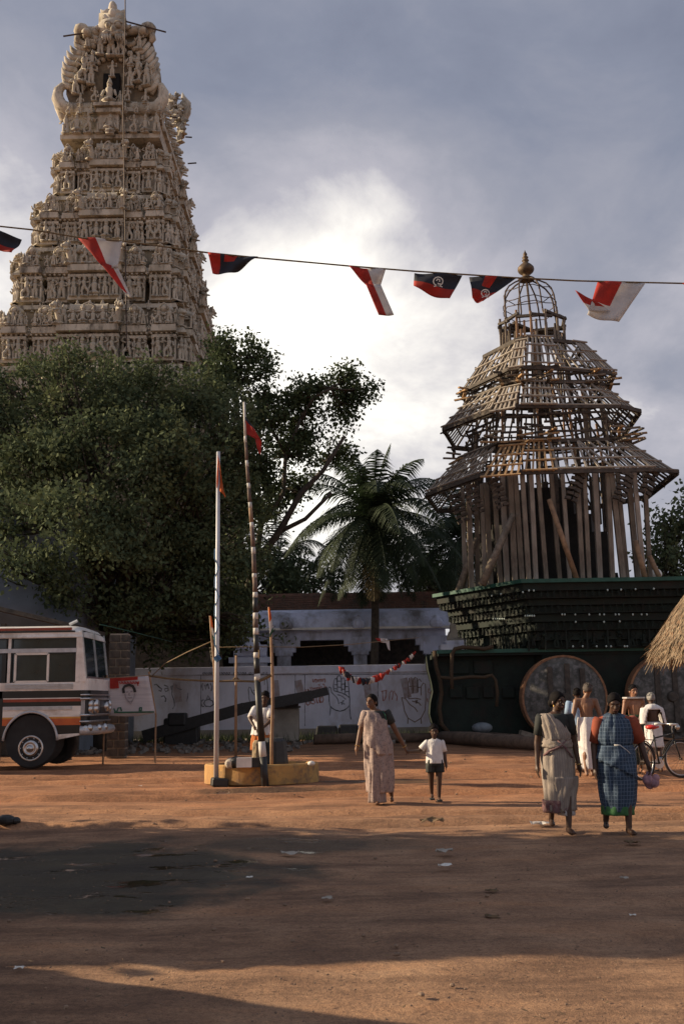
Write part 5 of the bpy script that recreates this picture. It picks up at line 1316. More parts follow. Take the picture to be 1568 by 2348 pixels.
    mb = MB(); mb.prism([(X(372), D - .02, Z(846)), (X(516), D - .02, Z(818)), (X(516), D - .02, Z(806)), (X(372), D - .02, Z(812))], (0, .08, 0)); prt(mb, 'skirt_flange', M_cream)
    mb = MB(); pts = [(cxw + (ra - 3) * math.cos(R(a)), cyw - (ra + 14) * math.sin(R(a))) for a in np.linspace(2, 178, 22)]
    mb.tube([(X(x), D - .02, Z(y)) for x, y in pts], .03, 6); prt(mb, 'arch_trim', M_al, sm=True)
    mb = MB(); mb.lathe([(.60, 0), (.60, .7)], (X(cxw), D + .04, Z(cyw) + .02), 24, 'Y'); prt(mb, 'wheel_well', M_seat)
    # posts, windows
    for x0, x1 in ((44, 62), (474, 500)): [sb(x0, x1, 205, 486, 'window_post', M_cream, sides=(y_,)) for y_ in full]
    for k in range(1, 7): [sb(50 - 440 * k, 62 - 440 * k, 205, 486, 'window_post', M_cream, sides=(y_,)) for y_ in full]
    sb(6, 30, 296, 860, 'door_edge', M_bk, -.01)
    for k in range(0, 7):
        xo = -440 * k
        for yy, yo in ((D, .03), (yb, -.09)):
            mb = MB(); mb.box(((X(62 + xo) + X(474 + xo)) / 2, yy + yo + .03, (Z(205) + Z(272)) / 2), (X(474) - X(62), .015, Z(205) - Z(272))); g1 = prt(mb, 'window', M_glass)
            mb = MB(); mb.box(((X(62 + xo) + X(474 + xo)) / 2, yy + yo + .03, (Z(294) + Z(486)) / 2), (X(474) - X(62), .015, Z(294) - Z(486))); g2 = prt(mb, 'window', M_glass)
            if yy == D and k < 2:
                for (a, b, c, d, m2, w) in ((66, 472, 208, 270, M_bk, .03), (64, 468, 298, 482, M_bk, .045), (92, 298, 303, 478, M_white, .05)):
                    mb = MB(); co = [(a + xo, c), (b + xo, c), (b + xo, d), (a + xo, d)]
                    for i in range(4):
                        p0 = Vector((X(co[i][0]), D + .025, Z(co[i][1]))); p1 = Vector((X(co[(i + 1) % 4][0]), D + .025, Z(co[(i + 1) % 4][1]))); mb.bar(p0, p1, w, w)
                    mb.build('frame', m2, g2 if c > 280 else g1)
    # front: raked windscreen with wrap round corner
    def fx(z):      # front plane X at height z
        zs0, zs1 = Z(455), Z(160); tt = min(max((z - zs0) / (zs1 - zs0), 0), 1.15); return X(538) + (X(502) - X(538)) * tt
    y0, y1 = D + .07, yb - .10
    g = MB(); z0, z1 = Z(455), Z(158)
    g.add([(fx(z0), y0, z0), (fx(z0), y1, z0), (fx(z1), y1, z1), (fx(z1), y0, z1)], [(0, 1, 2, 3)]); scr = prt(g, 'windscreen', M_glass)
    for a, b, w, m_ in (((fx(z0), y0, z0), (fx(z1), y0, z1), .05, M_chrome), ((fx(z0), y1, z0), (fx(z1), y1, z1), .05, M_chrome), ((fx(z0), (y0 + y1) / 2, z0), (fx(z1), (y0 + y1) / 2, z1), .05, M_chrome), ((fx(z0), y0, z0), (fx(z0), y1, z0), .05, M_chrome)):
        mb = MB(); mb.bar(a, b, w); prt(mb, 'windscreen_frame', m_)
    mb = MB(); fr = [(500.5, 206), (500.5, 170), (502, 158), (508, 200), (520, 300), (533, 420), (541, 460), (541, 483), (500.5, 483)]
    mb.prism([(X(x), D, Z(y)) for x, y in fr][::-1], (0, .05, 0)); prt(mb, 'corner_pillar', M_cream)
    zl = Z(740)
    mb = MB(); fxx = X(563)
    sec = [(X(505), D + .0), (X(533), D + .02), (X(550), D + .09), (X(560), D + .22), (fxx, D + .45), (fxx + .02, D + W / 2), (fxx, yb - .45), (X(560), yb - .22), (X(533), yb - .03), (X(505), yb)]
    for za, zb_, m_, nm in ((Z(462), Z(536), M_cream, 'front_panel'), (Z(536), Z(585), M_bk, 'front_panel'), (Z(585), Z(740), M_bk, 'grille')):
        mb = MB(); n = len(sec); vs = [(x, y, za) for x, y in sec] + [(x, y, zb_) for x, y in sec]
        mb.add(vs, [(i, i + 1, n + i + 1, n + i) for i in range(n - 1)]); prt(mb, nm, m_)
    for y_, w in ((590, .06), (693, .06), (733, .05), (565, .04)):
        mb = MB(); mb.tube([(x + .03, y - (.03 if y < D + 1 else -.03), Z(y_)) for x, y in sec], w / 2, 6); prt(mb, 'chrome_bar', M_chrome, sm=True)
    for k, x_ in enumerate(np.linspace(520, 536, 3)):
        mb = MB(); mb.bar((X(x_), D - .0, Z(598)), (X(x_), D - .0, Z(686)), .02, .03); prt(mb, 'grille_bar', M_al)
    for yy, zc in ((D + .28, 625), (D + .28, 655), (D + .62, 625), (D + .62, 655), (yb - .3, 625), (yb - .3, 655), (yb - .65, 640)):
        mb = MB(); mb.lathe([(.02, .10), (.09, .09), (.13, .05), (.14, 0), (.14, -.05)], (fxx + .0 - (.05 if yy < D + .4 else 0), yy, Z(zc)), 14, 'X'); hl = prt(mb, 'headlight', M_chrome, sm=True)
    mb = MB(); mb.tube([(X(515), D - .02, Z(790)), (X(545), D + .0, Z(790)), (X(565), D + .12, Z(790)), (fxx + .12, D + .5, Z(790)), (fxx + .12, yb - .5, Z(790)), (X(545), yb, Z(790))], .11, 8); prt(mb, 'bumper', M_al, sm=True)
    for x, y, rr in ((X(548), D - .02, .07), (X(570), D + .05, .09), (fxx + .16, D + .4, .08), (fxx + .18, D + .9, .09)):
        mb = MB(); mb.sph((x, y, Z(775)), (rr, rr, rr), 8, 6); prt(mb, 'lamp', M_chrome, sm=True)
    # wheels
    for side_, yy in (('near', D + .06), ('far', yb - .38)):
        for xw in ((X(208) + .0,) if side_ == 'near' else (X(208) + .05,)) + (X(208) - 4.9,):
            zc = .50; w = MB(); w.lathe([(.29, 0), (.43, -.02), (.475, .04), (.485, .16), (.475, .28), (.43, .34), (.29, .32)], (xw, yy, zc), 32, 'Y', caps=False); wo = prt(w, 'wheel', M_ty, sm=True)
            if side_ == 'near':
                h = MB(); h.lathe([(.01, -.14), (.06, -.13), (.07, -.07), (.12, -.05), (.13, -.08), (.17, -.07), (.19, .01), (.24, .0), (.275, -.035), (.30, -.02), (.31, .02)], (xw, yy, zc), 30, 'Y', caps=False); h.build('rim', M_chrome, wo, smooth=True)
                for k in range(10):
                    a = 2 * math.pi * k / 10; nt_ = MB(); nt_.sph((xw + .235 * math.cos(a), yy - .01, zc + .235 * math.sin(a)), (.02, .025, .02), 6, 4); nt_.build('wheel_nut', M_al, wo)
            else:
                h = MB(); h.lathe([(.01, .1), (.31, .1)], (xw, yy, zc), 20, 'Y', caps=False); h.build('rim', M_seat, wo)
    for k in range(9):
        for yy in (D + .55, yb - .6):
            mb = MB(); mb.box((xr - 1.9 - k * .85, yy, zb + .75), (.14, .8, .75)); mb.box((xr - 1.72 - k * .85, yy, zb + .45), (.4, .8, .12)); prt(mb, 'seat', M_seat)
    mb = MB(); mb.tube([(xr - 1.15 + .18 * math.cos(a), yb - .6 + .18 * math.sin(a), zb + .98 + .08 * math.cos(a)) for a in np.linspace(0, 6.28, 13)], .015, 5); prt(mb, 'steering_wheel', M_al)
    mb = MB(); mb.tube([q(440, 120, D + 1.0), q(490, 96, D + 1.0)], .04, 5); prt(mb, 'roof_aerial', M_al)
    return t
bus()

# ------------------------------------------------------------ flag poles, planter ring, pedestal
M_orange = mat('orange_flag_cloth', (.70, .17, .03), (.52, .12, .03), 5, .8, trans=.3)
M_redf = mat('red_flag_cloth', (.50, .045, .03), (.38, .035, .025), 6, .8, trans=.35)
M_whitef = mat('white_flag_cloth', (.72, .70, .68), (.60, .58, .57), 6, .8, trans=.35)
M_blackf = mat('black_flag_cloth', (.022, .026, .04), (.016, .018, .026), 6, .8, trans=.1)
M_greenf = mat('green_flag_cloth', (.03, .16, .09), (.02, .10, .06), 6, .8, trans=.3)
def pole(base_px, top_px, r0, r1, d=None):
    b = G(base_px[0], base_px[1] + 2) if d is None else P(*base_px, d); d = b.y; return b, P(top_px[0], top_px[1], d), d
def cloth(parent, px, d, mats, name='flag', nu=10, nv=8, wave=.05, split=None, seed=0, idx=None):
    """px: four pixel corners (top-left, top-right, bottom-right, bottom-left); wavy cloth between them"""
    r = random.Random(seed); c = [P(x, y, d) for x, y in px]; mb = MB(); pts = []
    for j in range(nv + 1):
        for i in range(nu + 1):
            u, v = i / nu, j / nv
            p = c[0] * (1 - u) * (1 - v) + c[1] * u * (1 - v) + c[2] * u * v + c[3] * (1 - u) * v
            s = (c[1] - c[0]).length
            p = p + Vector((0, math.sin(u * 7 + v * 3 + seed) * wave * s + math.sin(u * 3 - v * 6 + seed) * wave * s * .6, 0)) + Vector((0, 0, -math.sin(math.pi * u) * .05 * s * (v)))
            pts.append(p)
    o0 = 0; vs = pts; fs = []; mi = []
    for j in range(nv):
        for i in range(nu):
            fs.append((j * (nu + 1) + i, j * (nu + 1) + i + 1, (j + 1) * (nu + 1) + i + 1, (j + 1) * (nu + 1) + i)); mi.append(idx((i + .5) / nu, (j + .5) / nv) if idx else 0)
    mb.v = [tuple(p) for p in vs]; mb.f = fs; mb.mi = mi
    return mb.build(name, mats, parent, smooth=True, solid=.006)
# silver pole with orange flag
b, tp, d = pole((496, 1800), (501, 1036), 0, 0)
t = thing('flagpole', 'tall silver painted pole with a limp orange flag', 'flagpole', b)
mb = MB(); mb.tube([b + Vector((0, 0, -.1)), b.lerp(tp, .35), tp], [.047, .043, .036], 10); mb.build('pole', mat('silver_pole_paint', (.60, .60, .62), (.42, .42, .44), 3, .45, .1, 30, metal=.3, stretch=(1, 1, .25)), t, smooth=True)
mb = MB(); mb.tube([P(495, 1505, d - .06), P(503, 1515, d - .06)], [.06, .06], 8); mb.tube([P(496, 1500 - k * 22, d - .05) + Vector((.05 * math.cos(k * 2.1), 0, 0)) for k in range(12)], .012, 4); mb.build('cord', mat('blue_cord', (.05, .13, .25), (.04, .09, .18), 9, .8), t)
mb = MB(); mb.box((b.x + .06, b.y, .06), (.30, .26, .16), (0, .1, .3)); mb.build('footing_stone', M_black, t, bevel=.03)
cloth(t, [(500, 1044), (504, 1060), (514, 1135), (497, 1118)], d - .03, [M_orange], seed=3, wave=.25)
mb = MB(); mb.tube([P(512, 1128, d), P(517, 1140, d), P(514, 1130, d)], .012, 4); mb.build('flag_thread', M_orange, t)
# striped leaning pole
b2, tp2, d2 = pole((607, 1800), (562, 922), 0, 0)
t = thing('striped_pole', 'leaning pole banded in black and white, red and black flag near its top', 'flagpole', b2)
bands = [(1800, 1735, 'k'), (1735, 1700, 'w'), (1700, 1560, 'k'), (1560, 1545, 'w'), (1545, 1508, 'k'), (1508, 1496, 'w'), (1496, 1455, 'k'), (1455, 1440, 'w'), (1440, 1420, 'b'), (1420, 1405, 'w'), (1405, 1370, 'k'), (1370, 1358, 'w'), (1358, 1325, 'b'), (1325, 1315, 'w'), (1315, 1270, 'b'), (1270, 1255, 'w'), (1255, 1210, 'b'), (1210, 1198, 'w'), (1198, 1165, 'g'), (1165, 1152, 'w'), (1152, 1120, 'b'), (1120, 1108, 'w'), (1108, 1070, 'b'), (1070, 1056, 'w'), (1056, 1015, 'b'), (1015, 1000, 'w'), (1000, 922, 'w')]
curve = lambda y: (607 - 45 * ((1800 - y) / 878) ** .92 + 3 * math.sin(y * .011), y)
MM = {'k': M_black, 'w': mat('chalky_white_band', (.62, .60, .56), (.45, .43, .40), 9, .8), 'b': mat('reddish_band', (.16, .10, .075), (.08, .06, .05), 9, .8), 'g': M_bamboo}
for ya, yb_, c in bands:
    r0 = .072 - .050 * (1800 - ya) / 878; r1 = .072 - .050 * (1800 - yb_) / 878
    mb = MB(); pa = P(*curve(ya), d2); pb_ = P(*curve(yb_), d2)
    if ya == 1800: pa.z = -.08
    mb.tube([pa, pa.lerp(pb_, .5) + Vector((rng.uniform(-.006, .006), 0, 0)), pb_], [r0, (r0 + r1) / 2, r1], 10); mb.build('painted_band', MM[c], t, smooth=True)
cloth(t, [(563, 955), (578, 975), (600, 1012), (566, 995)], d2 - .02, [M_blackf, M_redf], seed=5, wave=.10, idx=lambda u, v: 0 if v < .30 else 1)
cloth(t, [(584, 1000), (600, 1012), (598, 1044), (590, 1028)], d2 - .02, [M_redf], seed=7, wave=.12)
mb = MB(); mb.tube([P(592, 1562, d2 - .03), P(606, 1556, d2), P(622, 1548, d2)], .03, 5); mb.tube([P(594, 1490 + 4 * k, d2 - .07) for k in range(6)], .014, 4); mb.build('lashing', M_rope, t)
# tall sticks with small tricolour flags
for name_, pts, rr, lab, fl in (('flag_stick', [(482, 1412), (487, 1465), (491, 1520), (497, 1640), (499, 1760)], .028, 'crooked stick tied to the silver pole, small tricolour flag on top', [(483, 1412), (485, 1414), (494, 1470), (488, 1462)]),
                           ('flag_stick', [(617, 1392), (620, 1440), (624, 1530), (626, 1620), (623, 1700)], .030, 'knotty stick right of the striped pole with a folded tricolour flag', [(616, 1392), (619, 1393), (627, 1445), (619, 1462)])):
    dd = d2 + .35 if pts[0][0] > 600 else d + .12
    base = P(*pts[-1], dd); g_ = Vector((base.x, dd, 0)); t = thing(name_, lab, 'flag stick', g_, 0, 'small tricolour flags on sticks')
    mb = MB(); pp = [P(x, y, dd) + Vector((rng.uniform(-.01, .01), 0, 0)) for x, y in pts] + [g_ + Vector((.0, 0, -.05))]; mb.tube(pp, [rr * .6, rr * .8, rr, rr * 1.05, rr * 1.1, rr * 1.1], 7); mb.build('stick', M_bamboo, t, smooth=True)
    cloth(t, fl, dd - .04, [M_orange, M_whitef, M_greenf], seed=9, wave=.3, idx=lambda u, v: 0 if v < .5 else (1 if v < .85 else 2))
b3 = P(541, 1600, 25); t = thing('bamboo_post', 'thin bare bamboo post standing before the painted wall', 'post', (b3.x, 25, 0))
mb = MB(); mb.tube([P(542, 1503, 25), P(541, 1600, 25), (P(541, 1700, 25).x, 25, 0)], [.03, .034, .036], 7); mb.build('post', M_bamboo, t, smooth=True)
mb = MB(); mb.tube([P(535, 1558, 25), P(541, 1552, 25), P(548, 1558, 25), P(541, 1564, 25), P(535, 1558, 25)], .025, 5); mb.build('lashing', M_rope, t)
o = MB().tube([P(x, y, 25.0 - .1 * i) for i, (x, y) in enumerate([(342, 1549), (380, 1555), (430, 1559), (500, 1562), (541, 1561), (590, 1563)])], .030, 6).build('rope', M_rope, smooth=True); tag(o, 'thick brown rope sagging from the poster frame to the striped pole', 'rope')
o = MB().tube([P(347, 1552, 25), P(378, 1522, 24), P(430, 1495, 22), P(487, 1470, 19.1)], .012, 5).build('rope', M_rope, smooth=True); tag(o, 'thin straw coloured line rising to the top of the left flag stick', 'rope')
o = MB().tube([P(500, 1484, 19.2), P(620, 1483, 19.4), P(690, 1484, 20), P(800, 1478, 22), P(960, 1462, 26)], .008, 4).build('rope', M_rope, smooth=True); tag(o, 'faint string running from the poles across the hall front', 'string')
o = MB().tube([P(230, 1432, 25.5), P(300, 1448, 27), P(395, 1472, 31)], .012, 4).build('cable', M_green_edge, smooth=True); tag(o, 'thin green cable running from the bus roof into the tree', 'cable')
# planter ring
gr = G(600, 1803); rc = Vector((P(600, 1790, gr.y + 1.2).x, gr.y + 1.28, 0)); 
Mring = mat('ochre_limewash', (.52, .31, .10), (.34, .18, .07), 2.5, .9, .3, 14, c3=(.15, .11, .08), mscale=3.2)
o = MB().lathe([(1.03, -.05), (1.10, -.02), (1.10, .31), (1.08, .335), (.97, .335), (.94, .30), (.94, -.05)], (0, 0, 0), 40, 'Z', caps=False).build('planter_ring', Mring, smooth=False, world=False)
o.location = rc; o.rotation_euler = (R(-1.5), 0, 0); tag(o, 'low ochre painted masonry ring round the foot of the flag poles', 'planter ring')
o = MB().lathe([(.92, 0), (.5, .10), (.05, .14)], (0, 0, 0), 20, 'Z').build('soil_mound', mat('planter_soil', (.10, .06, .04), (.06, .04, .03), 5, .95, .4, 20), world=False); o.location = rc; tag(o, 'dark heap of soil inside the ochre ring', 'soil')
# pedestal stump inside the ring
pc = P(616, 1700, 20.0); t = thing('stone_pedestal', 'dark squat pedestal beside a speckled stump inside the ochre ring', 'pedestal', (pc.x, 20.0, 0))
mb = MB(); pa = P(627, 1697, 20.0); mb.lathe([(.30, 0), (.30, .35), (.27, .6), (.255, pa.z - .02), (.20, pa.z + .04)], (P(626, 1730, 20.0).x, 20.0, .0), 10); mb.build('block', M_black, t)
mb = MB(); pb_ = P(594, 1697, 19.8); mb.lathe([(.13, 0), (.125, .4), (.12, pb_.z - .06), (.08, pb_.z)], (P(593, 1730, 19.8).x, 19.8, 0), 10); mb.build('stump', mat('speckled_lichen_stone', (.40, .30, .18), (.09, .07, .05), 14, .95, .5, 30), t)
for x, y, w, m_, lab in ((529, 1762, .19, mat('pale_stone', (.52, .46, .38), (.36, .32, .27), 6, .9, .4, 20), 'pale round stone on the ring wall, nearest the silver pole'), (541, 1764, .22, M_black, 'dark rough stone on the ring wall beside the pale one')):
    p = P(x, y, gr.y + .35); o = MB().sph((0, 0, 0), (w * .6, w * .6, w * .55), 9, 7).build('stone', m_, smooth=True, world=False); o.location = (p.x, p.y, .335 + w * .28); tag(o, lab, 'stone')
p = P(567, 1763, gr.y + .15); t = thing('brick_block', 'long white and black painted block lying on the ring wall', 'block', (p.x, p.y, .335))
mb = MB(); mb.box((p.x - .05, p.y, .415), (.28, .16, .17)); mb.build('white_end', M_white, t); mb = MB(); mb.box((p.x + .16, p.y, .412), (.14, .15, .165)); mb.build('black_end', M_black, t)
p = P(714, 1763, gr.y + .5); o = MB().sph((0, 0, 0), (.07, .06, .045), 8, 6).build('stone', M_white, smooth=True, world=False); o.location = (p.x, p.y, .36); tag(o, 'small white stone at the right end of the ring wall', 'stone')

# ------------------------------------------------------------ poster on its frame
pd = 26.0; t = thing('poster', 'white cloth poster with a red banner and a drawn face, tied beside the bus front', 'poster', (P(300, 1600, pd).x, pd, 0))
Mp = mat('poster_cloth', (.60, .55, .55), (.48, .44, .45), 3, .85, .2, 14, stretch=(.3, 1, 5))
cloth(t, [(240, 1556), (341, 1550), (357, 1635), (248, 1640)], pd, [Mp], name='cloth', wave=.012, seed=2)
def pstroke(name, lst, w, m_):
    mb = MB()
    for s in lst: ribbon(mb, s, w, pd - .045)
    return mb.build(name, m_, t)
zp = lambda x, y: (130.7 + x * .15625, 1388.3 + y * .15625)
mb = MB(); poly = [zp(*p) for p in ((780, 1068), (1190, 1045), (1188, 1090), (905, 1112), (915, 1215), (780, 1222))]; mb.add([P(x, y, pd - .04) for x, y in poly], [(0, 1, 2, 3, 4, 5)]); mb.build('red_banner', M_redf, t)
pstroke('hair', [[zp(*p) for p in ((985, 1285), (975, 1225), (1000, 1185), (1060, 1165), (1115, 1185), (1140, 1230), (1150, 1275))]], .07, M_black)
pstroke('face_lines', [[zp(*p) for p in s] for s in (((1015, 1270), (1050, 1268)), ((1080, 1268), (1112, 1262)), ((1065, 1280), (1060, 1320), (1080, 1322)), ((1040, 1352), (1075, 1358), (1110, 1350)), ((1000, 1290), (1010, 1350), (1040, 1400), (1075, 1412), (1110, 1398), (1135, 1350), (1142, 1290)), ((1050, 1405), (1085, 1445), (1110, 1402)))], .03, mat('grey_print', (.30, .26, .27), (.42, .38, .39), 9, .9))
pstroke('lettering', [[zp(x, 1120), zp(x + 6, 1150), zp(x + 26, 1146), zp(x + 28, 1112)] for x in range(925, 1180, 42)] + [[zp(820, 1165), zp(850, 1160), zp(845, 1195)], [zp(1165, 1130), zp(1190, 1125), zp(1192, 1180)]], .025, M_redf)
pstroke('lettering', [[zp(840, 1510), zp(850, 1550), zp(890, 1548), zp(900, 1505), zp(940, 1500), zp(950, 1550)], [zp(1215, 1500), zp(1245, 1498), zp(1240, 1545), zp(1212, 1545), zp(1215, 1500)], [zp(840, 1570), zp(1430, 1562)]], .035, M_greenf)
for x0, y0, x1 in ((342, 1540, 358), (246, 1548, 240)):
    mb = MB(); a = P(x0, y0, pd + .05); e = P(x1, 1640, pd + .05); mb.tube([a, e, (e.x, pd + .05, 0)], .025, 6); mb.build('pole', M_bamboo, t)
mb = MB(); mb.tube([P(238, 1556, pd + .04), P(345, 1549, pd + .04)], .02, 6); mb.build('pole', M_bamboo, t)

# ------------------------------------------------------------ lever beam, concrete block, logs, rubble before the wall
t = thing('timber_beam', 'long dark beam propped at a slant before the painted wall', 'beam', (P(500, 1650, 38).x, 38, 0))
mb = MB(); mb.bar(P(330, 1688, 38), P(560, 1624, 38), .42, .42); mb.bar(P(560, 1624, 38), P(716, 1595, 38), .40, .40); mb.bar(P(700, 1597, 38), P(752, 1584, 38), .28, .30); mb.build('beam', M_black, t)
mb = MB(); mb.box(P(415, 1668, 38) + Vector((0, .3, -.25)), (1.3, .7, 1.2)); mb.box(P(408, 1650, 38), (.7, .5, .5)); mb.build('trestle', M_black, t, bevel=.08)
mb = MB(); mb.bar(P(640, 1612, 38.4), P(684, 1618, 38.4), .18, .2); mb.build('peg', M_black, t)
c = P(652, 1690, 39); t = thing('concrete_block', 'square weathered concrete block at the foot of the painted wall', 'block', (c.x, 39, 0))
mb = MB(); z1 = P(652, 1624, 39).z; mb.box((c.x, 39.3, z1 / 2), (1.1, .9, z1)); mb.build('block', M_plaster, t, bevel=.04); mb = MB(); mb.box((c.x, 39.3, z1 + .04), (1.2, 1.0, .07)); mb.build('cap', M_wood_dark, t)
for (x0, x1, yt, yb_) in ((724, 775, 1664, 1688), (775, 822, 1661, 1688)):
    c = P((x0 + x1) / 2, yt, 40.8); w = (x1 - x0) / FPX * 40.8; o = MB().box((0, 0, c.z / 2), (w, .8, max(c.z, .3)), None, .88).build('stone_slab', M_black, world=False, bevel=.06); o.location = (c.x, 40.8, 0); tag(o, 'dark low stone slab lying against the painted wall, %s' % ('left one of a pair' if x0 < 770 else 'right one of a pair'), 'stone slab', 'slabs against the wall')
def log(x0, y0, x1, y1, r, lab, d0=None):
    a = G(x0, y0); b = G(x1, y1); a.z = b.z = r * .92; t = MB(); t.tube([a, a.lerp(b, .33) + Vector((0, .03, .02)), a.lerp(b, .66), b], [r, r * 1.05, r * .95, r * .9], 12)
    o = t.build('log', mat('log_bark', (.15, .10, .07), (.08, .055, .04), 4, .95, .5, 18), smooth=True); origin_to(o, (a.x, a.y, 0)); tag(o, lab, 'log')
log(720, 1706, 1010, 1700, .17, 'long thin log lying at the foot of the painted wall')
log(1015, 1704, 1250, 1722, .21, 'big bare log lying before the wheel of the wooden car')
log(1100, 1700, 1195, 1704, .16, 'shorter log behind the big bare log')
p = P(1105, 1667, 35.2); o = MB().sph((0, 0, 0), (.36, .3, .19), 10, 7).build('boulder', mat('blue_grey_stone', (.20, .23, .25), (.13, .15, .17), 4, .9), smooth=True, world=False); o.location = (p.x, p.y, .5); tag(o, 'rounded blue grey stone sitting under the wooden car', 'stone')
o = MB().box((0, 0, .17), (.6, .5, .34)).build('chock_block', M_wood_dark, world=False); o.location = (p.x, p.y, 0); tag(o, 'rough timber block carrying the blue grey stone', 'block')
# rubble and weeds at the wall foot
r = random.Random(9); rb = MB()
for k in range(420):
    y = r.uniform(31, 41.5); x = r.uniform(-9.5, 2.5) if y > 36 else r.uniform(-8.5, -1.5); s = r.uniform(.03, .10) * (1.5 if r.random() < .1 else 1)
    rb.box((x, y, s * .3), (s * 1.6, s * 1.2, s), (r.uniform(-.4, .4), r.uniform(-.4, .4), r.uniform(0, 3)))
stuff(rb.build('rubble', mat('rubble_stone', (.22, .19, .16), (.10, .09, .08), 5, .95)), 'broken stones and rubbish strewn before the painted wall', 'rubble')
wl = MB()
for k in range(2600):
    y = r.uniform(38.5, 42) ; x = r.uniform(-9.5, 4.5); h = r.uniform(.1, .4); a = r.uniform(0, 6.28); lx = r.uniform(-.15, .15)
    wl.add([(x, y, 0), (x + .03 * math.cos(a), y + .03 * math.sin(a), 0), (x + lx, y + r.uniform(-.1, .1), h)], [(0, 1, 2)])
stuff(wl.build('weeds', M_leaf), 'sparse low weeds along the foot of the painted wall', 'weeds')

# ------------------------------------------------------------ bunting strung across the square
dB = 12.0
rope_px = [(-260, 500), (0, 519), (75, 527), (190, 546), (285, 553), (480, 580), (590, 591), (800, 610), (950, 622), (1180, 637), (1320, 644), (1480, 648), (1568, 650), (1900, 654)]
o = MB().tube([P(x, y, dB) for x, y in rope_px], .011, 5).build('bunting_line', M_rope, smooth=True); tag(o, 'string line sagging across the sky and carrying party pennants', 'string')
G_ = 'pennants on the line across the sky'
def pennant(px, mats, idx, lab, seed, wave=.05, emblem=None, nu=12, nv=10):
    t = thing('pennant', lab, 'flag', P(px[0][0], px[0][1], dB), 0, G_)
    cloth(t, px, dB, mats, name='cloth', seed=seed, wave=wave, idx=idx, nu=nu, nv=nv)
    if emblem:
        ex, ey, s = emblem; mb = MB()
        for ring in ([(ex + s * math.cos(a), ey - s * .9 * math.sin(a)) for a in np.linspace(0, 6.28, 13)], [(ex - s * .35, ey - s * .1), (ex - s * .1, ey - s * .5), (ex + s * .3, ey - s * .35), (ex + s * .3, ey + s * .1)], [(ex - s * .9, ey + s * 1.1), (ex, ey + s * .8), (ex + s * .9, ey + s * 1.2)], [(ex - s * .1, ey + .35 * s), (ex + s * .15, ey + .55 * s), (ex + s * .5, ey + .5 * s)]): ribbon(mb, ring, .014, dB - .14)
        mb.build('emblem', M_whitef, t)
    return t
pennant([(-60, 508), (50, 548), (30, 583), (-40, 545)], [M_blackf, M_redf], lambda u, v: 1 if v > .65 or (v < .3 and u > .3 and u < .5) else 0, 'black and red pennant cut by the left edge', 1)
pennant([(178, 543), (281, 552), (272, 615), (232, 608)], [M_redf, M_whitef], lambda u, v: 0 if u < .45 else 1, 'upper half of red and white pennant before the tower', 2)
for o_ in [x for x in COL.objects if x.name.startswith('pennant') and x['label'].startswith('upper half')]: PEN2 = o_
PEN2['label'] = 'long red and white pennant hanging in front of the tower'
cloth(PEN2, [(226, 598), (271, 614), (303, 684), (287, 672)], dB - .02, [M_redf, M_whitef], name='cloth', seed=2, idx=lambda u, v: 1 if (v > .84 or u > .72) else 0, wave=.03)
pennant([(478, 582), (592, 590), (545, 620), (488, 627)], [M_redf, M_blackf], lambda u, v: 0 if (u < .28 or (.3 < u < .62 and v < .35)) else 1, 'black and red pennant blown flat just right of the tower', 4)
pennant([(800, 612), (884, 617), (872, 655), (842, 655)], [M_redf, M_whitef], lambda u, v: 0 if u < .52 else 1, 'red and white pennant streaming down over the bright cloud', 5)
cloth([x for x in COL.objects if x.get('label', '') == 'red and white pennant streaming down over the bright cloud'][0], [(838, 650), (873, 653), (903, 722), (868, 722)], dB - .02, [M_redf, M_whitef], name='cloth', seed=6, idx=lambda u, v: 0 if u < .48 else 1, wave=.03)
pennant([(950, 624), (1060, 630), (1030, 687), (948, 655)], [M_blackf, M_redf], lambda u, v: 1 if v > .60 else 0, 'square black pennant with white emblem, left of the pair by the cage', 7, emblem=(1004, 645, 11))
pennant([(1076, 632), (1184, 637), (1106, 693), (1082, 684)], [M_blackf, M_redf], lambda u, v: 1 if (v > .62 or (.3 < u < .6 and v < .45)) else 0, 'black pennant with white emblem beside the iron cage', 8, emblem=(1112, 672, 9))
pennant([(1370, 645), (1478, 650), (1418, 738), (1345, 722)], [M_redf, M_whitef], lambda u, v: 0 if (u < .48 and v < .62) else 1, 'large translucent red and white pennant at the right', 9, wave=.04)
cloth([x for x in COL.objects if x.get('label', '').startswith('large translucent')][0], [(1317, 666), (1362, 690), (1400, 712), (1350, 712)], dB - .03, [M_redf, M_whitef], name='cloth', seed=4, wave=.03, idx=lambda u, v: 0 if v < .6 else 1)
pennant([(1563, 650), (1640, 651), (1630, 690), (1600, 700)], [M_redf, M_whitef], lambda u, v: 0 if u < .5 else 1, 'red and white pennant cut by the right edge', 12)
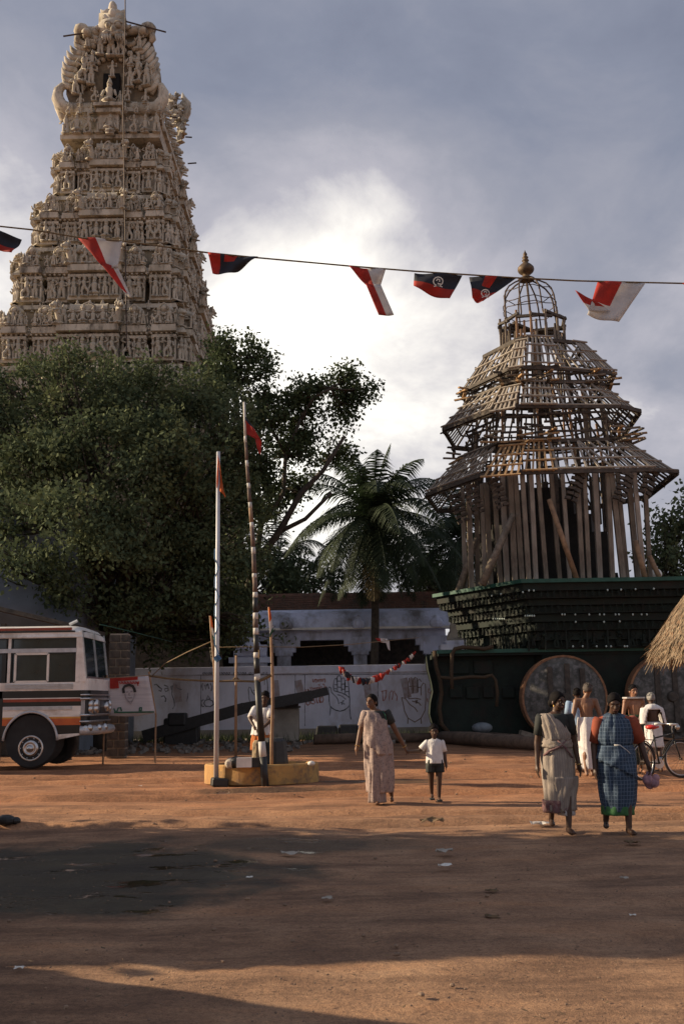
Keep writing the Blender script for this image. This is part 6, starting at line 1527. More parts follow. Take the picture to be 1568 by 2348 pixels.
# slack cluster of paper flags before the painted wall
t = thing('paper_bunting', 'slack bunch of small red, black and white flags hanging low before the wall', 'bunting', P(840, 1545, 27))
cpx = [(783, 1531), (800, 1548), (830, 1558), (850, 1556), (880, 1545), (905, 1530), (930, 1515), (952, 1496)]
MB().tube([P(x, y, 27) for x, y in cpx], .012, 5).build('line', M_rope, t)
r = random.Random(2)
for k in range(46):
    u = k / 45 * (len(cpx) - 1); i = min(int(u), len(cpx) - 2); x = cpx[i][0] + (cpx[i + 1][0] - cpx[i][0]) * (u - i); y = cpx[i][1] + (cpx[i + 1][1] - cpx[i][1]) * (u - i)
    s = r.uniform(8, 15) if x < 880 else r.uniform(4, 8); mt = r.choice([M_redf, M_redf, M_blackf, M_blackf, M_whitef])
    cloth(t, [(x - s / 2, y - 3), (x + s / 2, y - 1), (x + s * .2 + r.uniform(-4, 4), y + s * .9), (x - s * .2, y + s)], 27 - r.uniform(0, .25), [mt], name='paper_flag', nu=2, nv=2, wave=.1, seed=k)
t = thing('blown_flag', 'small red and white rag flag flying before the dark hall opening', 'flag', P(875, 1470, 30))
cloth(t, [(860, 1463), (888, 1464), (885, 1474), (866, 1470)], 30, [M_redf, M_whitef], seed=1, idx=lambda u, v: 0 if u < .45 else 1); cloth(t, [(882, 1464), (892, 1468), (894, 1492), (889, 1488)], 29.98, [M_whitef], seed=2)

# ------------------------------------------------------------ thatched stall roof at the right edge
dT = 12.0; ap = P(1720, 1190, dT + 1.0)
t = thing('thatched_stall', 'shaggy straw thatched roof of a stall poking in at the right edge', 'stall', (ap.x, ap.y, 0))
e0 = P(1513, 1468, dT + 1.0); rad_t = ap.x - e0.x; ze = e0.z
M_straw = mat('loose_straw', (.33, .25, .165), (.12, .085, .055), 16, .9, c3=(.30, .16, .085), mscale=20)
def roofp(a, s, dz=0):   # a angle, s 0 apex ..1 eave
    return Vector((ap.x + rad_t * s * math.cos(a), ap.y + rad_t * s * math.sin(a), ap.z + (ze - ap.z) * (s ** .93) + .10 * math.sin(s * 3.1) + dz))
mb = MB(); mb.grid([roofp(2 * math.pi * i / 40, s, -.08) for s in np.linspace(.01, .97, 8) for i in range(40)], 40, 8, True); mb.build('thatch_core', mat('packed_thatch', (.16, .10, .05), (.07, .045, .025), 12, .95), t)
NRs = np.random.default_rng(5); V = []; nst = 15000
for k in range(nst):
    a = NRs.uniform(R(120), R(260)) if k < nst * .85 else NRs.uniform(0, 6.28); s0 = NRs.uniform(.05, 1) ** .7 * .99; s1 = min(s0 + NRs.uniform(.10, .32), 1.0 + NRs.uniform(-.02, .07)); da = NRs.normal(0, .045); dz = NRs.uniform(-.05, .06)
    p0 = roofp(a, s0, dz); p1 = roofp(a + da, s1, dz + NRs.uniform(-.05, .03) - (.12 * NRs.random() if s1 > .97 else 0))
    w = Vector((-math.sin(a), math.cos(a), NRs.uniform(-.5, .5))).normalized() * NRs.uniform(.004, .010)
    V += [p0 - w, p0 + w, p1 + w * .6, p1 - w * .6]
for k in range(4200):
    a = NRs.uniform(R(110), R(270)); p0 = roofp(a, NRs.uniform(.93, 1.0), NRs.uniform(-.12, .02)); L = NRs.uniform(.05, .34); p1 = p0 + Vector((math.cos(a) * L * .5 + NRs.normal(0, .03), math.sin(a) * L * .5 + NRs.normal(0, .03), -L * NRs.uniform(.5, 1.1)))
    w = Vector((-math.sin(a), math.cos(a), NRs.uniform(-.5, .5))).normalized() * NRs.uniform(.004, .011); V += [p0 - w, p0 + w, p1 + w * .6, p1 - w * .6]
V = np.array([tuple(p) for p in V]); me = np_mesh('straw', V - np.array(t.location), np.arange(len(V)), 4, M_straw); o = bpy.data.objects.new('straw', me); COL.objects.link(o); o.parent = t; o['kind'] = 'stuff'
for a in (R(70), R(250), R(310), R(20)):
    mb = MB(); p = roofp(a, .82, -.1); mb.tube([(p.x, p.y, 0), p], .05, 7); mb.build('post', M_bamboo, t)
# street lamp globe behind the car
p = P(1503, 1317, 44); t = thing('street_lamp', 'white globe street lamp showing past the right pillars of the wooden car', 'street lamp', (p.x, 44, 0))
MB().tube([(p.x - .5, 44, 0), (p.x - .5, 44, p.z + .2), (p.x - .2, 44, p.z + .3), (p.x, 44, p.z + .1)], .05, 6).build('post', M_black, t); MB().sph(p, .26, 14, 10).build('globe', M_white, t, smooth=True)
# building glimpsed right of the car
p = P(1560, 1400, 46); t = thing('distant_house', 'sliver of a tiled and whitewashed house right of the wooden car', 'house', (p.x + 2, 48, 0))
MB().box((p.x + 2.3, 48, P(1560, 1408, 46).z / 2), (5, 4, P(1560, 1408, 46).z)).build('wall', M_blue, t); z = P(1560, 1392, 46).z
MB().prism([(p.x - .3, 45.7, z - .4), (p.x + 5, 45.7, z - .4), (p.x + 5, 48, z + .9), (p.x + .6, 48, z + .9)], (0, .15, 0)).build('roof', M_brick, t)
MB().box((p.x + 2.2, 45.85, z - .45), (5.1, .3, .14)).build('eave', M_white, t)
# ------------------------------------------------------------ people
M_skin = mat('brown_skin', (.17, .088, .052), (.13, .066, .04), 7, .5, spec=.35)
M_skin_d = mat('dark_brown_skin', (.085, .045, .028), (.065, .034, .022), 7, .5, spec=.35)
M_hair = mat('black_hair', (.012, .010, .010), (.006, .005, .005), 30, .8, spec=.1)
M_grey = mat('grey_hair', (.34, .33, .31), (.12, .115, .11), 26, .7)
M_eye = mat('eye_dark', (.01, .008, .008), (.006, .005, .005), 9, .25)
M_eyew = mat('eye_white', (.26, .22, .20), (.2, .17, .15), 9, .4)
M_lip = mat('lips', (.13, .045, .035), (.10, .035, .03), 9, .5)
def V3(*a): return Vector(a)
DEF = dict(hd=V3(0, -.015, 1.485), nk=V3(0, .005, 1.345), ch=V3(0, .0, 1.20), ws=V3(0, 0, 1.02), pv=V3(0, .005, .90),
           sa=V3(-.165, .0, 1.295), ea=V3(-.215, .02, 1.03), wa=V3(-.225, -.03, .80), sb=V3(.165, .0, 1.295), eb=V3(.215, .02, 1.03), wb=V3(.225, -.03, .80),
           ha=V3(-.085, 0, .87), ka=V3(-.085, -.02, .47), aa=V3(-.085, .03, .075), hb=V3(.085, 0, .87), kb=V3(.085, -.02, .47), ab=V3(.085, .03, .075))
def person(label, loc, rz, height, pose=None, skin=M_skin, hair='bun', hairm=M_hair, yaw=0, tilt=0, group=None, fist=(), limb=1.0, toes=(0, 0), hk=1.0):
    s = height / 1.60; J = {k: v.copy() for k, v in DEF.items()}
    if pose:
        for k, v in pose.items(): J[k] = V3(*v)
    for k in J: J[k] = J[k] * s
    t = thing('person', label, 'person', loc, rz, group)
    b = MB(); C = lambda a, e, ra, rb, n=12: b.cap(J[a] if isinstance(a, str) else a, J[e] if isinstance(e, str) else e, ra * s, rb * s, n)
    HR = Euler((tilt, 0, yaw)).to_matrix(); hd = J['hd']
    def h(x, y, z): return hd + HR @ (V3(x, y, z) * s * hk)
    b.sph(h(0, .012, .02), (.074 * s * hk, .092 * s * hk, .088 * s * hk), 16, 12, HR)            # skull
    b.sph(h(0, -.022, -.045), (.056 * s * hk, .062 * s * hk, .062 * s * hk), 14, 10, HR)         # face and jaw
    b.sph(h(0, -.055, -.088), (.024 * s, .022 * s, .018 * s), 10, 8, HR)          # chin
    for x in (-.035, .035): b.sph(h(x, -.055, -.030), (.022 * s, .018 * s, .018 * s), 8, 6, HR); b.sph(h(x * 2.12, .012, -.018), (.010 * s, .018 * s, .028 * s), 8, 6, HR)
    b.cap(h(0, -.082, .008), h(0, -.102, -.032), .010 * s, .015 * s, 8)           # nose
    b.cap(h(-.035, -.077, .020), h(.035, -.077, .020), .011 * s, .011 * s, 8)     # brow
    b.cap(h(-.016, -.080, -.062), h(.016, -.080, -.062), .010 * s, .010 * s, 8)   # mouth
    C('nk', h(0, .015, -.05), .050, .048); C('ch', 'nk', .085, .052)
    b.sph((J['ch'] + V3(0, 0, .03) * s), (.148 * s, .098 * s, .135 * s), 14, 10); C('sa', 'sb', .055, .055); C('ws', 'ch', .108, .115)
    b.sph(J['pv'], (.145 * s, .112 * s, .12 * s), 14, 10); C('pv', 'ws', .115, .108)
    for q in ('a', 'b'):
        C('s' + q, 'e' + q, .050 * limb, .036 * limb); C('e' + q, 'w' + q, .037 * limb, .025 * limb)
        # hand: palm, four fingers and a thumb
        wv = J['w' + q]; d = (wv - J['e' + q]).normalized(); sg = -1 if q == 'a' else 1
        nrm_ = V3(sg, 0, 0); nrm_ = (nrm_ - d * nrm_.dot(d)).normalized(); side = d.cross(nrm_).normalized() * (1 if sg > 0 else -1)
        if side.y > 0: side = -side
        pc_ = wv + d * .045 * s
        b.cap(wv, wv + d * .05 * s, .024 * s, .030 * s, 8); b.sph(pc_ + d * .012 * s, (.024 * s, .034 * s, .040 * s), 9, 7)
        curl = 1.0 if q in fist else .35
        for k in range(4):
            o_ = side * (.024 - .016 * k) * s; L_ = (.036, .042, .038, .030)[k] * s; a0 = wv + d * .072 * s + o_
            a1 = a0 + (d - nrm_ * curl * .5).normalized() * L_; a2 = a1 + (d - nrm_ * curl * 1.6).normalized() * L_ * .8
            b.cap(a0 - d * .02 * s, a1, .0095 * s, .0088 * s, 6); b.cap(a1, a2, .0088 * s, .0075 * s, 6)
        th = wv + d * .025 * s + side * .022 * s; b.cap(th, th + (d * .8 + side * .7).normalized() * .035 * s, .012 * s, .010 * s, 6); b.cap(th + (d * .8 + side * .7).normalized() * .035 * s, th + (d * .8 + side * .7).normalized() * .035 * s + (d + side * .1).normalized() * .026 * s, .010 * s, .008 * s, 6)
        C('h' + q, 'k' + q, .080 * limb, .052 * limb); C('k' + q, 'a' + q, .050 * limb, .031 * limb)
        kn, an = J['k' + q], J['a' + q]; b.sph(kn.lerp(an, .3) + V3(0, .02, 0) * s, (.046 * s * limb, .05 * s * limb, .10 * s), 9, 7)
        ty = toes[0 if q == 'a' else 1]; fd = V3(math.sin(ty), -math.cos(ty), 0)
        up_ = an.z > .13 * s
        heel = an + V3(0, 0, -.045 * s) - fd * .03 * s; toe = heel + fd * .19 * s + V3(0, 0, -.055 * s if up_ else -.008 * s); heel.z = max(heel.z, .03 * s); toe.z = max(toe.z, .022 * s)
        b.cap(heel, heel.lerp(toe, .65), .030 * s, .036 * s, 9); b.cap(heel.lerp(toe, .6), toe, .034 * s, .022 * s, 9)
        sd_ = V3(fd.y, -fd.x, 0)
        for k in range(5): tp_ = toe + sd_ * (-.024 + .012 * k) * s; b.cap(tp_ - fd * .02 * s, tp_ + fd * (.016 - .002 * abs(k - 1)) * s, .010 * s, .008 * s, 6)
        b.cap(an, heel + V3(0, 0, .01), .03 * s, .03 * s, 8)
    o = b.build('body', skin, t, smooth=True, world=False)
    md = o.modifiers.new('join', 'REMESH'); md.mode = 'VOXEL'; md.voxel_size = .0085 * s ** .5; md.use_smooth_shade = True
    sm = o.modifiers.new('soften', 'SMOOTH'); sm.factor = .5; sm.iterations = 3
    # eyes, lips, hair
    for x in (-.030, .030):
        e = MB(); e.sph(h(x, -.0775, -.006), (.0125 * s, .006 * s, .0058 * s), 9, 6, HR); eo = e.build('eye', M_eyew, t, smooth=True, world=False)
        e = MB(); e.sph(h(x, -.0815, -.006), (.0065 * s, .005 * s, .006 * s), 8, 6, HR); e.build('pupil', M_eye, eo, smooth=True, world=True) if False else e.build('pupil', M_eye, eo, smooth=True, world=False)
        e = MB(); e.cap(h(x - .017, -.083, .020), h(x + .017, -.083, .022), .0042 * s, .003 * s, 5); e.build('eyebrow', hairm, t, world=False)
    e = MB(); e.cap(h(-.020, -.0885, -.061), h(.020, -.0885, -.061), .0062 * s, .0062 * s, 6); e.build('lips', M_lip, t, smooth=True, world=False)
    e = MB()
    nh, mh = 20, 12; pts = []
    for j in range(mh):
        for i in range(nh):
            th_ = 2 * math.pi * i / nh; front = max(0, -math.sin(th_))          # -Y is the face
            low = (-.95 + .95 * front * 1.45) if hair != 'short' else (-.62 + front * 1.05)
            low = min(low, .62); ph = math.pi / 2 - (math.pi / 2 - low) * (j / (mh - 1)); rr = 1.10 if j < mh - 1 else 1.02
            rr += .02 * math.sin(i * 3.0)
            pts.append(h(.074 * rr * math.cos(ph) * math.cos(th_), .014 + .092 * rr * math.cos(ph) * math.sin(th_), .022 + .088 * rr * math.sin(ph)))
    e.grid(pts, nh, mh, True)
    if hair == 'bun': e.sph(h(0, .115, -.025), (.045 * s, .04 * s, .05 * s), 10, 8, HR)
    if hair == 'short':
        for k in range(60):
            a = rng.uniform(0, 6.28); ph = rng.uniform(.35, 1.5); e.sph(h(.080 * math.cos(ph) * math.cos(a), .014 + .098 * math.cos(ph) * math.sin(a) + .01, .024 + .096 * math.sin(ph)), .013 * s, 5, 4)
    e.build('hair', hairm, t, smooth=True, world=False)
    return t, J, s, h
def loft(parent, name, rings, material, s=1, fold=0, freq=9, twist=0, nu=72, keep=None, thick=.006, ph=0, fold2=0, uvs=True):
    """cloth tube: rings (z, cx, cy, rx, ry[, fold amount]); keep(theta, t, p) drops faces; folds run down the cloth"""
    rs = []
    for i in range(len(rings) - 1):
        a, b = rings[i], rings[i + 1]; n = max(2, int(abs(b[0] - a[0]) / .03) + 1)
        for k in range(n):
            t = k / n; rs.append([a[j] + (b[j] - a[j]) * t for j in range(5)] + [(a[5] if len(a) > 5 else fold) * (1 - t) + (b[5] if len(b) > 5 else fold) * t])
    l = rings[-1]; rs.append(list(l[:5]) + [l[5] if len(l) > 5 else fold])
    pts = []; nv = len(rs); z0, z1 = rs[0][0], rs[-1][0]
    for j, (z, cx, cy, rx, ry, fa) in enumerate(rs):
        t = j / (nv - 1)
        for i in range(nu):
            th = 2 * math.pi * i / nu
            wv_ = math.sin(freq * th + twist * t * 6 + ph + .6 * math.sin(t * 5 + th)); f = 1 + 1.7 * fa * (abs(wv_) ** .6 * (1 if wv_ > 0 else -1) + .6 * math.sin(int(freq * 1.73) * th - twist * t * 4 + ph * 2 + 1.3) + .3 * math.sin(int(freq * 3.1) * th + t * 9)) + fold2 * math.sin(t * 40 + th * 2)
            pts.append(V3(cx + rx * f * math.cos(th), cy + ry * f * math.sin(th), z) * s)
    mb = MB(); mb.v = [tuple(p) for p in pts]
    for j in range(nv - 1):
        for i in range(nu):
            i2 = (i + 1) % nu; th = 2 * math.pi * (i + .5) / nu; t = (j + .5) / (nv - 1)
            if keep is None or keep(th, t, pts[j * nu + i] / s): mb.f.append((j * nu + i, j * nu + i2, (j + 1) * nu + i2, (j + 1) * nu + i)); mb.mi.append(0)
    o = mb.build(name, material, parent, smooth=True, world=False, solid=thick)
    uv = o.data.uv_layers.new(name='cloth')
    for poly in o.data.polygons:
        us = []
        for li in poly.loop_indices: vi = o.data.loops[li].vertex_index; us.append((li, vi % nu, vi // nu))
        wrap = max(u[1] for u in us) - min(u[1] for u in us) > nu / 2
        for li, i, j in us:
            if wrap and i < nu / 2: i += nu
            uv.data[li].uv = (i / nu, rs[j][0] / 1.6)
    return o
def sleeve(parent, a, b, ra, rb, m_, s, name='sleeve', ext=0):
    a = Vector(a); b = Vector(b); mb = MB(); d = (b - a).normalized()
    mb.tube([a - d * .05 * s, a - d * .01 * s, a.lerp(b, .5), b, b - d * .004], [ra * .80 * s, ra * 1.0 * s, (ra + rb) / 2 * s, rb * s, rb * .8 * s], 14, caps=True); return mb.build(name, m_, parent, smooth=True, world=False)
def cloth_mat(name, base, kind, line, scale=(14, 22), rough=.85, base2=None, bump=.25):
    if name in MATS: return MATS[name]
    mt = mat(name, base, base2 or tuple(v * .78 for v in base), 18, rough, bump, 60); nt = mt.node_tree; b = nt.nodes['Principled BSDF']
    src = b.inputs['Base Color'].links[0].from_socket
    uv = nt.nodes.new('ShaderNodeUVMap'); uv.uv_map = 'cloth'
    sp_ = nt.nodes.new('ShaderNodeSeparateXYZ'); nt.links.new(uv.outputs[0], sp_.inputs[0])
    def line_(sock, sc, w):
        m1 = nt.nodes.new('ShaderNodeMath'); m1.operation = 'MULTIPLY'; nt.links.new(sock, m1.inputs[0]); m1.inputs[1].default_value = sc
        m2 = nt.nodes.new('ShaderNodeMath'); m2.operation = 'FRACT'; nt.links.new(m1.outputs[0], m2.inputs[0])
        m3 = nt.nodes.new('ShaderNodeMath'); m3.operation = 'LESS_THAN'; nt.links.new(m2.outputs[0], m3.inputs[0]); m3.inputs[1].default_value = w; return m3.outputs[0]
    if kind == 'plaid':
        a = line_(sp_.outputs[0], scale[0], .16); c = line_(sp_.outputs[1], scale[1], .14)
        mm = nt.nodes.new('ShaderNodeMath'); mm.operation = 'MAXIMUM'; nt.links.new(a, mm.inputs[0]); nt.links.new(c, mm.inputs[1]); f = mm.outputs[0]
    elif kind == 'stripe': f = line_(sp_.outputs[0], scale[0], .4)
    elif kind == 'print':
        vo = nt.nodes.new('ShaderNodeTexVoronoi'); vo.inputs['Scale'].default_value = scale[0]; tc = nt.nodes.new('ShaderNodeTexCoord'); nt.links.new(tc.outputs['Object'], vo.inputs[0])
        ns = nt.nodes.new('ShaderNodeTexNoise'); ns.inputs['Scale'].default_value = scale[1]; nt.links.new(tc.outputs['Object'], ns.inputs[0]); ad = nt.nodes.new('ShaderNodeMath'); ad.operation = 'MULTIPLY_ADD'; nt.links.new(ns.outputs['Fac'], ad.inputs[0]); ad.inputs[1].default_value = .6; nt.links.new(vo.outputs['Distance'], ad.inputs[2])
        m3 = nt.nodes.new('ShaderNodeMath'); m3.operation = 'LESS_THAN'; nt.links.new(ad.outputs[0], m3.inputs[0]); m3.inputs[1].default_value = .62; f = m3.outputs[0]
    mf = nt.nodes.new('ShaderNodeMath'); mf.operation = 'MULTIPLY'; nt.links.new(f, mf.inputs[0]); mf.inputs[1].default_value = .75
    mx_ = nt.nodes.new('ShaderNodeMix'); mx_.data_type = 'RGBA'; nt.links.new(mf.outputs[0], mx_.inputs[0]); nt.links.new(src, mx_.inputs[6]); mx_.inputs[7].default_value = (*line, 1); nt.links.new(mx_.outputs[2], b.inputs['Base Color'])
    return mt
M_blouse = mat('dark_blouse', (.022, .026, .024), (.014, .016, .015), 12, .8)
M_wcloth = mat('white_cotton', (.74, .72, .70), (.60, .58, .58), 9, .85, .3, 40)
M_gold = mat('gold_bangle', (.70, .48, .16), (.55, .36, .10), 8, .3, metal=.9)
def torus(parent, name, c, d, rr, r2, m_):
    c = Vector(c); d = Vector(d).normalized(); x = d.orthogonal().normalized(); y = d.cross(x); mb = MB(); mb.tube([c + (x * math.cos(a) + y * math.sin(a)) * rr for a in np.linspace(0, 2 * math.pi, 17)], r2, 6, caps=False); return mb.build(name, m_, parent, smooth=True, world=False)
def hpx(x0, y0, y1, d):   # real height between two pixel rows at depth d
    return (P(x0, y0, d) - P(x0, y1, d)).length

# 1. woman in printed pinkish sari, holding the boy's hand --------------------------------
g1 = G(868, 1843); H1 = P(855, 1589, g1.y).z
gb = G(1000, 1836); Hb = P(1000, 1660, gb.y).z
hold = P(934, 1722, (g1.y + gb.y) / 2)
def to_local(p, loc, rz, s): return (Matrix.Rotation(-rz, 3, 'Z') @ (Vector(p) - Vector(loc))) / s
loc1 = Vector((g1.x, g1.y + .08, 0)); s1 = H1 / 1.60; hl = to_local(hold, loc1, 0, s1)
wrist = V3(hl.x - .045, hl.y, hl.z + .07)
W1, J, s, h = person('woman in printed pinkish sari walking and holding a small boy by the hand', loc1, 0, H1,
    dict(hd=(-.075, -.02, 1.475), nk=(-.035, .005, 1.345), sa=(-.17, -.01, 1.285), ea=(-.245, .03, 1.05), wa=(-.30, -.03, .83), sb=(.155, .01, 1.29), eb=(.27, .02, 1.06), wb=tuple(wrist), ka=(-.06, -.10, .47), aa=(-.02, -.06, .075), hb=(.10, .03, .87), kb=(.14, .06, .48), ab=(.20, .20, .085)), M_skin, 'bun', yaw=-.55, tilt=-.10, fist=('b',), limb=1.08)
M_sari1 = cloth_mat('pinkish_print_sari', (.37, .28, .245), 'print', (.17, .13, .13), (34, 18), base2=(.27, .205, .185))
loft(W1, 'sari_skirt', [(1.04, -.01, .01, .150, .118), (.96, -.01, .01, .180, .145), (.86, 0, .01, .210, .175), (.62, .02, .0, .215, .180), (.35, .03, .0, .205, .185), (.16, .03, .0, .180, .180, .06)], M_sari1, s, .034, 7, .9, ph=.4)
loft(W1, 'sari_pleats', [(.60, -.04, -.10, .085, .06), (.3, -.03, -.10, .110, .08), (.02, -.02, -.09, .120, .09)], M_sari1, s, .06, 9, .2)
loft(W1, 'sari_drape', [(1.345, -.10, .01, .080, .075), (1.30, -.055, .005, .150, .112), (1.20, -.03, -.01, .186, .132), (1.10, -.02, -.02, .182, .135), (1.0, -.01, -.02, .185, .148), (.90, 0, -.02, .200, .168), (.80, .01, -.02, .205, .176), (.70, .02, -.02, .200, .172)], M_sari1, s, .022, 6, 1.6, keep=lambda th, t, p: (p.x < .06 + (1.34 - p.z) * .75) and (p.z > .70 + max(0, -p.x) * .9 + .02), ph=1.0)
loft(W1, 'blouse', [(1.335, 0, .005, .10, .075), (1.30, 0, .005, .160, .098), (1.20, 0, .0, .168, .116), (1.06, 0, 0, .148, .110)], M_blouse, s, .0, 5)
sleeve(W1, J['sa'], J['sa'].lerp(J['ea'], .72), .074, .066, M_sari1, s); sleeve(W1, J['sb'], J['sb'].lerp(J['eb'], .62), .072, .060, M_blouse, s)
torus(W1, 'bangle', J['wa'] * 1.0, J['wa'] - J['ea'], .032 * s, .0045, M_gold); torus(W1, 'bangle', J['wb'], J['wb'] - J['eb'], .032 * s, .0045, M_gold)
mb = MB(); mb.tube([V3(.09, -.06, 1.33) * s, V3(.125, -.10, 1.27) * s, V3(.135, -.12, 1.20) * s], .008, 5); mb.build('hair_ribbon', M_greenf, W1, world=False)

# 2. boy ---------------------------------------------------------------------------
locb = Vector((gb.x, gb.y + .05, 0)); sb_ = Hb / 1.60; hb_ = to_local(hold, locb, 0, sb_)
BOY, J, s, h = person('small boy in a white shirt and dark shorts held by the hand', locb, 0, Hb,
    dict(hd=(0, -.02, 1.45), nk=(0, 0, 1.27), sa=(-.16, 0, 1.20), ea=(-.33, 0, 1.03), wa=(hb_.x + .05, hb_.y, hb_.z - .01), sb=(.16, 0, 1.20), eb=(.21, .02, .98), wb=(.235, -.02, .76), ch=(0, 0, 1.12), ws=(0, 0, .98), pv=(0, 0, .86), ha=(-.08, 0, .84), hb=(.08, 0, .84), ka=(-.09, .04, .46), aa=(-.075, .16, .13), kb=(.075, -.05, .46), ab=(.06, -.05, .075)), M_skin_d, 'short', yaw=.05, tilt=.12, limb=1.25, hk=1.22)
# a child's head is larger for its body
loft(BOY, 'shirt', [(1.275, 0, .005, .075, .065), (1.250, 0, .005, .150, .085), (1.225, 0, .005, .185, .10), (1.15, 0, 0, .180, .120), (1.0, 0, -.005, .172, .128), (.84, 0, -.005, .182, .140), (.775, 0, -.005, .186, .144)], M_wcloth, s, .018, 7, .5)
sleeve(BOY, J['sa'], J['sa'].lerp(J['ea'], .75), .070, .074, M_wcloth, s); sleeve(BOY, J['sb'], J['sb'].lerp(J['eb'], .85), .068, .074, M_wcloth, s)
for sg in (-1, 1): mb = MB(); mb.prism([V3(sg * .01, -.105, 1.235) * s, V3(sg * .075, -.10, 1.20) * s, V3(sg * .085, -.06, 1.275) * s, V3(sg * .04, -.055, 1.29) * s], (0, .008, .006)); mb.build('collar', M_wcloth, BOY, world=False)
loft(BOY, 'shorts_seat', [(.87, 0, 0, .168, .130), (.72, 0, 0, .185, .140)], M_blouse, s, .01, 5)
for sg in (-1, 1): loft(BOY, 'shorts_leg', [(.85, sg * .05, 0, .125, .125), (.70, sg * .088, 0, .108, .120), (.585, sg * .092, -.005, .104, .112)], M_blouse, s, .02, 5)
for q, a in (('a', 'aa'), ('b', 'ab')): mb = MB(); c = J[a]; mb.box((c.x, c.y - .05, max(c.z - .075, .01)), (.07, .20, .018)); mb.build('sandal', M_blouse, BOY, world=False)

# 3. woman in grey striped sari ----------------------------------------------------
g2 = G(1278, 1908); H2 = P(1290, 1583, g2.y).z
W2, J, s, h = person('thin woman in a grey sari with maroon border walking at the right, head turned', (g2.x + .05, g2.y + .03, 0), 0, H2,
    dict(hd=(.035, -.03, 1.475), nk=(.01, 0, 1.34), sa=(-.175, 0, 1.275), ea=(-.225, .03, 1.00), wa=(-.245, -.02, .75), sb=(.155, .0, 1.275), eb=(.205, .02, 1.0), wb=(.235, -.04, .75), ka=(-.085, .04, .46), aa=(-.075, .17, .13), kb=(.085, -.09, .45), ab=(.055, -.15, .075)), M_skin_d, 'bun', yaw=.55, tilt=.06, toes=(-.15, .1))
M_sari2 = cloth_mat('grey_stripe_sari', (.33, .28, .23), 'stripe', (.23, .19, .17), (42, 0), base2=(.25, .21, .18)); M_maroon = mat('maroon_border', (.13, .05, .06), (.20, .13, .12), 30, .85)
loft(W2, 'sari_skirt', [(1.03, 0, .005, .140, .108), (.95, 0, 0, .160, .128), (.82, 0, 0, .186, .150), (.60, .0, 0, .186, .160), (.40, -.01, 0, .168, .155), (.235, -.02, 0, .150, .145, .06)], M_sari2, s, .022, 9, .5)
loft(W2, 'sari_fall', [(.62, .03, -.01, .18, .165), (.45, .03, -.01, .165, .16), (.24, .02, -.01, .15, .15, .05)], M_sari2, s, .03, 6, .9, keep=lambda th, t, p: p.x > -.10 + (.6 - p.z) * .2, ph=2)
loft(W2, 'hem_border', [(.36, -.03, -.01, .166, .158), (.22, -.03, -.01, .158, .152, .05)], M_maroon, s, .03, 7, .4, keep=lambda th, t, p: p.x < -.04 or (p.x > 0 and p.y < 0 and p.x < .09))
loft(W2, 'underskirt_edge', [(.30, .06, -.03, .10, .11), (.19, .06, -.04, .095, .11)], M_whitef, s, .03, 6, keep=lambda th, t, p: p.y < .05)
loft(W2, 'sari_drape', [(1.335, -.11, 0, .055, .065), (1.30, -.085, -.005, .11, .095), (1.20, -.035, -.015, .150, .122), (1.10, 0, -.02, .160, .128), (1.03, 0, -.02, .150, .122)], M_sari2, s, .024, 12, .25, keep=lambda th, t, p: p.x < -.03 + (1.34 - p.z) * .75)
loft(W2, 'waist_twist', [(1.05, 0, -.005, .158, .125), (1.01, 0, -.01, .172, .140), (.95, 0, -.01, .172, .142)], M_sari2, s, .03, 5, 2)
mb = MB(); mb.tube([V3(-.172, -.06, .86) * s, V3(-.12, -.135, .91) * s, V3(0, -.155, .96) * s, V3(.08, -.135, 1.03) * s], [.012, .016, .014, .010], 6); mb.build('border_fold', M_maroon, W2, smooth=True, world=False)
mb = MB(); mb.tube([V3(-.02, -.145, 1.03) * s, V3(.07, -.155, .94) * s, V3(.15, -.11, .83) * s], [.009, .012, .009], 6); mb.build('border_fold', M_maroon, W2, smooth=True, world=False)
loft(W2, 'blouse', [(1.33, 0, .005, .095, .07), (1.295, 0, .005, .165, .098), (1.18, 0, 0, .155, .112), (1.07, 0, 0, .135, .104)], M_blouse, s)
for q in ('a', 'b'): sleeve(W2, J['s' + q], J['s' + q].lerp(J['e' + q], .68), .066, .056, M_blouse, s)
torus(W2, 'bangle', J['wb'], J['wb'] - J['eb'], .033 * s, .005, M_gold); torus(W2, 'earring', h(-.078, -.002, -.05), (1, 0, 0), .012, .003, M_gold)

# 4. stout woman in blue checked sari, stooping, with a pink bag -------------------------
g3 = G(1398, 1910); H3 = P(1397, 1584, g3.y).z
W3, J, s, h = person('stooping woman in a blue checked sari and rust red blouse carrying a pink bag', (g3.x + .11, g3.y + .03, 0), 0, H3,
    dict(hd=(0, -.15, 1.46), nk=(0, -.07, 1.34), ch=(0, -.02, 1.20), sa=(-.165, -.03, 1.245), ea=(-.225, .02, .98), wa=(-.245, -.05, .72), sb=(.21, -.03, 1.24), eb=(.315, .02, 1.0), wb=(.355, -.10, .76), ka=(-.09, .04, .46), aa=(-.11, .14, .12), kb=(.10, -.09, .46), ab=(.08, -.13, .075)), M_skin_d, 'bun', M_hair, yaw=-.15, tilt=.35, fist=('b',), toes=(-.25, .1), limb=1.1)
M_sari3 = cloth_mat('blue_checked_sari', (.030, .058, .105), 'plaid', (.13, .18, .25), (34, 38), base2=(.02, .04, .07)); M_rust = mat('rust_red_blouse', (.30, .065, .03), (.22, .045, .02), 10, .85)
M_gsk = mat('green_underskirt', (.045, .16, .05), (.03, .11, .035), 12, .8)
loft(W3, 'sari_skirt', [(1.02, .01, 0, .165, .135), (.94, .01, 0, .195, .165), (.80, .015, 0, .212, .190), (.55, .02, 0, .215, .190), (.36, .01, 0, .195, .175), (.24, 0, 0, .165, .155, .03)], M_sari3, s, .026, 8, .6)
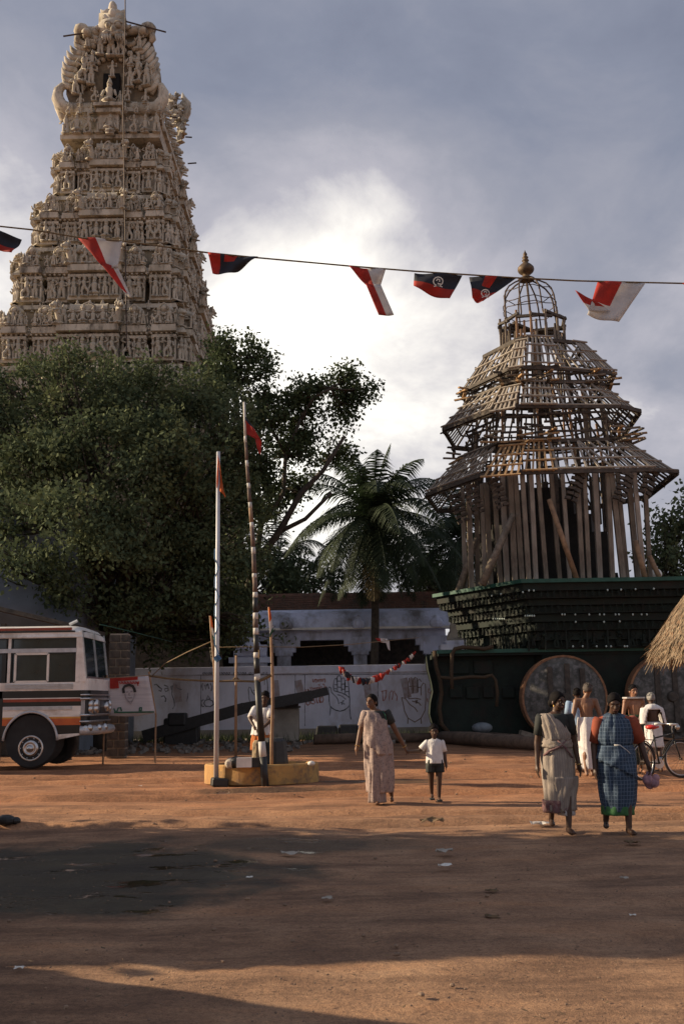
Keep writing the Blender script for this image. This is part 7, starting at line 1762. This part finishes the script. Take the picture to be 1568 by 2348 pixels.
loft(W3, 'underskirt', [(.30, 0, 0, .175, .16), (.225, 0, 0, .180, .165), (.20, 0, 0, .172, .158, .03)], M_gsk, s, .02, 9)
loft(W3, 'sari_drape', [(1.345, 0, -.05, .06, .05), (1.32, .01, -.03, .125, .10), (1.25, .02, -.03, .185, .135), (1.15, .02, -.03, .205, .155), (1.05, .01, -.03, .200, .160), (.98, .01, -.02, .185, .15)], M_sari3, s, .024, 12, .35, ph=2, keep=lambda th, t, p: not (p.y > .08))
loft(W3, 'sari_over', [(.98, .01, -.01, .20, .168), (.85, .01, -.01, .226, .198), (.70, .01, -.01, .234, .204), (.58, .01, -.01, .236, .206)], M_sari3, s, .024, 5, 1.2, keep=lambda th, t, p: p.z > .66 - p.x * .5 + .06, ph=.8)
mb = MB(); mb.tube([V3(-.045, -.19, .985) * s, V3(.02, -.20, .985) * s, V3(.12, -.175, .91) * s, V3(.20, -.10, .80) * s], [.010, .007, .006, .005], 6); mb.build('white_sash', M_whitef, W3, smooth=True, world=False)
loft(W3, 'blouse', [(1.33, .02, -.02, .10, .08), (1.29, .025, -.015, .20, .11), (1.18, .025, 0, .195, .13), (1.04, .01, 0, .165, .13)], M_rust, s)
sleeve(W3, J['sa'], J['sa'].lerp(J['ea'], .88), .075, .062, M_rust, s); sleeve(W3, J['sb'], J['sb'].lerp(J['eb'], .92), .092, .078, M_rust, s)
mb = MB(); wv = J['wb']
for dx, dy, dz, r_ in ((-.02, -.02, -.17, .065), (.05, -.02, -.20, .06), (.01, .02, -.22, .06), (.0, 0, -.11, .035), (.07, -.03, -.15, .045)): mb.sph(wv + V3(dx, dy, dz) * s, (r_ * s, r_ * .8 * s, r_ * s), 9, 7)
bag = mb.build('cloth_bag', mat('faded_pink_cloth', (.42, .24, .27), (.24, .15, .19), 16, .9), None, smooth=True, world=False); bag.location = W3.location; origin_to(bag, wv + V3(0, 0, -.2) * s) if False else None
bag.data.transform(Matrix.Translation(-(wv + V3(0, 0, -.17) * s))); bag.location = W3.location + wv + V3(0, 0, -.17) * s; tag(bag, 'crumpled faded pink cloth bundle held by the woman in blue', 'bag')
loft(W3, 'head_scarf', [(1.565, 0, -.15, .02, .02), (1.55, 0, -.15, .05, .055)], mat('grey_hair_wisp', (.12, .14, .17), (.07, .08, .1), 20, .8), s, keep=lambda th, t, p: p.y > -.17)

# 5. bare-backed man in a white dhoti, walking away ---------------------------------------
g5 = G(1352, 1782); H5 = P(1357, 1567, g5.y).z
MN, J, s, h = person('bare backed man in a long white dhoti walking away from the camera', (g5.x, g5.y, 0), R(180), H5,
    dict(hd=(-.04, .0, 1.485), ea=(-.235, .03, 1.04), wa=(-.26, .0, .80), eb=(.245, .05, 1.04), wb=(.29, .02, .80), ka=(-.08, -.10, .47), aa=(-.07, -.14, .075), kb=(.08, .06, .47), ab=(.09, .14, .10)), mat('warm_brown_skin', (.22, .11, .06), (.17, .085, .05), 7, .5), 'short', mat('cropped_hair', (.09, .07, .06), (.04, .035, .03), 30, .8), yaw=.3, limb=1.05)  # warmer brown skin tone for this man
loft(MN, 'dhoti', [(1.02, 0, 0, .148, .115), (.95, 0, 0, .160, .132), (.82, 0, 0, .172, .148), (.5, .01, 0, .150, .150), (.14, .02, .02, .125, .150, .05)], M_wcloth, s, .02, 6, .3)
# 6. man in pale blue shirt beyond him
p6 = G(1332, 1765); H6 = P(1330, 1578, p6.y).z
M6, J, s, h = person('man in a pale blue shirt, half hidden beyond the bare backed man', (p6.x, p6.y, 0), R(170), H6, None, M_skin_d, 'short')
M_lb = mat('pale_blue_shirt', (.26, .37, .52), (.20, .29, .42), 9, .85)
loft(M6, 'shirt', [(1.33, 0, 0, .08, .07), (1.30, 0, 0, .17, .10), (1.15, 0, 0, .18, .125), (.86, 0, 0, .175, .135)], M_lb, s, .012, 6)
for q in ('a', 'b'): sleeve(M6, J['s' + q], J['s' + q].lerp(J['e' + q], .8), .075, .072, M_lb, s)
loft(M6, 'lungi', [(.92, 0, 0, .165, .13), (.6, 0, 0, .165, .14), (.15, 0, 0, .15, .14)], M_blouse, s, .02, 7)
# 7. shirtless man with dark lungi and a cloth over the shoulders
p7 = G(1463, 1772); H7 = P(1463, 1570, p7.y).z
M7, J, s, h = person('shirtless man in a dark green lungi with a folded cloth across his shoulders', (p7.x, p7.y, 0), R(10), H7, dict(ea=(-.225, .0, 1.05), wa=(-.215, -.02, .82)), mat('ruddy_brown_skin', (.26, .12, .065), (.20, .09, .05), 7, .5), 'short')
loft(M7, 'lungi', [(1.03, 0, 0, .150, .115), (.8, 0, 0, .165, .14), (.4, 0, 0, .155, .14), (.15, 0, 0, .14, .14)], M_green, s, .02, 7); loft(M7, 'belt', [(1.05, 0, 0, .157, .122), (1.025, 0, 0, .160, .125)], M_greenf, s)
mb = MB(); mb.box(V3(0, -.01, 1.36) * s, (.40, .22, .035)); mb.build('shoulder_cloth', M_whitef, M7, world=False, bevel=.012)
# 8. grey haired man with white shawl behind the bicycle
p8 = G(1508, 1775); H8 = P(1508, 1588, p8.y).z
M8, J, s, h = person('grey haired man in white shawl and short dhoti by the bicycle', (p8.x, p8.y + .1, 0), R(180), H8, dict(ea=(-.26, -.02, 1.06), wa=(-.24, -.16, .90), eb=(.26, -.02, 1.06), wb=(.25, -.12, .88), ka=(-.08, .03, .47), aa=(-.06, .12, .12), hd=(0, -.04, 1.48)), M_skin_d, 'short', M_grey)
loft(M8, 'shawl', [(1.375, 0, .0, .06, .06), (1.34, 0, .0, .14, .10), (1.29, 0, 0, .225, .125), (1.18, 0, .0, .25, .140), (1.06, 0, 0, .262, .148), (.98, 0, 0, .265, .15)], M_wcloth, s, .014, 6, keep=lambda th, t, p: p.z > 1.27 - max(0, abs(p.x) - .12) * 3.6 or abs(p.x) > .225)
loft(M8, 'short_dhoti', [(1.02, 0, 0, .148, .115), (.9, 0, 0, .170, .145), (.52, 0, 0, .165, .150, .05)], M_wcloth, s, .03, 6, .4)
mb = MB(); mb.cap(J['aa'] + V3(0, -.02, .05), J['aa'] + V3(0, .0, .16), .045, .045); mb.build('blue_anklet_cloth', mat('bright_blue_cloth', (.04, .17, .42), (.03, .12, .32), 8, .8), M8, smooth=True, world=False)
# 9. young man in white shirt leaning by the striped pole
g9 = P(585, 1765, 20.6); H9 = P(600, 1584, 20.6).z - .0
M9, J, s, h = person('youth in white shirt and orange shorts leaning behind the striped pole', (P(606, 1700, 20.6).x, 20.6, 0), R(-25), H9,
    dict(hd=(.075, -.10, 1.47), nk=(.03, -.06, 1.34), ch=(-.02, -.03, 1.18), sa=(-.17, -.06, 1.25), sb=(.13, -.0, 1.26), ea=(-.17, -.24, 1.08), wa=(-.03, -.33, .95), eb=(.22, -.14, 1.05), wb=(.13, -.28, .92), ws=(-.06, .0, 1.0), pv=(-.08, .02, .88), ha=(-.15, 0, .86), hb=(.0, 0, .86), ka=(-.20, .02, .50), aa=(-.36, .10, .12), kb=(.04, -.10, .47), ab=(.06, -.06, .075)), M_skin_d, 'short', yaw=.2, tilt=.2)
M_osh = mat('orange_shorts', (.62, .20, .05), (.45, .13, .03), 9, .85)
loft(M9, 'shirt', [(1.30, -.01, -.03, .07, .06), (1.27, -.01, -.025, .165, .10), (1.12, -.03, -.02, .175, .125), (.98, -.06, -.01, .170, .130), (.82, -.08, .01, .180, .145), (.78, -.08, .01, .178, .145, .05)], M_wcloth, s, .02, 6, .8)
for q in ('a', 'b'): sleeve(M9, J['s' + q], J['s' + q].lerp(J['e' + q], .8), .072, .070, M_wcloth, s)
loft(M9, 'shorts_leg', [(.88, -.11, .01, .115, .115), (.70, -.165, .01, .105, .11), (.50, -.20, .015, .088, .095)], M_osh, s, .03, 5); loft(M9, 'shorts_leg', [(.88, -.04, .01, .115, .115), (.70, .0, -.03, .102, .108), (.52, .03, -.07, .09, .095)], M_osh, s, .03, 5)

# ------------------------------------------------------------ bicycle
bk0 = G(1476, 1792); dirb = V3(.80, .60, 0).normalized(); dirs = V3(.97, .22, 0)
def bicycle():
    c = bk0.copy(); c.z = 0; t = thing('bicycle', 'black bicycle with a red saddle and white handlebar grips, standing at the right edge', 'bicycle', c)
    rw = .345; r0 = c + V3(0, 0, rw); f0 = c + dirb * 1.12 + V3(0, 0, rw)
    M_ty = MATS['tyre_rubber']
    def wheel_(cen, dr, nm):
        sd_ = V3(-dr.y, dr.x, 0); w = MB(); ring = lambda rr: [cen + (dr * math.cos(a) + V3(0, 0, 1) * math.sin(a)) * rr for a in np.linspace(0, 2 * math.pi, 41)]
        w.tube(ring(rw - .018), .021, 8, caps=False); wo = w.build('wheel', M_ty, t, smooth=True)
        MB().tube(ring(rw - .048), .011, 6, caps=False).build('rim', M_chrome, wo, smooth=True)
        for k in range(20):
            a = 2 * math.pi * k / 20; MB().tube([cen + sd_ * (.02 if k % 2 else -.02), cen + (dr * math.cos(a) + V3(0, 0, 1) * math.sin(a)) * (rw - .05)], .0022, 3).build('spoke', M_iron, wo)
        MB().tube([cen - sd_ * .04, cen + sd_ * .04], .02, 8).build('hub', M_iron, wo)
        MB().tube([cen + (dr * math.cos(a) + V3(0, 0, 1) * math.sin(a)) * (rw + .025) for a in np.linspace(R(5 if nm == 'r' else 40), R(165), 16)], .012, 6).build('mudguard', M_black, t)
    wheel_(r0, dirb, 'r'); wheel_(f0, dirs, 'f')
    U = V3(0, 0, 1); bb_ = c + dirb * .47 + U * .29; st = c + dirb * .36 + U * .80; hdt = c + dirb * .93 + U * .84; hdb = c + dirb * .965 + U * .70
    fr = MB()
    for a, b, rr in ((bb_, st, .016), (st - U * .06, hdt - U * .03, .015), (bb_, hdb, .017), (bb_, r0, .011), (st - U * .08, r0, .011), (hdt + U * .06, hdb, .019), (hdb, f0, .013)): fr.tube([a, b], rr, 8)
    fr.build('frame', M_black, t, smooth=True)
    MB().tube([st, st + U * .12], .013, 6).build('seat_post', M_chrome, t)
    sdl = MB(); sdp = st + U * .14 - dirb * .05; sdv = V3(-dirb.y, dirb.x, 0)
    sdl.sph(sdp, (.11, .11, .045), 12, 8); sdl.cap(sdp, sdp + dirb * .20, .05, .022, 10); sdl.build('saddle', mat('red_vinyl', (.55, .03, .02), (.42, .02, .015), 6, .3), t, smooth=True)
    for q in (-1, 1): MB().tube([sdp + sdv * .05 * q - U * .03 - dirb * .06 + V3(.012 * math.cos(a * 3), .012 * math.sin(a * 3), -.006 * a) for a in np.arange(0, 10, .6)], .004, 4).build('saddle_spring', M_chrome, t)
    hb_ = hdt + U * .14; hs = V3(-dirs.y, dirs.x, 0)
    MB().tube([hdt, hb_], .014, 6).build('stem', M_chrome, t)
    MB().tube([hb_ - hs * .27 - dirs * .16, hb_ - hs * .24 - dirs * .02, hb_ - hs * .1 + dirs * .03, hb_ + hs * .1 + dirs * .03, hb_ + hs * .24 - dirs * .02, hb_ + hs * .27 - dirs * .16], .012, 7).build('handlebar', M_chrome, t, smooth=True)
    for q in (-1, 1): MB().tube([hb_ + hs * .27 * q - dirs * .20, hb_ + hs * .25 * q - dirs * .06], .02, 8).build('grip', M_white, t, smooth=True)
    MB().lathe([(.02, .05), (.05, .03), (.055, 0), (.02, -.03)], hb_ + dirs * .1 - U * .06, 12, 'X').build('headlamp', M_chrome, t, smooth=True)
    ca = MB(); k0 = st - U * .09; k1 = c - dirb * .14 + U * .74
    for q in (-1, 1): ca.tube([k0 + sdv * .06 * q, k1 + sdv * .07 * q], .007, 5); ca.tube([k1 + dirb * .1 + sdv * .07 * q, r0 + sdv * .05 * q], .006, 5)
    for k in range(4): p = k0.lerp(k1, k / 3); ca.tube([p - sdv * .065, p + sdv * .065], .006, 5)
    ca.build('carrier', M_iron, t)
    MB().lathe([(.02, 0), (.09, 0), (.09, .006), (.02, .006)], bb_, 18, 'Y').build('chainring', M_chrome, t)
    for q in (-1, 1):
        e = bb_ + sdv * .08 * q + (dirb * .1 - U * .13) * q; MB().tube([bb_ + sdv * .07 * q, e], .009, 5).build('crank', M_chrome, t); MB().box(e + sdv * .05 * q, (.09, .08, .02)).build('pedal', M_black, t)
    MB().tube([r0 + sdv * .05, c + sdv * .16 - dirb * .05], .008, 5).tube([r0 - sdv * .05, c - sdv * .16 - dirb * .05], .008, 5).build('stand', M_iron, t)['kind'] = 'stuff'
    MB().sph(r0 + U * .12 - dirb * .36, (.022, .022, .022), 8, 6).build('reflector', M_white, t)
bicycle()

# ------------------------------------------------------------ litter and small stones
def paper(x, y, s, lab, m_, seed):
    r = random.Random(seed); g = G(x, y); mb = MB(); n = 5; pts = []
    for j in range(n):
        for i in range(n): pts.append(V3((i / (n - 1) - .5) * s * 1.4 + r.uniform(-.1, .1) * s, (j / (n - 1) - .5) * s + r.uniform(-.1, .1) * s, r.uniform(.01, .30) * s))
    mb.grid(pts, n, n); o = mb.build('paper_scrap', m_, world=False, solid=.002); o.location = (g.x, g.y, .004); tag(o, lab, 'litter')
M_dleaf = mat('dry_leaf', (.16, .10, .05), (.09, .06, .03), 9, .85)
for x, y, s, lab, m_ in ((665, 1959, .12, 'flat whitish paper scrap lying left of centre in the shade', M_plaster), (1020, 1987, .09, 'crumpled white paper lying right of centre', M_white), (1018, 1955, .12, 'torn brown and white wrapper above the crumpled paper', M_plaster), (990, 1886, .20, 'dark curled leaf litter on the lit dirt before the boy', M_dleaf), (242, 1884, .06, 'small white scrap at the edge of the wet patch', M_white),
                         (322, 1803, .05, 'tiny white scrap on the orange dirt near the bus', M_white), (572, 2013, .04, 'tiny white crumb in the shade below the planter', M_white), (750, 2062, .06, 'grey paper crumb in the middle of the shaded ground', M_plaster), (1126, 2045, .07, 'brown dead leaf right of the crumpled paper', M_dleaf), (1128, 2105, .07, 'brown dead leaf low in the shaded ground', M_dleaf), (1430, 2015, .05, 'pale crumb at right in the shade', M_plaster), (1450, 2100, .03, 'white speck low at the right', M_white), (1240, 1893, .16, 'thin pale stick lying beside the grey sari woman', M_whitef), (45, 2222, .04, 'small white speck at lower left', M_white), (1450, 1935, .10, 'dark wisp of straw near the stooping woman', M_dleaf)): paper(x, y, s, lab, m_, int(x + y))
g = G(14, 1888); o = MB().sph((0, 0, .04), (.13, .10, .07), 10, 7).sph((.12, .02, .03), (.07, .06, .05), 8, 6).build('dung_heap', M_black, world=False); o.location = (g.x, g.y, 0); tag(o, 'dark lump lying at the left edge by the wet patch', 'heap')
r = random.Random(31); V = []; F = []
st = MB()
for k in range(3600):
    y = 3.6 + 24 * r.random() ** 1.6; x = r.uniform(-.46, .46) * y * 1.5; s = r.uniform(.002, .006) * (1 + 1.2 * (r.random() < .08)) * (1 + y * .04)
    st.sph((x, y, s * .3), (s * r.uniform(.9, 1.8), s, s * .7), 6, 4, (0, 0, r.uniform(0, 3)))
stuff(st.build('pebbles', mat('pebble_grit', (.30, .20, .13), (.16, .11, .08), 3, .9)), 'small stones and grit scattered over the dirt', 'pebbles')
lf = MB()
for k in range(900):
    y = 4 + 26 * r.random() ** 1.3; x = r.uniform(-.46, .46) * y * 1.5; s = r.uniform(.01, .03); a = r.uniform(0, 3.14); c, d_ = math.cos(a) * s, math.sin(a) * s
    lf.add([(x - c, y - d_, .004), (x + d_ * .4, y - c * .4, .006), (x + c, y + d_, .010), (x - d_ * .4, y + c * .4, .006)], [(0, 1, 2, 3)])
stuff(lf.build('leaf_litter', M_dleaf), 'dead leaf bits and straw scattered over the dirt', 'leaf litter')
